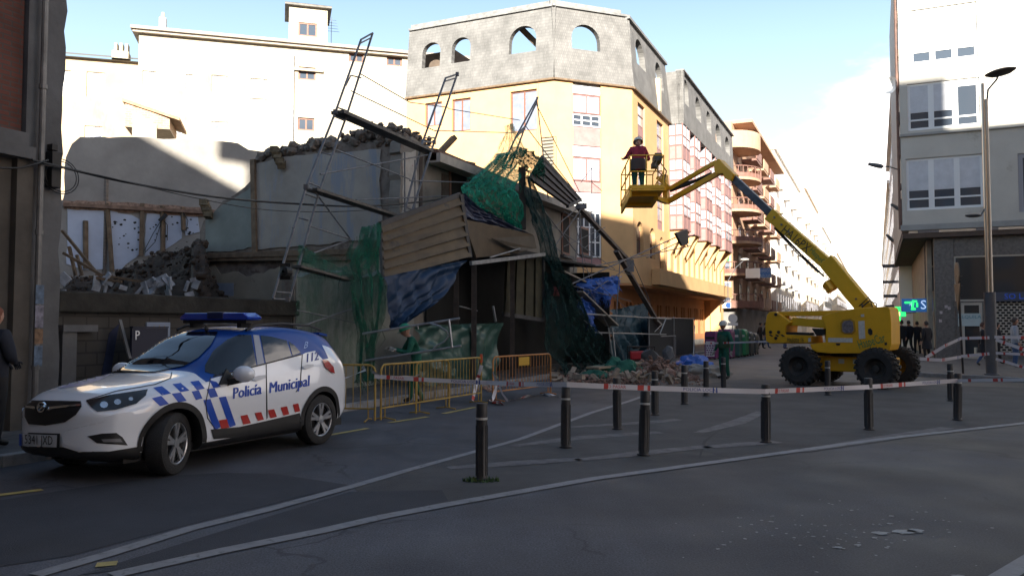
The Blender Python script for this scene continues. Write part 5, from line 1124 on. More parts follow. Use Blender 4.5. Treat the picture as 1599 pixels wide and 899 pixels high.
b = MB(); b.box((sw1+.30, -.55, .40), (sw0-.30, .62, .80), LF); b.box((sw1-.2, -.4, .50), (sw0+.2, .4, .78), LF); b.build('chassis', YL, lift, bevel=.03)
b = MB(); b.box((sw1+.62, .621, .62), (sw1+.72, .63, .74), LF); b.box((sw1+.95, .621, .62), (sw1+1.1, .63, .74), LF); b.build('chassis_sticker', mat('pale_sticker', (.55, .5, .35), .6), lift)
b = MB(); b.lathe([(.5, .8), (.5, .92), (.45, .98)], LF((sw0+sw1)/2, 0, 0), ZA, 24); b.build('slew_ring', BLACKP, lift)
hood = lslab('hood', [(392, 302), (440, 285), (500, 272), (560, 262), (640, 256), (700, 252), (728, 254), (738, 268), (744, 330), (745, 440), (735, 470), (690, 480), (620, 486), (440, 487), (370, 480), (345, 465), (336, 440), (415, 430), (416, 360)], .92, .1, YL, bevel=.05)
lslab('rear_hood', [(392, 302), (500, 272), (700, 252), (728, 254), (738, 268), (745, 440), (735, 470), (620, 486), (440, 487), (345, 465), (336, 440), (415, 430)], -.1, -.92, YL, bevel=.05)
lslab('hood_window_rim', [(500, 318), (540, 312), (562, 325), (568, 375), (550, 392), (510, 390), (492, 378), (490, 335)], .922, .935, mat('darker_yellow', (.40, .21, .01), .5), parent=hood)
lslab('hood_window', [(508, 325), (538, 320), (552, 330), (556, 370), (545, 384), (512, 384), (500, 374), (498, 338)], .936, .945, mat('control_panel_cover', (.16, .14, .15), .4, nz=.6, sc=18), parent=hood)
lslab('instruction_label', [(579, 325), (610, 323), (614, 412), (583, 415)], .922, .93, mat('white_label', (.55, .53, .48), .6, nz=.15, sc=20), parent=hood)
lslab('instruction_label', [(428, 408), (550, 410), (550, 432), (428, 430)], .922, .93, mat('white_label', (.5, .5, .5)), parent=hood)
lslab('vent', [(628, 365), (640, 360), (650, 372), (650, 392), (638, 396), (628, 385)], .922, .93, BLACKP, parent=hood)
lslab('vent', [(710, 434), (722, 430), (724, 444), (712, 446)], .922, .93, BLACKP, parent=hood)
lslab('vent', [(466, 436), (490, 436), (486, 446), (470, 446)], .922, .93, BLACKP, parent=hood)
lslab('badge', [(592, 292), (608, 290), (609, 303), (593, 304)], .922, .93, mat('white_label', (.5, .5, .5)), parent=hood)
def ltext(s, px, py, px2, py2, h, m, bb, parent, sx=1., conv=Z1):
    mp = lp(bb); a = sz(mp, *conv(px, py)); c = sz(mp, *conv(px2, py2)); vs, fs = text_pts(s, 1, 1, 0); x0 = min(v[0] for v in vs); x1 = max(v[0] for v in vs)
    d = Vector((c[0]-a[0], c[1]-a[1])); L_ = d.length; d.normalize(); u = Vector((-d.y, d.x)); u = -u if u.y < 0 else u
    b = MB(); b.add([mp(a[0]+d.x*(x-x0)/(x1-x0)*L_+u.x*y*h, a[1]+d.y*(x-x0)/(x1-x0)*L_+u.y*y*h, .004) for x, y, z in vs], fs); return b.build('lettering', m, parent)
GRN = mat('green_print', (.03, .22, .08), .5); BKP = mat('black_print', (.02, .02, .02), .5)
ltext('HaspeCar', 580, 446, 712, 408, .34, GRN, .93, hood)
# stowed lower arms and counterweight side
lslab('counterweight', [(118, 295), (130, 280), (165, 276), (205, 300), (245, 330), (214, 352), (212, 392), (340, 397), (345, 437), (135, 437), (114, 425), (110, 350)], .55, -.4, YL, bevel=.03)
lslab('lower_arm', [(160, 278), (500, 270), (505, 290), (395, 299), (200, 300), (160, 297)], .5, .15, YL, bevel=.02)
lslab('lower_arm', [(215, 345), (250, 308), (300, 310), (425, 318), (425, 345), (415, 362), (290, 350), (225, 348)], .45, .1, YLD, bevel=.02)
lslab('link_rod', [(205, 395), (215, 380), (330, 382), (335, 397)], .5, .1, BLACKP)
lslab('hose_bundle', [(345, 362), (410, 365), (412, 392), (370, 398)], .4, -.2, BLACKP)
cw = lslab('text_plate', [(215, 404), (330, 406), (330, 432), (215, 430)], .555, .565, YL)
ltext('Haulotte 16', 222, 418, 305, 420, .20, BKP, .568, cw)
for x in (142, 172, 200): lslab('hazard_dash', [(x-12, 392), (x, 392), (x+12, 402), (x, 402)], .552, .56, BKP)
lslab('warning_label', [(328, 410), (342, 408), (342, 428), (328, 430)], .56, .57, mat('white_label', (.5, .5, .5)))
for x, y in ((140, 380), (180, 380), (166, 410), (166, 292)): lslab('pin', [(x+8*math.cos(a*.785), y+8*math.sin(a*.785)) for a in range(8)], .552, .58, BLACKP)
# telescopic boom in the plane b=.12
PB = lp(0.0); q = lambda px, py: (lambda t: O_+e1*t[0]+ZA*t[1])(sz(PB, px, py))
a0, a1, a2, a3 = q(1356, 486), q(1292, 408), q(1207, 338), q(1128, 262)
b = MB(); b.beam(a0, a0+(a1-a0)*1.02, .34, .44); bo = b.build('boom', YLD, lift, bevel=.02)
b = MB(); b.beam(a1+(a0-a1)*.2, a2, .28, .34); b2o = b.build('boom_section', YLD, lift, bevel=.015)
b = MB(); b.beam(a2+(a1-a2)*.2, a3, .19, .22); b.build('boom_inner', mat('sooty_boom_steel', (.075, .08, .10), .4, .3, nz=.4, sc=5), lift, bevel=.01)
b = MB(); b.beam(a2+(a1-a2)*.06, a2-(a1-a2)*.05, .31, .38); b.build('boom_collar', YLD, lift, bevel=.01)
b = MB(); b.tube([q(1350, 495), q(1305, 430)], .09, 10); b.tube([q(1305, 430), q(1283, 405)], .05, 10); b.build('lift_cylinder', mat('rusty_cylinder', (.22, .10, .05), .5, nz=.3, sc=5), lift)
b = MB(); b.cbox(q(1300, 445)*0+q(1297, 446)*1, (.3, .3, .3), Matrix.Rotation(.6, 3, e2)); b.build('cylinder_lug', YL, lift, bevel=.03)
def btext(s, p0, p1, h, off_up, m, par):
    d = (p1-p0); L_ = d.length; d.normalize(); vs, fs = text_pts(s, 1, 1, 0); x0 = min(v[0] for v in vs); x1 = max(v[0] for v in vs); up = e2.cross(d); up = -up if up.z < 0 else up
    b = MB(); b.add([p0+d*((x-x0)/(x1-x0)*L_)+up*(y*h+off_up)+e2*.145 for x, y, z in vs], fs); return b.build('lettering', m, par)
btext('HA16PX', q(1226, 358), q(1266, 391), .36, 0, BKP, b2o); btext('HaspeCar', q(1268, 391), q(1294, 418), .22, .03, GRN, b2o)
b = MB(); b.tube([q(1350, 480)+e2*.25, q(1362, 470)+e2*.25, q(1372, 474)+e2*.2, q(1372, 484)+e2*.2], .02, 6); b.tube([q(1345, 478)+e2*.2, q(1360, 464)+e2*.2, q(1368, 484)+e2*.2], .015, 6); b.build('hose', BLACKP, lift)
b = MB(); b.tube([a2+(a0-a2)*.02-ZA*.26, a2+(a0-a2)*.3-ZA*.30, a2+(a0-a2)*.55-ZA*.27], .03, 6); b.tube([a2+(a0-a2)*.02-ZA*.30+e2*.06, a2+(a0-a2)*.28-ZA*.36+e2*.06, a2+(a0-a2)*.5-ZA*.30+e2*.06], .018, 6); b.build('cable_chain', BLACKP, lift)
for t_ in (.04, .12, .2, .9, .96):
    c_ = a2+(a0-a2)*t_+e2*(.16 if t_ < .5 else .18); b = MB(); b.lathe([(.0, .02), (.03, .02), (.03, -.01)], c_+ZA*.06, e2, 8); b.build('bolt', mat('bolt_steel', (.2, .2, .2), .4, .8), lift)
# elbow, jib, basket
I1 = lambda x, y: (940+.22255*x, 200+.2225*y)
mp_ = lp(0); 
lslab('elbow', [(783, 232), (820, 215), (862, 262), (925, 322), (905, 372), (860, 352), (845, 318), (800, 325), (785, 300)], .2, -.2, YL, conv=I1, bevel=.02)
J = lambda x, y: q(*I1(x, y))
b = MB(); b.beam(J(800, 240), J(480, 425), .12, .13); b.build('jib_bar', YL, lift, bevel=.01)
b = MB(); b.beam(J(820, 315), J(455, 520), .14, .16); b.build('jib_bar', YL, lift, bevel=.01)
b = MB(); b.tube([J(770, 320)+e2*.02, J(600, 395), J(480, 440)], .055, 8); b.tube([J(735, 345), J(600, 380), J(500, 430)], .03, 8); b.build('jib_cylinder', BLACKP, lift)
nl, nr = Vector((3.60, 24.5, 5.78)), Vector((4.62, 24.35, 5.76)); fl, fr_ = Vector((3.56, 26.3, 5.50)), Vector((4.56, 26.2, 5.50))
bx_ = (nr-nl).normalized(); by_ = (fl-nl).normalized(); bz_ = bx_.cross(by_).normalized()
BS = lambda x, y, z: nl+bx_*x+by_*y+bz_*z
b = MB(); b.box((0, 0, -.02), (1.02, 1.8, .04), BS); b.box((0, -.02, .041), (1.02, .01, .16), BS); b.box((0, .02, -.22), (.06, 1.78, -.02), BS)
b.box((.06, .3, -.10), (.9, .36, -.021), BS); b.box((.06, 1.3, -.10), (.9, 1.36, -.021), BS); b.box((.0, 1.79, .041), (1.02, 1.83, .16), BS); b.box((-.02, .0, .041), (.0, 1.8, .16), BS); b.box((1.02, .0, .041), (1.04, 1.8, .16), BS)
bk = b.build('basket', YL, lift, bevel=.006)
b = MB()
for z in (.6, 1.12):
    b.tube([BS(x, y, z) for x, y in ((.05, .0), (0, .05), (0, 1.75), (.05, 1.8), (.97, 1.8), (1.02, 1.75), (1.02, .05), (.97, 0), (.05, 0))], .022, 6)
for x, y in ((0, .03), (.5, 0), (1.02, .03), (0, .9), (1.02, .9), (0, 1.77), (.5, 1.8), (1.02, 1.77)): b.tube([BS(x, y, .03), BS(x, y, 1.12)], .02, 6)
b.build('basket_rail', YL, bk)
b = MB(); b.box((.78, .15, 1.0), (1.0, .6, 1.25), BS); b.box((.72, .3, .85), (.9, .5, 1.0), BS); b.tube([BS(.95, .1, .9), BS(1.1, 0, .6), BS(1.05, .1, .3), BS(1.0, .3, .1)], .02, 6); b.tube([BS(.9, .0, 1.1), BS(.75, -.05, .8), BS(.85, -.05, .55), BS(1.0, 0, .45)], .015, 6); b.build('control_box', mat('dusty_controls', (.10, .09, .07), .6, nz=.4, sc=9), bk)
b = MB(); b.beam(J(440, 330), J(455, 530), .2, .16); b.beam(J(390, 345), J(480, 425), .14, .12); b.beam(BS(.9, .6, .3), J(440, 430), .14, .14); b.beam(BS(.9, .6, -.05), J(455, 520), .16, .14); b.build('basket_bracket', YL, lift, bevel=.01)
b = MB(); b.ball(J(430, 365), .09, 10); b.tube([J(380, 380), J(430, 400), J(445, 370)], .02, 6); b.build('rotator', mat('old_brass_fitting', (.4, .25, .06), .5), lift)
# ================================================================ people
SKIN = mat('skin', (.42, .24, .17), .6)
def person(name, label, loc, rot, top, bottom, shoe, pose=None, hair=(.03, .022, .018), h=1.75, helmet=None, group=None, vest=None, skirt=False, hood=False, cap=None, bag=None, bulk=1., gloves=None, face=True, beard=False, apron=None):
    """x to the person's left hand, -y is forward; pose overrides joints (metres for a 1.75 m person)"""
    k = h/1.75
    J = dict(pel=(0, 0, .93), bel=(0, -.01, 1.08), che=(0, 0, 1.30), nk=(0, .01, 1.47), hb=(0, -.005, 1.55),
             sL=(.185, .01, 1.41), eL=(.245, .03, 1.13), wL=(.25, -.06, .88), sR=(-.185, .01, 1.41), eR=(-.245, .03, 1.13), wR=(-.25, -.06, .88),
             hL=(.095, 0, .90), kL=(.11, -.02, .49), aL=(.12, .03, .09), tL=(.14, -.13, .045), hR=(-.095, 0, .90), kR=(-.11, -.02, .49), aR=(-.12, .03, .09), tR=(-.14, -.13, .045), head=(0, -.02, 1.645), look=(0, -1, 0))
    J.update(pose or {}); J = {a: Vector(b_)*(1 if a == 'look' else k) for a, b_ in J.items()}
    t = thing(name, label, 'person', loc, rot, group)
    B = bulk
    order = ['pel', 'bel', 'che', 'nk', 'hb', 'sL', 'eL', 'wL', 'sR', 'eR', 'wR', 'hL', 'kL', 'aL', 'tL', 'hR', 'kR', 'aR', 'tR']
    rad = dict(pel=.135*B, bel=.13*B, che=.15*B, nk=.058, hb=.055, sL=.075*B, eL=.055*B, wL=.038, sR=.075*B, eR=.055*B, wR=.038, hL=.098*B, kL=.070, aL=.052, tL=.045, hR=.098*B, kR=.07, aR=.052, tR=.045)
    ed = [('pel', 'bel'), ('bel', 'che'), ('che', 'nk'), ('nk', 'hb'), ('che', 'sL'), ('sL', 'eL'), ('eL', 'wL'), ('che', 'sR'), ('sR', 'eR'), ('eR', 'wR'), ('pel', 'hL'), ('hL', 'kL'), ('kL', 'aL'), ('aL', 'tL'), ('pel', 'hR'), ('hR', 'kR'), ('kR', 'aR'), ('aR', 'tR')]
    me = bpy.data.meshes.new('sk'); me.from_pydata([J[a] for a in order], [(order.index(a), order.index(c)) for a, c in ed], []); so_ = bpy.data.objects.new('sk', me); COL.objects.link(so_)
    sm = so_.modifiers.new('s', 'SKIN'); sv = me.skin_vertices[0].data
    for i, a in enumerate(order):
        r = rad[a]*k; sv[i].radius = (r*(1.12 if a in ('che', 'pel', 'bel') else 1), r*(.82 if a in ('che', 'bel') else 1)); sv[i].use_root = (a == 'pel')
    su = so_.modifiers.new('u', 'SUBSURF'); su.levels = su.render_levels = 2
    bpy.context.view_layer.update(); m2 = bpy.data.meshes.new_from_object(so_.evaluated_get(bpy.context.evaluated_depsgraph_get())); bpy.data.objects.remove(so_)
    segs = [(a, c, 0 if c in ('nk', 'bel', 'che', 'sL', 'sR', 'eL', 'eR', 'wL', 'wR') else 3 if c == 'hb' else 2 if c in ('tL', 'tR') else 1) for a, c in ed]
    def near(p):
        best = 9
        for a, c, m in segs:
            A, C_ = J[a], J[c]; d = C_-A; tt = max(0, min(1, (p-A).dot(d)/d.dot(d))); q = (p-A-d*tt).length/(rad[a]*(1-tt)+rad[c]*tt)
            if q < best: best, mm = q, m
        return mm
    MX = ROOT[t.name]; b = MB(); V = [MX @ v.co for v in m2.vertices]
    for v in m2.vertices: pass
    b.v = V; b.f = [tuple(p.vertices) for p in m2.polygons]; b.m = [near(p.center) for p in m2.polygons]
    for i, p in enumerate(m2.polygons):   # jacket hem below the belt
        if b.m[i] == 1 and p.center.z > (J['pel'].z-.05*k): b.m[i] = 0
    # head with face
    H = J['head']; lk = J['look'].normalized(); sx = lk.cross(ZA).normalized(); hu = sx.cross(lk).normalized(); r = .112*k; b.mi = 3
    def HP(x, y, z): return MX @ (H+sx*x+lk*y+hu*z)
    vs = []; fs = []; nn, kk = 16, 12
    for i in range(kk+1):
        th = math.pi*i/kk
        for j in range(nn):
            a = 2*math.pi*j/nn; x = .72*r*math.sin(th)*math.cos(a); y = .92*r*math.sin(th)*math.sin(a); z = 1.12*r*math.cos(th)
            if z < 0: f = 1-.32*(-z/(1.12*r)); x *= f; y = y*f+.012*k*(-z/r)
            if abs(x) < .018*k and y > 0 and -.35*r < z < .15*r: y += .022*k*(1-abs(z+.15*r)/(.5*r))       # nose
            if y > .6*r and .02*r < z < .28*r and abs(x) > .02*k: y -= .008*k                                  # eye sockets
            vs.append(HP(x, y, z))
    for i in range(kk):
        for j in range(nn): fs.append((i*nn+j, (i+1)*nn+j, (i+1)*nn+(j+1) % nn, i*nn+(j+1) % nn))
    b.add(vs, fs)
    for s in (-1, 1): b.ball(HP(s*.078*k, -.005, -.005), .026*k, 8, (.35, .7, 1.1), MX.to_3x3())
    b.mi = 4
    for s in (-1, 1): b.ball(HP(s*.033*k, .089*k, .014*k), .011*k, 6)
    b.mi = 5; b.add([HP(x, .101*k, z) for x, z in ((-.024*k, -.048*k), (.024*k, -.048*k), (.016*k, -.060*k), (-.016*k, -.060*k))], [(0, 1, 2, 3)])
    # hands
    b.mi = 6 if gloves else 3
    for S in ('L', 'R'):
        w = J['w'+S]; e = J['e'+S]; d = (w-e).normalized(); sd = 1 if S == 'L' else -1
        sidev = Vector((0, -1, 0)); sidev = (sidev-d*sidev.dot(d)); sidev = sidev.normalized() if sidev.length > .05 else Vector((1, 0, 0)); pn = d.cross(sidev)*sd
        T = lambda p: MX @ p
        b.tube([T(w-d*.015*k), T(w+d*.03*k), T(w+d*.09*k)], [.026*k, .036*k, .03*k], 8)
        for i, (o, L_) in enumerate(((.028, .072), (.010, .082), (-.009, .076), (-.027, .06))):
            p0 = w+d*.085*k+sidev*o*k; b.tube([T(p0), T(p0+d*L_*.45*k-pn*.012*k), T(p0+d*L_*.8*k-pn*.034*k), T(p0+d*L_*.9*k-pn*.05*k)], [.010*k, .0095*k, .0085*k, .007*k], 6)
        p0 = w+d*.03*k+sidev*.032*k; b.tube([T(p0), T(p0+d*.03*k+sidev*.028*k), T(p0+d*.065*k+sidev*.03*k-pn*.015*k)], [.013*k, .011*k, .009*k], 6)
    ms = [top, bottom, shoe, SKIN, mat('dark_eye', (.01, .01, .01), .3), mat('lips', (.32, .13, .11), .6), gloves or SKIN]
    bo = b.build('body', ms, t); bo.data.polygons.foreach_set('use_smooth', [True]*len(bo.data.polygons))
    hm = mat('hair_%d' % int(hair[0]*1000), hair, .7, nz=.3, sc=30)
    if not helmet:
        b = MB(); vs = []; fs = []
        for i in range(8):
            th = math.pi*.62*i/7
            for j in range(16):
                a = 2*math.pi*j/16; f = 1.09+.04*noise.noise(Vector((i*.9, j*.8, loc[0]))); fr = math.sin(a); lim = th*(1 if fr < .2 else .62 if not hood else .8)
                vs.append(HP(.72*r*f*math.sin(lim)*math.cos(a), .93*r*f*math.sin(lim)*math.sin(a)-.006, 1.12*r*f*math.cos(lim)+.004))
        for i in range(7):
            for j in range(16): fs.append((i*16+j, (i+1)*16+j, (i+1)*16+(j+1) % 16, i*16+(j+1) % 16))
        b.add(vs, fs); ho = b.build('cap' if cap else 'hair', cap or hm, t); ho.data.polygons.foreach_set('use_smooth', [True]*len(ho.data.polygons))
    else:
        b = MB(); P = [(r*1.12, .0), (r*1.13, r*.35), (r*1.02, r*.75), (r*.72, r*1.08), (r*.3, r*1.24), (0.001, r*1.27)]
        ax = MX.to_3x3() @ hu; b.lathe(P, HP(0, -.004, .028*k), ax, 20)
        n_ = 20; a0_ = (MX.to_3x3() @ lk); b0_ = (MX.to_3x3() @ sx); vs = []
        for j in range(n_):
            a = 6.2832*j/n_; d = a0_*math.cos(a)+b0_*math.sin(a); e = .02+.055*max(0, math.cos(a))**2
            vs += [HP(0, -.004, .03*k)+d*r*1.1, HP(0, -.004, .024*k)+d*(r*1.12+e*k)]
        b.add(vs, [(2*j, 2*j+1, (2*j+3) % (2*n_), (2*j+2) % (2*n_)) for j in range(n_)]); b.add([v-ax*.008 for v in vs], [(2*j, 2*j+1, (2*j+3) % (2*n_), (2*j+2) % (2*n_)) for j in range(n_)])
        ho = b.build('helmet', helmet, t); ho.data.polygons.foreach_set('use_smooth', [True]*len(ho.data.polygons))
    if skirt or apron:
        b = MB(); b.lathe([(.17*k, .90*k), (.20*k, .75*k), (.22*k, .55*k)] if skirt else [(.165*k*B, 1.12*k), (.175*k*B, .98*k), (.19*k*B, .80*k)], MX @ Vector((J['pel'].x, J['pel'].y, 0)), ZA, 18); o = b.build('coat_skirt', skirt or apron, t); o.data.polygons.foreach_set('use_smooth', [True]*len(o.data.polygons))
    if vest:
        b = MB(); zc_ = 0; c = J['che']; p = J['pel']
        for (aa, bb_, ra, rb_) in ((0, 1, 0, 0),):
            pts = [MX @ (p+(c-p)*tq) for tq in (.1, .5, .9, 1.18)]; b.tube(pts, [.17*k*B, .175*k*B, .185*k*B, .12*k], 16, cap=False)
        o = b.build('vest', vest, t); o.data.polygons.foreach_set('use_smooth', [True]*len(o.data.polygons))
    if bag:
        b = MB(); w = J['wL']; b.cbox(MX @ (w-ZA*.30), (.32, .12, .34)); b.tube([MX @ (w+Vector((-.08, 0, -.14))), MX @ (w-ZA*.04), MX @ (w+Vector((.08, 0, -.14)))], .008, 5); b.build('bag', bag, t, bevel=.03)
    return t
GOV = mat('green_overall', (.012, .11, .07), .85, nz=.3, sc=9, bump=.9, bsc=16); GOV2 = mat('dark_green_vest', (.025, .075, .04), .8, nz=.2, sc=9); BOOT = mat('black_boot', (.02, .018, .016), .6)
MAR = mat('maroon_fleece', (.27, .025, .05), .9, nz=.3, sc=9, bump=.9, bsc=16); TEAL = mat('teal_trousers', (.012, .085, .075), .85, nz=.2, sc=12); WHH = mat('white_helmet', (.6, .58, .52), .35); GRH = mat('green_helmet', (.02, .24, .13), .4)
GLV = mat('grey_work_glove', (.3, .3, .28), .8); DKC = mat('dark_coat', (.016, .016, .02), .85, nz=.25, sc=9); NAVY = mat('navy_coat', (.012, .015, .026), .85, nz=.25, sc=9); JEAN = mat('blue_jeans', (.05, .09, .19), .85, nz=.2, sc=12); LGR = mat('light_grey_jacket', (.30, .33, .38), .8, nz=.12, sc=9); BLTR = mat('black_trousers', (.015, .015, .017), .85)
# man in the basket: seen from behind, turned slightly right, right hand reaching to the controls
p0 = BS(.42, .95, .05)
person('person', 'worker in maroon jacket and white helmet standing in the raised yellow basket', p0, R(172), MAR, TEAL, BOOT,
       dict(wL=(.40, -.20, 1.20), eL=(.30, .02, 1.20), wR=(-.33, -.42, 1.22), eR=(-.29, -.12, 1.14), nk=(0, -.03, 1.47), hb=(0, -.05, 1.54), head=(-.01, -.075, 1.63), look=(.05, -.9, -.35)), h=1.92, helmet=WHH, bulk=1.35, apron=mat('brown_tool_skirt', (.07, .05, .045), .8))
person('person', 'worker in green overalls and white helmet standing on the road by the bollards', G(1131, 592), R(-60), GOV, GOV, BOOT,
       dict(wL=(.33, -.02, .86), eL=(.30, .06, 1.13), wR=(-.30, -.10, .86), eR=(-.27, .04, 1.12), head=(0, -.03, 1.65), look=(-.1, -1, -.05), aL=(.15, .03, .09), tL=(.19, -.12, .045), kL=(.13, -.02, .49), aR=(-.14, .06, .09), tR=(-.2, -.08, .045)), h=1.74, helmet=WHH, vest=GOV2, gloves=GLV, bulk=1.12)
pw_ = D(645, 515, 17.2); 
person('person', 'worker in green helmet bent forward carrying a scaffold frame behind the yellow barriers', (pw_.x+.08, 17.25, .0), R(-78), GOV, GOV, BOOT,
       dict(che=(0, -.10, 1.25), bel=(0, -.02, 1.06), nk=(0, -.17, 1.41), hb=(0, -.20, 1.46), head=(0, -.25, 1.54), look=(.0, -.9, -.35), sL=(.185, -.12, 1.35), sR=(-.185, -.12, 1.35), eL=(.22, -.2, 1.08), wL=(.14, -.46, 1.14), eR=(-.24, -.28, 1.10), wR=(-.20, -.5, 1.16), kL=(.11, -.08, .5), aL=(.12, .12, .09), tL=(.12, -.04, .045), kR=(-.11, -.12, .5), aR=(-.12, -.12, .09), tR=(-.13, -.28, .045)), h=1.74, helmet=GRH, gloves=GLV, bulk=1.1)
pl = hit(7, 700, (0, 0, .13), ZA)
person('person', 'bystander in dark jacket and brown cap standing by the wall ahead of the police car', (pl.x-.24, pl.y+.1, .13), R(165), NAVY, BLTR, BOOT, dict(wL=(.12, -.22, 1.05), eL=(.27, -.02, 1.12), wR=(-.12, -.22, 1.05), eR=(-.27, -.02, 1.12)), h=1.74, bulk=1.3, gloves=NAVY, cap=mat('brown_cap', (.16, .06, .035), .9))
walk = dict(kL=(.1, -.14, .5), aL=(.1, -.2, .09), tL=(.1, -.36, .06), kR=(-.1, .02, .48), aR=(-.1, .24, .12), tR=(-.1, .12, .04), wL=(.25, .12, .88), eL=(.24, .1, 1.12), wR=(-.25, -.2, .92), eR=(-.24, -.02, 1.12))
ped = [('woman with dark hair in black coat walking past the shop door carrying a pale bag', 1536, 571, 65, DKC, JEAN, 1.62, dict(walk), dict(hair=(.07, .03, .02), skirt=DKC, bag=mat('pale_bag', (.5, .5, .42), .7))),
 ('person in dark coat directly behind the thick grey lamp column', 1558, 569, 90, DKC, BLTR, 1.62, dict(walk), dict(hair=(.02, .015, .015))),
 ('man in light grey jacket and jeans standing by the roller shutter at the right edge', 1586, 574, 70, LGR, JEAN, 1.78, dict(wL=(.2, -.3, 1.1), eL=(.27, -.02, 1.12)), dict(hair=(.05, .035, .03), bulk=1.25)),
 ('dark clad pedestrian nearest the granite pillar under the arcade, back turned', 1448, 564, 200, DKC, BLTR, 1.68, {}, dict(bulk=1.15, skirt=DKC)),
 ('dark clad pedestrian second from the granite pillar under the arcade', 1433, 553, 170, DKC, BLTR, 1.72, {}, dict(bulk=1.1)),
 ('dark clad pedestrian third from the granite pillar, hidden up to the knees by the wheel', 1420, 553, 190, NAVY, BLTR, 1.76, dict(walk), {}),
 ('dark clad pedestrian just right of the yellow hood, in a group of walkers', 1409, 553, 160, DKC, BLTR, 1.78, {}, dict(bulk=1.15)),
 ('dark clad pedestrian farthest back, left of the walkers under the arcade', 1402, 549, 180, NAVY, BLTR, 1.74, dict(walk), {}),
 ('tiny distant walker on the left pavement beside the dark bins', 1188, 545, 90, DKC, BLTR, 1.7, dict(walk), {}),
 ('tiny distant walker crossing just left of the yellow counterweight', 1196, 544, 80, NAVY, JEAN, 1.7, dict(walk), {}),
 ('tiny distant walker seen under the yellow counterweight', 1226, 545, 100, DKC, JEAN, 1.7, {}, {})]
for lb_, px, py, rt, tp, bt, hh, ps, kw in ped:
    g_ = hit(px, py, (0, 0, .13 if px > 1240 else .13), ZA); person('person', lb_, g_, R(rt), tp, bt, BOOT, ps, h=hh, group='passers-by', **kw)

# ================================================================ bollards
BK = mat('black_bollard', (.022, .022, .024), .5, nz=.3, sc=8, bump=.1); BND = mat('reflective_band', (.42, .42, .40), .5)
bol = thing('bollard', '', 'bollard', (0, 0, 0), 0, 'black traffic bollards on the painted island')
b = MB(); b.lathe([(.07, 0), (.068, .02), (.062, .03), (.062, .60)], n=18); b.lathe([(.062, .66), (.062, .80), (.055, .815), (.0, .818)], n=18); b.lathe([(.061, .595), (.061, .665)], n=18)
for k in range(9): a = k*.698; b.beam((.061*math.cos(a), .061*math.sin(a), .05), (.061*math.cos(a), .061*math.sin(a), .58), .012, .012)
b.build('post', BK, bol, smooth=True)
b = MB(); b.lathe([(.0635, .64), (.0635, .665)], n=18); b.build('band', BND, bol)
b = MB(); b.lathe([(.085, .004), (.085, .018), (.07, .022)], n=18); b.build('foot_ring', BK, bol)
BOL = [(752, 749, 0, 'nearest black bollard, with weeds at its foot, left of the others'), (883, 699, 3.0, 'bollard leaning right, second from the left in the front row'), (964, 670, .5, 'bollard behind and between the two leaning front ones, left of the middle'), (1005, 711, -3.2, 'leaning bollard without tape, nearest after the weedy one'),
 (1023, 648, 0, 'thin looking bollard right of the middle, third back towards the rubble'), (1069, 631, 0, 'bollard standing in front of the blue tarpaulin heap'), (1103, 618, 0, 'bollard just left of the green clad worker'), (1130, 607, 0, 'bollard in front of the legs of the green clad worker'),
 (1196, 691, -2.2, 'bollard at the tape knot between the worker and the lift wheel'), (1293, 617, 0, 'bollard right in front of the lift chassis between its wheels'), (1357, 671, .3, 'bollard in front of the right front lift wheel'), (1485, 626, 0, 'hind bollard of the close pair at the right end'), (1495, 656, -2.0, 'front bollard of the close pair at the right end')]
for i, (px, py, ln, lb_) in enumerate(BOL):
    p = G(px, py); o = bol if i == 0 else dup(bol); o.location = (p.x, p.y, .003); o.rotation_euler = (0, R(ln), i*1.3); o['label'] = lb_
b = MB(); rr = random.Random(8); c = G(752, 751)
for k in range(190): a = rr.uniform(0, 6.3); r = rr.uniform(.06, .15); p = c+Vector((r*math.cos(a)*1.3, r*math.sin(a)*.7, .004)); h_ = rr.uniform(.015, .055); d = Vector((rr.uniform(-1, 1), rr.uniform(-1, 1), 0))*.012; b.add([p-d, p+d, p+Vector((rr.uniform(-.02, .02), rr.uniform(-.02, .02), h_))], [(0, 1, 2)])
tag(b.build('weeds', mat('green_weed', (.05, .10, .03), .8)), 'low green weeds at the foot of the nearest bollard', 'weeds', kind='stuff')

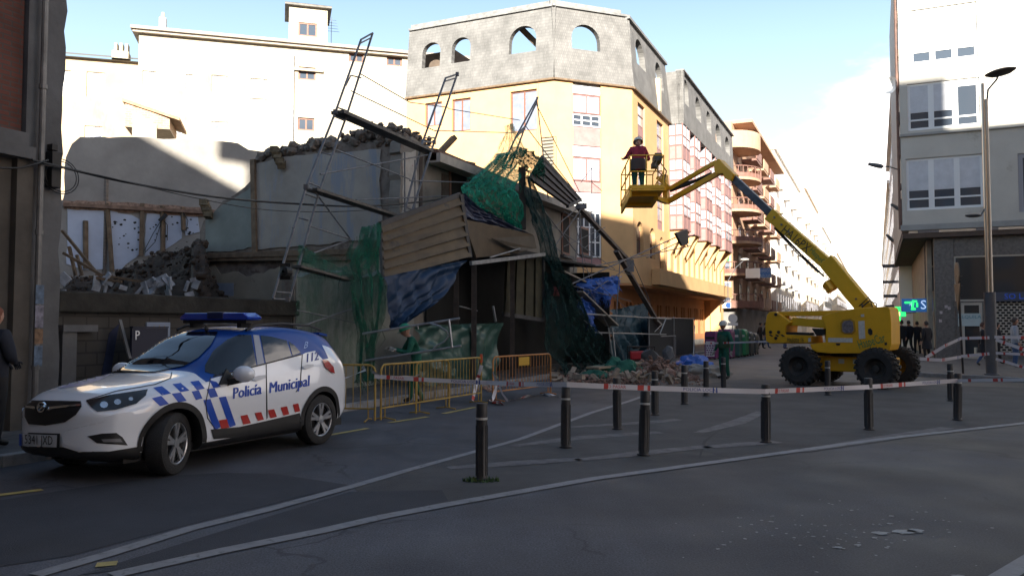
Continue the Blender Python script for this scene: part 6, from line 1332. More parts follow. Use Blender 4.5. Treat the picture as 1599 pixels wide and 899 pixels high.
# ================================================================ barriers
BY = mat('yellow_barrier_paint', (.36, .23, .045), .5, nz=.25, sc=6, stain=((.22, .15, .06), 6, .6)); BO = mat('orange_barrier_paint', (.42, .17, .04), .5, nz=.25, sc=6, stain=((.22, .12, .06), 6, .6))
def barrier(p0, p1, label, m, plate=False, h=.97):
    p0 = Vector((p0[0], p0[1], 0)); p1 = Vector((p1[0], p1[1], 0)); d = (p1-p0); L_ = d.length; d.normalize(); t = thing('crowd_barrier', label, 'barrier', (p0+p1)/2, 0, 'yellow tube barriers'); r_ = .12
    F = lambda s, z, q=0.: p0+d*s+Vector((-d.y, d.x, 0))*q+ZA*z
    b = MB(); P = [F(0, .02), F(0, h-r_)]+[F(r_-r_*math.cos(a), h-r_+r_*math.sin(a)) for a in (.4, .8, 1.2, 1.57)]+[F(L_-r_+r_*math.sin(a), h-r_+r_*math.cos(a)) for a in (0, .4, .8, 1.2, 1.57)]+[F(L_, .02)]
    b.tube(P, .019, 8); b.tube([F(0, .22), F(L_, .22)], .015, 7); b.build('frame', m, t, smooth=True)
    n_ = int(L_/.125); b = MB()
    for i in range(1, n_): b.tube([F(L_*i/n_, .22), F(L_*i/n_, h)], .0075, 5)
    b.build('bars', m, t)
    for s in (.12, L_-.12): b = MB(); b.tube([F(s, .22), F(s, .05, -.0), F(s, .02, -.22)], .014, 6); b.tube([F(s, .05), F(s, .02, .22)], .014, 6); b.build('foot', m, t)
    if plate: b = MB(); b.box((L_*.42, -.012, .74), (L_*.60, .012, .93), lambda s, q, z: F(s, z, q)); b.build('plate', mat('yellow_plate', (.5, .3, .03), .5), t)
    return t
barrier((-4.55, 14.2), (-2.36, 13.98), 'yellow barrier just behind the rear of the police car', BY)
barrier((-2.27, 14.05), (-1.25, 16.1), 'yellow barrier overlapped by its neighbour, in front of the frame carrying worker', BY)
barrier((-1.78, 15.05), (-.66, 17.35), 'middle yellow barrier with a red reflector, in front of the green tarpaulin', BY)
barrier((-.41, 17.5), (.93, 19.55), 'orange barrier with a square plate, farthest right by the dark opening', BO, True)
b = MB(); p = Vector((-.66, 17.35, 0)); b.box((p.x-.03, p.y-.03, .86), (p.x+.03, p.y+.03, 1.04)); tag(b.build('reflector_cap', mat('orange_red', (.55, .10, .04), .4), None, bevel=.01), 'orange red reflector cap on the corner of the middle barrier', 'reflector')

# ================================================================ cordon tape
def tapemat():
    m = bpy.data.materials.new('cordon_tape'); m.use_nodes = True; t = m.node_tree; p = t.nodes['Principled BSDF']; p.inputs['Roughness'].default_value = .45
    u = N(t, 'ShaderNodeUVMap'); sx = N(t, 'ShaderNodeSeparateXYZ'); t.links.new(u.outputs[0], sx.inputs[0])
    md = N(t, 'ShaderNodeMath', operation='FRACT'); mu = N(t, 'ShaderNodeMath', operation='MULTIPLY'); mu.inputs[1].default_value = 1/2.6; t.links.new(sx.outputs['X'], mu.inputs[0]); t.links.new(mu.outputs[0], md.inputs[0])
    cr_ = N(t, 'ShaderNodeValToRGB'); cr_.color_ramp.interpolation = 'CONSTANT'; e = cr_.color_ramp.elements; e[0].position = 0; e[0].color = (.62, .60, .62, 1); e[1].position = .265; e[1].color = (.50, .06, .05, 1)
    for pos, c in ((.08, (.50, .06, .05, 1)), (.105, (.62, .60, .62, 1)), (.30, (.6, .58, .6, 1)), (.32, (.5, .06, .05, 1)), (.335, (.62, .60, .62, 1)), (.68, (.03, .07, .28, 1)), (.69, (.6, .58, .6, 1)), (.70, (.03, .07, .28, 1)), (.71, (.62, .6, .62, 1))): q_ = e.new(pos); q_.color = c
    t.links.new(md.outputs[0], cr_.inputs[0]); t.links.new(cr_.outputs[0], p.inputs['Base Color']); return m
TAPE = tapemat(); TRW = mat('red_print', (.5, .05, .04), .5); TBL = mat('navy_print', (.03, .06, .25), .5)
def tape(label, pts, w=.07, txt=True, name='cordon_tape', twist=0.1, sag=0., m=None, gr='cordon tape'):
    P = []
    for a, c in zip(pts, pts[1:]):
        L_ = (c-a).length; k = max(3, int(L_/.15))
        for i in range(k): t = i/k; P.append(a+(c-a)*t-ZA*(sag*4*t*(1-t)))
    P.append(pts[-1]); vs = []; fs = []; L = 0; uv = []; fr_ = []
    for i, p in enumerate(P):
        if i: L += (p-P[i-1]).length
        d = (P[min(i+1, len(P)-1)]-P[max(i-1, 0)]).normalized(); q = Matrix.Rotation(twist*math.sin(L*1.7)+twist*.6*math.sin(L*4.1+1), 3, d); up = (ZA-d*ZA.dot(d)); up = (up.normalized() if up.length > .1 else Vector((1, 0, 0))); up = q @ up
        vs += [p+up*w/2, p-up*w/2]; uv.append(L); fr_.append((p, d, up))
    b = MB(); b.add(vs, [(2*i, 2*i+1, 2*i+3, 2*i+2) for i in range(len(P)-1)]); o = b.build(name, m or TAPE); tag(o, label, 'barrier tape', gr)
    ul = o.data.uv_layers.new(name='UVMap')
    for lp_ in o.data.loops: ul.data[lp_.index].uv = (uv[lp_.vertex_index//2], lp_.vertex_index % 2)
    if txt:
        def at(s):
            for i in range(len(uv)-1):
                if uv[i] <= s <= uv[i+1]: f = (s-uv[i])/(uv[i+1]-uv[i]+1e-9); return [fr_[i][j]*(1-f)+fr_[i+1][j]*f for j in range(3)]
            return fr_[-1]
        s0 = .15; 
        for word, st, mt in (('NO PASAR', .22, TRW), ('POLICIA LOCAL', 1.35, TBL)):
            bb = MB(); s = st
            while s < L-.8:
                v2, f2 = text_pts(word, .062, 1.15 if mt is TBL else 1.05); x0 = min(v[0] for v in v2); vv = []
                for x, y, z in v2:
                    p, d, up = at(s+x-x0); nn = d.cross(up); nn = nn if nn.y < 0 else -nn; vv.append(p+up*y+nn*.003)
                bb.add(vv, f2); s += 2.6 if mt is TBL else 2.6
            if bb.v: bb.build('lettering', mt, o)
    return o
def bt(i, z, dx=0): p = G(BOL[i][0], BOL[i][1]); return Vector((p.x+dx, p.y, z))
H = lambda px, py, i: D(px, py, G(BOL[i][0], BOL[i][1]).y-.08)
tape('long printed police tape from the left barriers along the bollard row', [Vector((-2.36, 13.9, .78)), D(760, 597, 13.6), H(885, 600, 1), H(1195, 611, 8)], sag=.01)
tape('printed police tape from the tape knot bollard to the right end pair', [H(1195, 611, 8), H(1355, 604, 10), H(1495, 594, 12)])
tape('thin pale tape running on to the right from the bollard pair', [H(1495, 594, 12), D(1640, 592, 12.5)], .05, False)
tape('loose tape wound between the two left yellow barriers', [Vector((-2.4, 13.92, .86)), D(600, 590, 13.9), D(648, 588, 15), D(655, 584, 15)], .07, False, twist=1.2)
tape('crumpled white tape end draped over the barrier behind the car', [D(566, 572, 13.9), D(571, 577, 13.9), D(545, 588, 13.9), D(532, 592, 13.9), D(530, 600, 13.9)], .11, False, twist=1.6, m=mat('white_tape', (.55, .55, .57), .5))
tape('tape hanging from the right post of the middle barrier', [D(752, 570, 17.2), D(745, 595, 17.2), D(738, 625, 17.0)], .08, False, twist=.6)
tape('tape forming a leaning streamer at the left post of the orange barrier', [D(770, 580, 17.4), D(775, 605, 17.3), D(768, 628, 17.2), D(783, 630, 17.2)], .08, False, twist=.4)
tape('second streamer crossing the left post of the orange barrier', [D(771, 585, 17.35), D(785, 615, 17.2), D(793, 626, 17.1)], .07, False, twist=.4)
b = G(800, 627)+ZA*.03; tape('red and white tape lying on the road below the orange barrier', [G(795, 627)+ZA*.03, G(815, 623)+ZA*.04, G(832, 619)+ZA*.04, G(850, 617)+ZA*.03, G(872, 620)+ZA*.03], .08, False, twist=1.5)
tape('torn tape end on the ground between the barriers', [G(765, 628)+ZA*.03, G(775, 631)+ZA*.05, G(785, 633)+ZA*.03], .1, False, twist=1.5)
# cordon at the right lamp column
lc = hit(1549, 585, (0, 0, .13), ZA); pc_ = hit(1504, 583, (0, 0, .13), ZA)
Tq = lambda px, py, Y: D(px, py, Y)
tape('slack tape rising to the signpost left of the grey lamp column', [Tq(1446, 558, lc.y-.2), Tq(1475, 540, lc.y-.3), Tq(1501, 528, pc_.y-.05)], .10, False)
tape('low pale tape from the left to the foot of the signpost', [Tq(1436, 560, lc.y-.2), Tq(1470, 562, lc.y-.3), Tq(1501, 557, pc_.y-.05)], .10, False)
tape('upper tape between signpost and lamp column', [Tq(1501, 528, pc_.y-.06), Tq(1545, 527, lc.y-.25)], .09, False)
tape('lower tape between signpost and lamp column', [Tq(1501, 556, pc_.y-.06), Tq(1545, 552, lc.y-.25)], .09, False)
tape('red striped tape running right from the lamp column at waist height', [Tq(1553, 526, lc.y-.25), Tq(1640, 528, lc.y-1.2)], .09, False)
tape('tape sloping down to the right from the lamp column', [Tq(1555, 530, lc.y-.25), Tq(1640, 560, lc.y-1.4)], .10, False)
tape('lower level tape right of the lamp column', [Tq(1555, 551, lc.y-.25), Tq(1640, 555, lc.y-1.5)], .08, False)
tape('lowest sloping tape right of the lamp column', [Tq(1555, 560, lc.y-.25), Tq(1640, 586, lc.y-1.5)], .08, False)
tape('thin pale tape from the worker in green to the yellow lift', [D(1100, 536, 25.2), D(1200, 533, 23.6)], .05, False)

# ================================================================ lamps, signs
LG = mat('lamp_grey_paint', (.085, .09, .10), .5, nz=.15, sc=4); POL = mat('polished_tube', (.45, .42, .38), .28, .9)
lamp = thing('street_lamp', 'tall double tube street lamp with round disc head and thick grey foot', 'street lamp', lc)
b = MB(); b.tube([lc, lc+ZA*2.55], .165, 20); b.lathe([(.22, 0), (.22, .03), (.17, .05)], lc); b.build('column_foot', LG, lamp, smooth=True)
b = MB()
for dx in (-.055, .055): b.tube([lc+Vector((dx, 0, 2.55)), lc+Vector((dx, 0, 8.6 if dx > 0 else 9.1))], .05, 12)
b.build('pole_tube', POL, lamp, smooth=True)
b = MB(); hd = D(1562, 112, lc.y+.1); b.tube([lc+Vector((.055, 0, 8.3)), lc+Vector((.12, 0, 8.9)), Vector((hd.x-.12, hd.y, hd.z-.25)), Vector((hd.x-.02, hd.y, hd.z))], .028, 8); b.build('arm', LG, lamp)
b = MB(); b.lathe([(0.001, .06), (.3, .05), (.44, .0), (.43, -.03), (.3, -.10), (0.001, -.13)], hd, Vector((-.15, 0, 1)), 28); b.build('lamp_head', mat('dark_bronze_lamp', (.10, .08, .065), .5), lamp, smooth=True)
b = MB(); sm_ = D(1512, 337, lc.y+.1); b.tube([lc+Vector((-.05, 0, 5.2)), Vector((lc.x-.2, lc.y, sm_.z+.02)), Vector((sm_.x+.15, lc.y, sm_.z))], .025, 8); b.ball((sm_.x+.1, lc.y, sm_.z), .22, 12, (1.2, .7, .3)); b.build('side_lamp', LG, lamp, smooth=True)
def walllamp(px, py, px2, py2, u_, label, size=1.):
    p = WU(px, py, u_); a = U(u_, 1.15, WU(px2, py2, u_).z); t = thing('wall_lamp', label, 'street lamp', a, 0, 'bracket lamps on the right side')
    b = MB(); b.tube([a, a+(p-a)*.4+ZA*.06, p+(a-p)*.15], .03*size, 6); b.build('arm', LG, t)
    d = (p-a).normalized(); b = MB(); n0 = p-d*.35*size; b.tube([p+d*.32*size-d*0, p+d*.3*size, n0+d*.6*size*.3, n0, n0-d*.05], [.02, .08*size, .12*size, .10*size, .03], 10); b.build('lamp_head', LG, t, smooth=True)
walllamp(1366, 258, 1409, 265, 43.5, 'nearest bracket lamp with boxy grey head high on the right building')
walllamp(1389, 371, 1405, 376, 62, 'second bracket lamp, smaller, below the first against the sky')
walllamp(1398, 323, 1410, 326, 46, 'small dark round fitting on the building edge between the two bracket lamps', .8)
llp = WV(1163, 405, -9.6); la = U(uv_of(llp)[0]-1.0, -10.8, 5.0)
t = thing('wall_lamp', 'curved arm lamp on the end of the yellow building by the balconies', 'street lamp', la); b = MB(); b.tube([la+ZA*-1.2, la+ZA*.2, la+(llp-la)*.5+ZA*.35, llp], .035, 7); b.build('arm', LG, t); b = MB(); b.ball(llp, .3, 12, (1.2, .7, .35)); b.build('lamp_head', mat('pale_lamp_head', (.5, .5, .5), .5), t, smooth=True)
# signpost by the lamp column
sp_ = thing('sign_post', 'dark signpost with brown backed round and triangular signs seen nearly edge on', 'signpost', pc_)
b = MB(); b.tube([pc_, Vector((pc_.x-.1, pc_.y, 3.6))], .035, 10); b.build('post', BK, sp_, smooth=True)
sgm = mat('brown_sign_back', (.14, .10, .065), .6, nz=.2, sc=5); Q3 = Vector((.32, .94, 0)).normalized(); c0 = Vector((pc_.x-.12, pc_.y-.05, 0)); n3 = Vector((-Q3.y, Q3.x, 0))
b = MB(); b.prism([c0+Q3*(.36*math.cos(a))+ZA*(3.3+.36*math.sin(a)) for a in [i*.3927 for i in range(16)]], n3*.03); b.build('round_sign', sgm, sp_)
b = MB(); b.prism([c0+Q3*-.5+ZA*2.98, c0+Q3*.5+ZA*2.98, c0+ZA*2.12], n3*.03); b.build('triangular_sign', sgm, sp_)
b = MB()
for z in (2.6, 2.9, 3.2): b.box((c0.x-.02, c0.y-.06, z), (c0.x+.12, c0.y+.06, z+.03))
b.build('clamp', BK, sp_)
# back of round sign over a plate, and the bank style box sign on the yellow corner
rs = D(1145, 560, 54); t = thing('round_road_sign', 'round white road sign over a small white plate beyond the green clad worker', 'road sign', (rs.x, rs.y, 0)); zc1, zc2 = D(1145, 497, 54).z, D(1145, 506, 54).z
b = MB(); b.tube([(rs.x, rs.y+.05, 0), (rs.x, rs.y+.05, zc1+.3)], .035, 8); b.build('post', METAL, t)
b = MB(); b.lathe([(0.001, 0), (.31, 0), (.31, .02), (.001, .02)], (rs.x, rs.y, zc1), (0, -1, 0), 24); b.build('sign_disc', mat('white_sign_face', (.8, .8, .8), .5), t)
b = MB(); b.box((rs.x-.34, rs.y-.02, zc2-.09), (rs.x+.34, rs.y, zc2+.09)); b.build('sign_plate', mat('white_sign_face', (.8, .8, .8), .5), t)
Fb2 = plane(U(70.4, 0), -VA, -UA); q2 = prect(Fb2, 1118, 472, 1141, 481); t = thing('box_sign', 'white and blue box sign projecting from the end of the yellow building', 'sign', Fb2((q2[0]+q2[1])/2, q2[2]))
Fb2 = plane(U(69.8, 0), VA, -UA); q2 = prect(Fb2, 1118, 472, 1141, 481)
b = MB(); b.box((q2[0], -.2, q2[2]), (q2[1], 0, q2[3]), lambda s, d, z: Fb2(s, z, d)); bs_ = b.build('sign_box', mat('white_sign_face', (.8, .8, .8), .5), t)
b = MB(); b.box((q2[0]+(q2[1]-q2[0])*.72, .003, q2[2]+.02), (q2[1]-.02, .01, q2[3]-.02), lambda s, d, z: Fb2(s, z, d))
for i in range(5): x = q2[0]+.12+i*.17; b.box((x, .003, q2[2]+.1), (x+.08, .01, q2[3]-.1-(i % 2)*.08), lambda s, d, z: Fb2(s, z, d))
b.build('sign_print', CVB, t)
# ================================================================ recycling containers
def container(px0, px1, py0, py1, col, label, face=None, lean_=False, kind='box'):
    g_ = G((px0+px1)/2, py1); Y = g_.y; w = (px1-px0)/FPX*Y*.9; h = (py1-py0)/FPX*Y; t = thing('recycling_container', label, 'container', g_, math.atan2(UA.y, UA.x)-math.pi/2, 'recycling containers')
    T = lambda x, y, z: ROOT[t.name] @ Vector((x, y, z)); d_ = 1.15
    prof = [(-w/2, .08), (w/2, .08), (w/2, h*.82), (w*.40, h*.95), (w*.2, h), (-w*.2, h), (-w*.40, h*.95), (-w/2, h*.82)] if kind == 'round' else [(-w/2, .05), (w/2, .05), (w/2, h*.9), (w*.42, h), (-w*.42, h), (-w/2, h*.9)]
    b = MB(); b.prism([T(x, -d_/2, z) for x, z in prof], ROOT[t.name].to_3x3() @ Vector((0, d_, 0))); b.build('body', mat('container_'+col[0], col[1], .55, nz=.15, sc=4), t, bevel=.04)
    b = MB(); b.box((-w*.4, -d_/2-.02, h*.72), (w*.4, -d_/2-.002, h*.80), T); b.build('slot', mat('pale_slot', (.45, .43, .40), .6) if col[0] != 'purple' else BLACKP, t)
    b = MB(); 
    for x in (-w*.4, w*.4): b.tube([T(x, -d_/2+.1, .0), T(x, -d_/2+.1, .08)], .05, 8); b.tube([T(x, d_/2-.1, .0), T(x, d_/2-.1, .08)], .05, 8)
    b.build('feet', BLACKP, t)
    if face:
        b = MB(); b.box((-w*.38, -d_/2-.012, h*.1), (w*.38, -d_/2-.004, h*.64), T); pn_ = b.build('poster', mat('white_poster', (.6, .58, .58), .6), t)
        rr = random.Random(4); b = MB()
        for i in range(6):
            z = h*(.14+.08*i); x = -w*.34
            while x < w*.30: l_ = rr.uniform(.04, .12); b.box((x, -d_/2-.016, z), (x+l_, -d_/2-.013, z+h*.05), T); x += l_+.03
        b.build('poster_print', mat('purple_print', (.12, .03, .12), .6), pn_)
    return t
container(1103, 1122, 517, 560, ('purple', (.16, .03, .12)), 'purple container with white printed poster, nearest of the row', True)
container(1123, 1146, 514, 559, ('purple', (.16, .03, .12)), 'purple container partly behind the green clad worker', False)
container(1142, 1158, 514, 557, ('dark_teal', (.03, .10, .09)), 'dark container between the purple and the green one')
container(1150, 1168, 514, 556, ('green', (.03, .22, .09)), 'rounded bright green container in the middle of the row', kind='round')
container(1162, 1176, 518, 555, ('charcoal', (.045, .05, .05)), 'charcoal bin with pale lid edge, second from the far end', kind='round')
container(1172, 1183, 520, 553, ('charcoal', (.045, .05, .05)), 'charcoal bin with pale lid edge at the far end of the row', kind='round')
# things by the wall behind the car
g_ = U(11.7, -11.3); mpk = plane(U(0, -11.2), UA, VA)
def wallrect(px0, py0, px1, py1): return prect(mpk, px0, py0, px1, py1)
a_, c_, z0, z1 = wallrect(206, 512, 262, 545)
t = thing('parking_board', 'dark blue board with white letter P standing against the wall behind the car roof', 'sign', mpk((a_+c_)/2, .13)); b = MB(); b.box((a_, -.04, .9), (c_, 0, z1), lambda s, d, z: mpk(s, z, d)); b.box((a_, -.06, z1+.002), (c_, .02, z1+.025), lambda s, d, z: mpk(s, z, d)); pb = b.build('board', mat('navy_board', (.006, .009, .03), .5), t)
b = MB(); b.box((a_+.05, -.035, .13), (a_+.1, -.01, .9), lambda s, d, z: mpk(s, z, d)); b.box((c_-.1, -.035, .13), (c_-.05, -.01, .9), lambda s, d, z: mpk(s, z, d)); b.build('leg', BLACKP, t)
ps_, pz_ = sz(mpk, 214, 524); text('P', .22, mat('white_sign_face', (.8, .8, .8)), pb, lambda x, y, z: mpk(ps_+x, pz_+y, .006+z), sx=.9)
a_, c_, z0, z1 = wallrect(239, 503, 276, 515)
mpk2 = plane(U(0, -11.35), UA, VA); t = thing('white_board', 'small pale blue board with yellow peaks above the parking board', 'sign', mpk2((a_+c_)/2, .13)); b = MB(); b.box((a_, -.03, 1.0), (c_, 0, z1), lambda s, d, z: mpk2(s, z, d)); pb = b.build('board', mat('pale_blue_board', (.2, .24, .32), .6), t, bevel=.01)
b = MB(); b.box(((a_+c_)/2-.03, -.06, .13), ((a_+c_)/2+.03, -.031, 1.1), lambda s, d, z: mpk2(s, z, d)); b.build('leg', BLACKP, t)
b = MB(); w_ = (c_-a_)
for i in range(3): x = a_+w_*(.3+.22*i); b.prism([mpk2(x-.05, z1-.25, .003), mpk2(x+.05, z1-.25, .003), mpk2(x, z1-.05, .003)], VA*.004)
b.build('peak_mark', mat('ochre_print', (.4, .3, .12), .6), pb)
# ================================================================ collapsed scaffold, nets, sheets
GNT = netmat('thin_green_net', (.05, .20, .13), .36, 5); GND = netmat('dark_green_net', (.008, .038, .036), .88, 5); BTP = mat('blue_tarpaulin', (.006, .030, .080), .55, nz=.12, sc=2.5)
BTPL = mat('bright_blue_tarpaulin', (.02, .10, .42), .4, nz=.3, sc=2.5)
P = lambda x, y, v=-10.8: WV(x, y, v)
scaf = thing('collapsed_scaffold', 'tall grey tube scaffold collapsed and leaning across the demolished house front', 'scaffold', P(440, 465)*1)
def frame(pl, pr, label=None, r=.026, dv=(0, 0)):
    """ladder frame: two lists of points (left post, right post), rungs between matching points"""
    b = MB(); b.tube(pl, r, 7); b.tube(pr, r, 7)
    for a, c in zip(pl, pr): b.tube([a, c], r*.8, 6)
    for i in range(len(pl)-1):
        a, c = pl[i], pr[i]; a2_, c2_ = pl[i+1], pr[i+1]; m = (a+c)/2
        for t_ in (.06, .94): b.tube([a+(a2_-a)*t_, c+(c2_-c)*t_], r*.7, 5)
    return b.build('frame', DMETAL, scaf)
V0 = -10.7
frame([P(x, y, V0) for x, y in ((426, 466), (478, 292), (524, 175), (564, 62))], [P(x, y, V0) for x, y in ((452, 468), (498, 300), (541, 182), (582, 52))])
for x, y in ((500, 238), (548, 118), (465, 340)): 
    b = MB(); a = P(x, y, V0); b.tube([P(x-8, y+16, V0), a, P(x+16, y+4, V0)], .018, 5); b.build('rung', DMETAL, scaf)
frame([P(x, y, -10.9) for x, y in ((632, 330), (660, 222), (696, 122))], [P(x, y, -10.9) for x, y in ((642, 335), (678, 222), (714, 116))], r=.03)
frame([P(x, y, -10.6) for x, y in ((784, 262), (805, 215), (840, 152))], [P(x, y, -10.6) for x, y in ((797, 262), (820, 198), (838, 160))], r=.03)
br = [((525, 174), (740, 268), .03, .2), ]
def member(name, x0, y0, x1, y1, v0=-10.7, v1=-10.8, r=.024, m=DMETAL, par=scaf, mid=None):
    b = MB(); pts = [P(x0, y0, v0)]+([P(mid[0], mid[1], (v0+v1)/2)] if mid else [])+[P(x1, y1, v1)]; b.tube(pts, r, 6); return b.build(name, m, par)
def plank(x0, y0, x1, y1, v0, v1, w=.32, h=.07, m=None, par=scaf, name='platform'):
    b = MB(); b.beam(P(x0, y0, v0), P(x1, y1, v1), w, h); return b.build(name, m or mat('steel_deck', (.09, .082, .075), .6, .2, nz=.4, sc=5), par)
plank(527, 175, 668, 236, -10.7, -10.8, .34, .07); plank(487, 296, 618, 338, -10.7, -10.7, .28, .06); plank(462, 416, 546, 438, -10.7, -10.6, .3, .05)
for q_ in ((488, 296, 428, 468), ): pass
for x0, y0, x1, y1, v0, v1, r in ((520, 232, 640, 280, -10.7, -10.8, .018), (500, 272, 668, 242, -10.7, -10.9, .018), (640, 282, 760, 286, -10.8, -10.9, .018), (492, 300, 548, 374, -10.7, -10.6, .018), (482, 352, 548, 374, -10.7, -10.6, .018), (490, 395, 548, 374, -10.7, -10.6, .018), (463, 484, 556, 504, -10.7, -10.8, .016), (463, 512, 556, 480, -10.7, -10.8, .016),
  (562, 115, 640, 160, -10.7, -10.9, .013), (640, 160, 700, 168, -10.9, -10.9, .013), (700, 170, 812, 188, -10.9, -10.6, .013), (548, 142, 680, 205, -10.7, -10.9, .013), (680, 204, 815, 208, -10.9, -10.6, .013), (838, 152, 856, 310, -10.6, -10.2, .02), (836, 160, 905, 300, -10.6, -10.4, .016), (820, 196, 912, 318, -10.6, -10.4, .016),
  (632, 330, 632, 238, -10.9, -10.9, .02), (648, 340, 648, 250, -10.9, -10.9, .02), (556, 312, 700, 306, -10.7, -10.9, .016)): member('brace', x0, y0, x1, y1, v0, v1, r)
b = MB(); b.box((0, 0, 0), (.01, .01, .01), lambda x, y, z: P(450, 424)+Vector((x, y, z)))
b = MB(); b.cbox(P(447, 424, -10.65), (.2, .15, .32)); b.lathe([(.03, -.1), (.1, -.08), (.1, .08), (.03, .1)], P(447, 424, -10.55), UA, 12); b.build('pulley', BLACKP, scaf)
for x, y in ((500, 300), (541, 182), (524, 175), (478, 292), (714, 116), (678, 222), (449, 467)): b = MB(); b.cbox(P(x, y, -10.68), (.09, .09, .10)); b.build('coupler', DMETAL, scaf)

# right-hand wreck of the scaffold
wr_ = thing('scaffold_wreck', 'tangle of fallen scaffold tubes and beams in front of the yellow building', 'scaffold', P(960, 560, -9.0))
def mm(name, x0, y0, x1, y1, v0, v1, r=.028, m=DMETAL): return member(name, x0, y0, x1, y1, v0, v1, r, m, wr_)
SIL = mat('bright_steel_tube', (.40, .41, .42), .4, .7)
b = MB(); b.beam(P(902, 322, -10.4), P(984, 410, -9.6), .20, .12); b.beam(P(962, 392, -9.6), P(1032, 512, -9.0), .22, .10); b.build('beam', mat('dusty_steel_beam', (.14, .115, .10), .7, .1, nz=.3, sc=4), wr_)
b = MB(); b.beam(P(872, 424, -10), P(906, 440, -9.8), .5, .06); b.beam(P(900, 455, -9.7), P(956, 508, -9.3), .55, .06); b.build('plank', mat('pale_dusty_plank', (.24, .215, .18), .8, nz=.3, sc=4), wr_)
for x0, y0, x1, y1, v0, v1, r in ((882, 448, 1070, 364, -9.6, -8.9, .026), (930, 415, 1078, 384, -9.6, -8.9, .024), (1010, 402, 1085, 366, -9.2, -8.8, .024), (900, 470, 990, 412, -9.6, -9.3, .02), (850, 330, 905, 400, -10.3, -10, .02), (850, 368, 905, 322, -10.3, -10.3, .02), (868, 382, 908, 325, -10.3, -10.2, .024), (880, 330, 905, 345, -10.4, -10.2, .02),
   (846, 340, 960, 420, -10.2, -9.5, .014), (840, 365, 925, 430, -10.2, -9.6, .014), (905, 330, 912, 440, -10.2, -9.8, .018), (924, 262, 924, 440, -10.5, -9.9, .016), (907, 285, 924, 262, -10.5, -10.5, .014), (898, 350, 930, 470, -10.1, -9.5, .012), (930, 440, 1000, 500, -9.5, -9.1, .014), (920, 452, 975, 560, -9.5, -9.0, .014), (968, 410, 962, 500, -9.4, -9.2, .02), (870, 440, 985, 470, -9.7, -9.2, .016), (880, 400, 990, 430, -9.9, -9.2, .014), (895, 425, 905, 360, -10, -10, .014), (985, 400, 1015, 470, -9.3, -9.0, .014),
   (924, 285, 940, 298, -10.4, -10.4, .012), (880, 385, 945, 355, -10.2, -10, .014), (912, 388, 938, 366, -10, -10, .014)): mm('tube', x0, y0, x1, y1, v0, v1, r)
for x0, y0, x1, y1, v0, v1, r in ((915, 490, 1048, 498, -9.3, -8.8, .026), (928, 519, 1040, 522, -9.3, -8.8, .026), (1040, 497, 1030, 522, -8.8, -8.8, .026), (1026, 500, 1034, 506, -8.8, -8.8, .018), (1034, 506, 1022, 518, -8.8, -8.8, .018), (956, 512, 962, 568, -9.1, -9.0, .03), (950, 512, 958, 566, -9.1, -9.0, .022), (912, 500, 940, 522, -9.4, -9.3, .02), (1075, 385, 1062, 368, -8.9, -8.9, .04)): mm('steel_tube', x0, y0, x1, y1, v0, v1, r, SIL)
b = MB(); b.prism([P(1052, 364, -8.9), P(1070, 358, -8.9), P(1072, 380, -8.9), P(1062, 384, -8.9)], VA*.12); b.build('bracket_box', BLACKP, wr_)
b = MB(); b.cbox(P(984, 415, -9.3), (.3, .1, .5)); b.cbox(P(908, 322, -10.1), (.4, .15, .2)); b.split('bent_gusset', DMETAL, wr_)
# corrugated canopy pieces (ribbed formwork)
def ribbed(name, label, cat, corners, n, m, depth=.10, lip=True, flip=1):
    TL, TR, BR, BL = corners; nn = (TR-TL).cross(BL-TL).normalized(); nn = nn if nn.dot(CAM-TL) > 0 else -nn
    t = thing(name, label, cat, (BL+BR)/2); b = MB()
    for i in range(n):
        a, c = i/n, (i+1)/n-.012; p0, p1 = TL+(BL-TL)*a, TR+(BR-TR)*a; q0, q1 = TL+(BL-TL)*c, TR+(BR-TR)*c
        b.prism([p0+nn*.01, q0+nn*depth, q0-nn*.03, p0-nn*.03], p1-p0) if False else b.add([p0, p1, q1+nn*depth, q0+nn*depth, p0-nn*.04, p1-nn*.04, q1-nn*.04, q0-nn*.04], [(0, 1, 2, 3), (4, 5, 6, 7), (0, 1, 5, 4), (1, 2, 6, 5), (2, 3, 7, 6), (3, 0, 4, 7)])
    b.build('ribbed_sheet', m, t)
    b = MB(); b.beam(TL, TR, .09, .12); b.beam(TR-nn*-.02, BR, .10, .12); b.beam(TL, BL, .06, .08); b.build('edge_frame', mat('grimy_edge_steel', (.06, .058, .06), .6, .3, nz=.3, sc=5), t); return t, nn
RIBM = mat('brown_ribbed_sheet', (.105, .072, .034), .5, nz=.4, sc=2, stain=((.03, .025, .02), 2, .58), bump=.2)
ribbed('formwork_canopy', 'brown ribbed canopy sheet hanging slanted over the blue tarpaulin', 'canopy', [P(594, 350, -10.5), P(718, 304, -9.7), P(733, 402, -9.6), P(598, 436, -10.4)], 6, RIBM, .085)
ribbed('roof_sheet', 'dark ribbed roof sheet slanting down right beneath the green net cap', 'roof sheet', [P(846, 245, -10.4), P(906, 312, -10.2), P(886, 322, -10.0), P(826, 280, -10.2)], 4, mat('dark_roof_sheet', (.05, .035, .03), .7, nz=.4, sc=3), .06)
ribbed('inner_shutter', 'dark panelled shutter with faint upright ribs inside the black opening', 'panel', [P(848, 400, -9.6), P(848, 500, -9.6), P(786, 490, -10.2), P(790, 408, -10.2)], 4, mat('dark_olive_panel', (.05, .045, .025), .8, nz=.4, sc=2), .06)
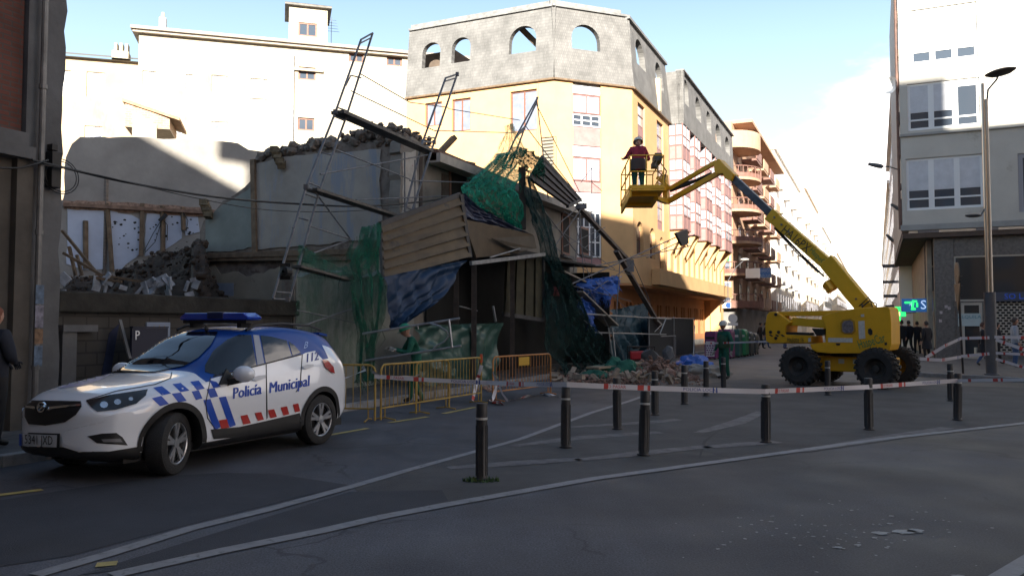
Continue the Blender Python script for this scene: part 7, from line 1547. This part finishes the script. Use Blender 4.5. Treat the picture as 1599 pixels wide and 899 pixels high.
# plywood box
b = MB(); b.prism([P(724, 342, -9.6), P(832, 366, -9.7), P(838, 386, -9.7), P(800, 398, -9.7), P(744, 402, -9.6)], -VA*.05); 
ply = b.build('plywood_sheet', mat('plywood', (.10, .070, .040), .75, nz=.25, sc=2, stain=((.12, .08, .05), 2.2, .6)), None); tag(ply, 'tan plywood sheet beside the ribbed canopy above the black opening', 'board')
b = MB(); b.prism([P(768, 372, -9.5), P(834, 368, -9.45), P(838, 388, -9.4), P(812, 392, -9.4), P(792, 384, -9.5)], -VA*.04); tag(b.build('plywood_sheet', mat('plywood_grey', (.085, .066, .044), .75, nz=.3, sc=2), None), 'greyer split plywood flap lying over the tan plywood sheet', 'board')
b = MB(); b.beam(P(735, 411, -9.4), P(850, 397, -9.4), .08, .10); b.tube([P(765, 402, -9.35), P(812, 388, -9.3)], .02, 6); tag(b.build('edge_beam', METAL), 'long grey edge beam at the top of the black opening', 'beam')
b = MB(); b.beam(P(815, 262, -10.0), P(816, 358, -9.9), .20, .16); tag(b.build('charred_post', mat('charred_timber', (.03, .025, .022), .9, nz=.4, sc=4), None), 'thick black post standing under the green net cap', 'post')
# the black opening: black sheets stand in for its deep shade, plus posts
op = thing('dark_opening', 'deep shade of the opening under the fallen canopy, made of black sheets and posts', 'shelter', P(790, 590, -10))
DKN = mat('deep_shade_black', (.012, .012, .012), .8, nz=.3, sc=3)
b = MB(); A_ = uv_of(P(700, 500, -11.3))[0]; B_ = uv_of(P(850, 500, -9.6))[0]
uvbox(b, 20.0, 31.8, -11.75, -11.7, 0, 4.4); b.build('shade_back', DKN, op)
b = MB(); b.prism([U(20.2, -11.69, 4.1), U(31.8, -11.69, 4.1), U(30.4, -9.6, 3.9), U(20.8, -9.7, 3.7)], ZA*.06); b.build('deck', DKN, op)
b = MB(); uvbox(b, 31.2, 31.3, -11.69, -9.8, 0, 3.8); b.build('shade_side', DKN, op)
for x, v in ((740, -9.9), (800, -9.9), (712, -10.8)): b = MB(); p = P(x, 560, v); b.beam(Vector((p.x, p.y, .13)), Vector((p.x, p.y, 3.7)), .14, .14); b.build('post', mat('grimy_post', (.045, .035, .03), .85, nz=.4, sc=4), op)
b = MB(); b.tube([P(770, 478, -9.8), P(774, 502, -9.8)], .035, 6); b.tube([P(718, 478, -10), P(745, 485, -10)], .02, 6); b.build('pale_rod', METAL, op)
# nets and tarpaulins: left/right outline rows with their depth across the street
def net(name, label, cat, rows, m, **k): return tag(cloth(name, rows, m, None, **k), label, cat)
net('debris_net', 'thin see through green net over the pale ground floor wall', 'net', [(466, 386, -11.3, 530, 402, -11.2), (464, 405, -11.3, 545, 432, -11.1), (463, 470, -11.4, 556, 480, -11.1), (464, 530, -11.4, 566, 530, -11.2), (464, 572, -11.4, 570, 566, -11.2)], GNT, folds=3, amp=.05, seed=2)
net('debris_net', 'twisted arm of green net reaching to the leaning scaffold frame', 'net', [(468, 382, -10.7, 468, 404, -10.7), (500, 402, -10.6, 498, 418, -10.6), (532, 418, -10.5, 530, 430, -10.5), (552, 400, -10.4, 562, 424, -10.4), (572, 366, -10.4, 590, 400, -10.4)], netmat('mid_green_net', (.03, .16, .11), .6, 6), folds=2, amp=.08, seed=4, jag=.08)
net('debris_net', 'long green net hanging from the left corner of the ribbed canopy to the pavement', 'net', [(566, 356, -10.3, 597, 347, -10.3), (556, 376, -10.3, 598, 380, -10.2), (543, 408, -10.4, 596, 420, -10.2), (548, 440, -10.4, 600, 440, -10.2), (552, 480, -10.4, 598, 480, -10.2), (560, 520, -10.4, 592, 520, -10.3), (560, 560, -10.4, 586, 560, -10.3), (556, 598, -10.3, 590, 592, -10.3)], netmat('hanging_green_net', (.014, .15, .09), .66, 6), folds=4, amp=.12, seed=1, jag=.05)
net('debris_net', 'bright green net gathered to a point at the third scaffold frame, stretched thin', 'net', [(792, 196, -10.5, 800, 192, -10.5), (785, 215, -10.5, 812, 215, -10.4), (772, 238, -10.4, 822, 238, -10.4), (754, 262, -10.3, 815, 262, -10.3), (730, 280, -10.2, 810, 275, -10.2)], netmat('stretched_green_net', (.05, .26, .17), .42, 9), folds=6, amp=.07, seed=6, jag=.05)
net('debris_net', 'large bright green net draped below the gathered point beside the ribbed canopy', 'net', [(776, 240, -10.2, 822, 234, -10.2), (748, 268, -10.1, 818, 262, -10.1), (722, 288, -10.0, 808, 290, -10.0), (724, 304, -9.9, 806, 304, -9.9), (738, 318, -9.8, 812, 325, -9.8), (762, 336, -9.8, 814, 342, -9.8), (790, 350, -9.8, 814, 360, -9.8)], netmat('bright_green_net', (.012, .26, .17), .80, 7), folds=5, amp=.16, seed=3, jag=.08)
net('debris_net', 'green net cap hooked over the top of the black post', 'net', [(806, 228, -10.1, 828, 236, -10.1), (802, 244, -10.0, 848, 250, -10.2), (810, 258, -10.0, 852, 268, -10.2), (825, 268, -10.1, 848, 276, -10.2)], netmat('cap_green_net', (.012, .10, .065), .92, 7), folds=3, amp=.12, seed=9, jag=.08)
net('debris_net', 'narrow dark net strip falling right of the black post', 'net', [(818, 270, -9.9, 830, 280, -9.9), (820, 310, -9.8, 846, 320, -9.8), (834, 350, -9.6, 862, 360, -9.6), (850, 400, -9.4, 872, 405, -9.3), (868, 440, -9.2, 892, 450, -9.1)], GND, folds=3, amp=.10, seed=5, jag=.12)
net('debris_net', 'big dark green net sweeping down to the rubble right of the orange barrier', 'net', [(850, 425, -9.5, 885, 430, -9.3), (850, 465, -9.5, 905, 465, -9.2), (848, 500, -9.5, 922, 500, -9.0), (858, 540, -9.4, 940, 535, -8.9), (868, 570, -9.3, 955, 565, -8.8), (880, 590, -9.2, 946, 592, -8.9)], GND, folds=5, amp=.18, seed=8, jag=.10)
net('screen_sheet', 'dark green hoarding sheet with glossy creases behind the middle barrier', 'sheet', [(648, 508, -10.3, 782, 504, -9.9), (652, 530, -10.2, 780, 530, -9.9), (656, 560, -10.2, 779, 560, -9.9), (660, 585, -10.2, 778, 590, -9.9), (664, 603, -10.2, 777, 604, -9.9)], mat('glossy_green_sheet', (.035, .085, .07), .32, nz=.3, sc=2, stain=((.10, .14, .09), 2.4, .62, (1, 1, 2.2))), folds=2.5, amp=.10, seed=12)  # pale patches mixed into the colour imitate light on the glossy creases
net('screen_sheet', 'blue green curtain of sheeting hanging under the fallen beams', 'sheet', [(954, 484, -9.8, 1012, 472, -9.6), (952, 510, -9.8, 1010, 505, -9.6), (955, 535, -9.8, 1012, 535, -9.6), (962, 566, -9.8, 1008, 560, -9.6)], mat('blue_green_sheet', (.014, .05, .075), .5, nz=.4, sc=2), folds=5, amp=.15, seed=14)
net('tarpaulin', 'deep blue tarpaulin sagging under the ribbed canopy', 'tarpaulin', [(600, 432, -10.2, 728, 406, -9.7), (602, 450, -10.2, 716, 424, -9.7), (604, 470, -10.2, 700, 448, -9.8), (606, 488, -10.2, 680, 472, -9.9), (608, 504, -10.2, 652, 492, -10.0), (612, 514, -10.2, 628, 510, -10.1)], BTP, folds=2.5, amp=.10, seed=3)
net('tarpaulin', 'dark blue tarpaulin wedge between the ribbed canopy and the bright green net', 'tarpaulin', [(718, 304, -9.8, 726, 302, -9.8), (722, 322, -9.75, 748, 322, -9.75), (724, 338, -9.7, 790, 346, -9.7), (730, 343, -9.7, 832, 366, -9.7)], mat('navy_tarpaulin', (.010, .016, .05), .5, nz=.1, sc=3), folds=3, amp=.06, seed=7)
net('tarpaulin', 'bright blue tarpaulin caught on the fallen tubes before the yellow building', 'tarpaulin', [(905, 438, -9.7, 968, 430, -9.4), (905, 448, -9.7, 966, 442, -9.4), (915, 458, -9.6, 962, 455, -9.4), (925, 465, -9.6, 952, 468, -9.5)], BTPL, folds=5, amp=.16, seed=21, jag=.15)
net('tarpaulin', 'small bright blue tarpaulin rag hanging lower left of the fallen plank', 'tarpaulin', [(905, 465, -9.5, 920, 470, -9.5), (908, 480, -9.5, 926, 486, -9.5), (918, 498, -9.4, 927, 512, -9.4)], BTPL, folds=2, amp=.1, seed=23, jag=.12)
net('red_sheet', 'red sheet glimpsed behind the dark net above the rubble', 'sheet', [(848, 446, -10.0, 876, 448, -9.9), (848, 462, -10.0, 874, 462, -9.9)], mat('dull_red_sheet', (.25, .03, .035), .7, nz=.2, sc=3), folds=1, amp=.04, seed=5, nt=8, ns=10)
# carried frame
fr2 = thing('carried_frame', 'light grey scaffold end frame carried by the green helmeted worker', 'scaffold frame', D(640, 545, 16.9)-ZA*0)
Y3 = 16.75; b = MB(); r_ = .024
b.tube([D(566, 521, Y3+.2), D(718, 497, Y3)], r_, 7); b.tube([D(570, 563, Y3+.2), D(720, 540, Y3)], r_, 7); b.tube([D(701, 499, Y3), D(706, 542, Y3)], r_, 7); b.tube([D(652, 508, Y3), D(653, 514, Y3)], .016, 6)
b.tube([D(x, y, Y3) for x, y in ((672, 505), (684, 508), (698, 517), (701, 524), (694, 533), (680, 541), (676, 546))], .018, 6); b.build('tube_frame', METAL, fr2, smooth=True)
# overhead cables
def cable(label, pts, r=.012, gr='overhead cables'):
    b = MB(); Q = [WV(*p) for p in pts]; R_ = []
    n = len(Q)
    for i in range(n-1):
        for k in range(8):
            w = k/8; p0, p1, p2, p3 = Q[max(i-1, 0)], Q[i], Q[i+1], Q[min(i+2, n-1)]; R_.append(.5*((2*p1)+(p2-p0)*w+(2*p0-5*p1+4*p2-p3)*w*w+(3*p1-p0-3*p2+p3)*w**3))
    R_.append(Q[-1]); b.tube(R_, r, 6); tag(b.build('overhead_cable', BLACKP), label, 'cable', gr)
cable('thick black cable sagging from the left building to the scaffold', [(50, 250, -11.3), (100, 262, -11.3), (200, 285, -11.2), (340, 308, -11.1), (460, 318, -11.0), (560, 322, -11.0), (650, 316, -10.9), (716, 306, -10.9)], .022)
cable('thin black cable just under the thick one', [(60, 256, -11.3), (160, 275, -11.2), (300, 308, -11.1), (420, 328, -11.0), (540, 330, -11.0), (640, 322, -10.9)], .009)
cable('cable stub crossing the cement wall end of the left building', [(-5, 262, -11.2), (30, 262, -11.2), (55, 256, -11.2), (75, 250, -11.3)], .014)
# ================================================================ rubble on the pavement
rr = random.Random(31); b = MB()
RD = mat('brick_rubble', (.24, .15, .115), .95, nz=.7, sc=1.9, bump=.4)
def rub(px0, px1, py0, py1, n, h, s0, s1):
    for k in range(n):
        px, py = rr.uniform(px0, px1), rr.uniform(py0, py1); g = G(px, py); t = (1-abs((px-px0)/(px1-px0)*2-1)); z = h*t*rr.random()*(1-abs((py-py0)/(py1-py0)*2-1)*.7)
        (brickbit if rr.random() < .65 else chunk)(b, (g.x, g.y, z+.02), rr.uniform(s0, s1)*(1 if rr.random() < .9 else 1.6), rr)
rub(955, 1090, 578, 594, 1100, .75, .03, .15); rub(875, 1010, 586, 600, 600, .3, .03, .12); rub(860, 1100, 592, 602, 300, .03, .015, .05); rub(590, 780, 600, 612, 160, .3, .04, .15)
tag(b.build('brick_rubble', RD), 'low pile of broken bricks spilled on the pavement between net and worker', 'rubble', kind='stuff')
b = MB()
for k in range(120): px, py = rr.uniform(860, 1080), rr.uniform(584, 602); g = G(px, py); brickbit(b, (g.x, g.y, rr.uniform(.03, .3)), rr.uniform(.10, .34), rr)
tag(b.build('splintered_wood', mat('pale_splinters', (.27, .22, .17), .9, nz=.5, sc=5)), 'pale splinters of wood and plaster mixed in the brick pile', 'debris', kind='stuff')
g = G(1052, 580); b = MB(); chunk(b, (g.x-.2, g.y, .62), .42, random.Random(3)); tag(b.build('masonry_lump', CONC), 'large pale masonry lump on top of the brick pile', 'masonry')
g = G(1015, 582); b = MB(); chunk(b, (g.x, g.y, .45), .38, random.Random(5)); tag(b.build('masonry_lump', CONC), 'greyish masonry lump half sunk in the brick pile left of the large one', 'masonry')
def lump(name, label, cat, px, py, sx, sy, sz_, m, seed):
    c = G(px, py); b = MB(); n, k = 32, 14; vs = []; fs = []
    for i in range(k+1):
        th = math.pi*.5*i/k
        for j in range(n):
            a = 6.2832*j/n; d = Vector((math.sin(th)*math.cos(a), math.sin(th)*math.sin(a), math.cos(th))); f = 1+.35*noise.noise(d*2.2+Vector((seed, 0, 0)))+.18*noise.noise(d*6+Vector((0, seed, 0))); vs.append(c+Vector((d.x*sx*f, d.y*sy*f, d.z*sz_*f)))
    for i in range(k):
        for j in range(n): fs.append((i*n+j, (i+1)*n+j, (i+1)*n+(j+1) % n, i*n+(j+1) % n))
    b.add(vs, fs); return tag(b.build(name, m, smooth=True), label, cat)
lump('tarpaulin_heap', 'crumpled blue tarpaulin lying on the pavement right of the brick pile', 'tarpaulin', 1083, 580, .75, .5, .55, BTPL, 3)
lump('net_heap', 'crumpled green net lying on the brick pile', 'net', 967, 590, .85, .5, .55, mat('heaped_net', (.02, .11, .075), .9, nz=.4, sc=6, bump=.5, bsc=12), 9)
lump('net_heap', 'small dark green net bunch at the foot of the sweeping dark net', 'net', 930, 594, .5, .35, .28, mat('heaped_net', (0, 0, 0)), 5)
lump('sand_heap', 'smooth pale heap of sand right of the brick pile', 'sand', 1098, 588, .8, .5, .4, mat('pale_sand', (.30, .28, .25), .9, nz=.2, sc=3), 13)
b = MB(); g = G(990, 596)
b.beam(G(925, 592)+ZA*.35, G(1002, 586)+ZA*.42, .5, .06); tag(b.build('fallen_board', mat('pale_board', (.30, .24, .17), .85, nz=.3, sc=3)), 'pale board lying flat across the front of the brick pile', 'board')
# red petrol unit and dark mesh panels
g = G(1001, 572); t = thing('red_generator', 'small red generator between the curtain and the dark mesh panel', 'generator', g); b = MB(); b.cbox(g+ZA*.45, (.95, .5, .35)); b.build('tank', mat('red_enamel', (.38, .02, .03), .4), t, bevel=.06)
b = MB(); b.tube([g+Vector((-.5, -.28, 0)), g+Vector((-.5, -.28, .8)), g+Vector((.5, -.28, .8)), g+Vector((.5, -.28, 0))], .025, 6); b.tube([g+Vector((-.5, .28, 0)), g+Vector((-.5, .28, .8)), g+Vector((.5, .28, .8)), g+Vector((.5, .28, 0))], .025, 6); b.cbox(g+Vector((0, 0, .16)), (.6, .4, .25)); b.lathe([(.0, 0), (.16, 0), (.16, .12), (0, .12)], g+Vector((-.2, -.1, .7)), ZA, 12); b.build('frame', BLACKP, t)
g0, g1_ = WV(1012, 560, -9.2), WV(1083, 560, -9.2); t = thing('mesh_panel', 'dark mesh covered fence panels standing behind the brick pile', 'fence', (g0+g1_)/2*1)
ug0, ug1 = uv_of(g0)[0], uv_of(g1_)[0]; b = MB(); uvbox(b, ug0, ug1, -9.22, -9.19, .15, 2.0); b.build('mesh', mat('black_mesh', (.022, .022, .024), .8, nz=.3, sc=4), t)
b = MB(); 
for u_ in (ug0, (ug0+ug1)/2, ug1): b.tube([U(u_, -9.15, 0), U(u_, -9.15, 2.1)], .025, 6)
b.tube([U(ug0, -9.15, 2.02), U(ug1, -9.15, 2.02)], .02, 6); b.tube([P(1032, 525, -8.9), P(1055, 524, -8.9), P(1055, 565, -8.9)], .02, 6); b.build('post', METAL, t)
g = G(1077, 572); b = MB(); b.tube([WV(1082, 568, -8.9), WV(1085, 508, -8.9)], .02, 6); tag(b.build('white_rod', mat('white_sign_face', (.8, .8, .8))), 'thin white rod standing at the right end of the dark mesh panel', 'rod')
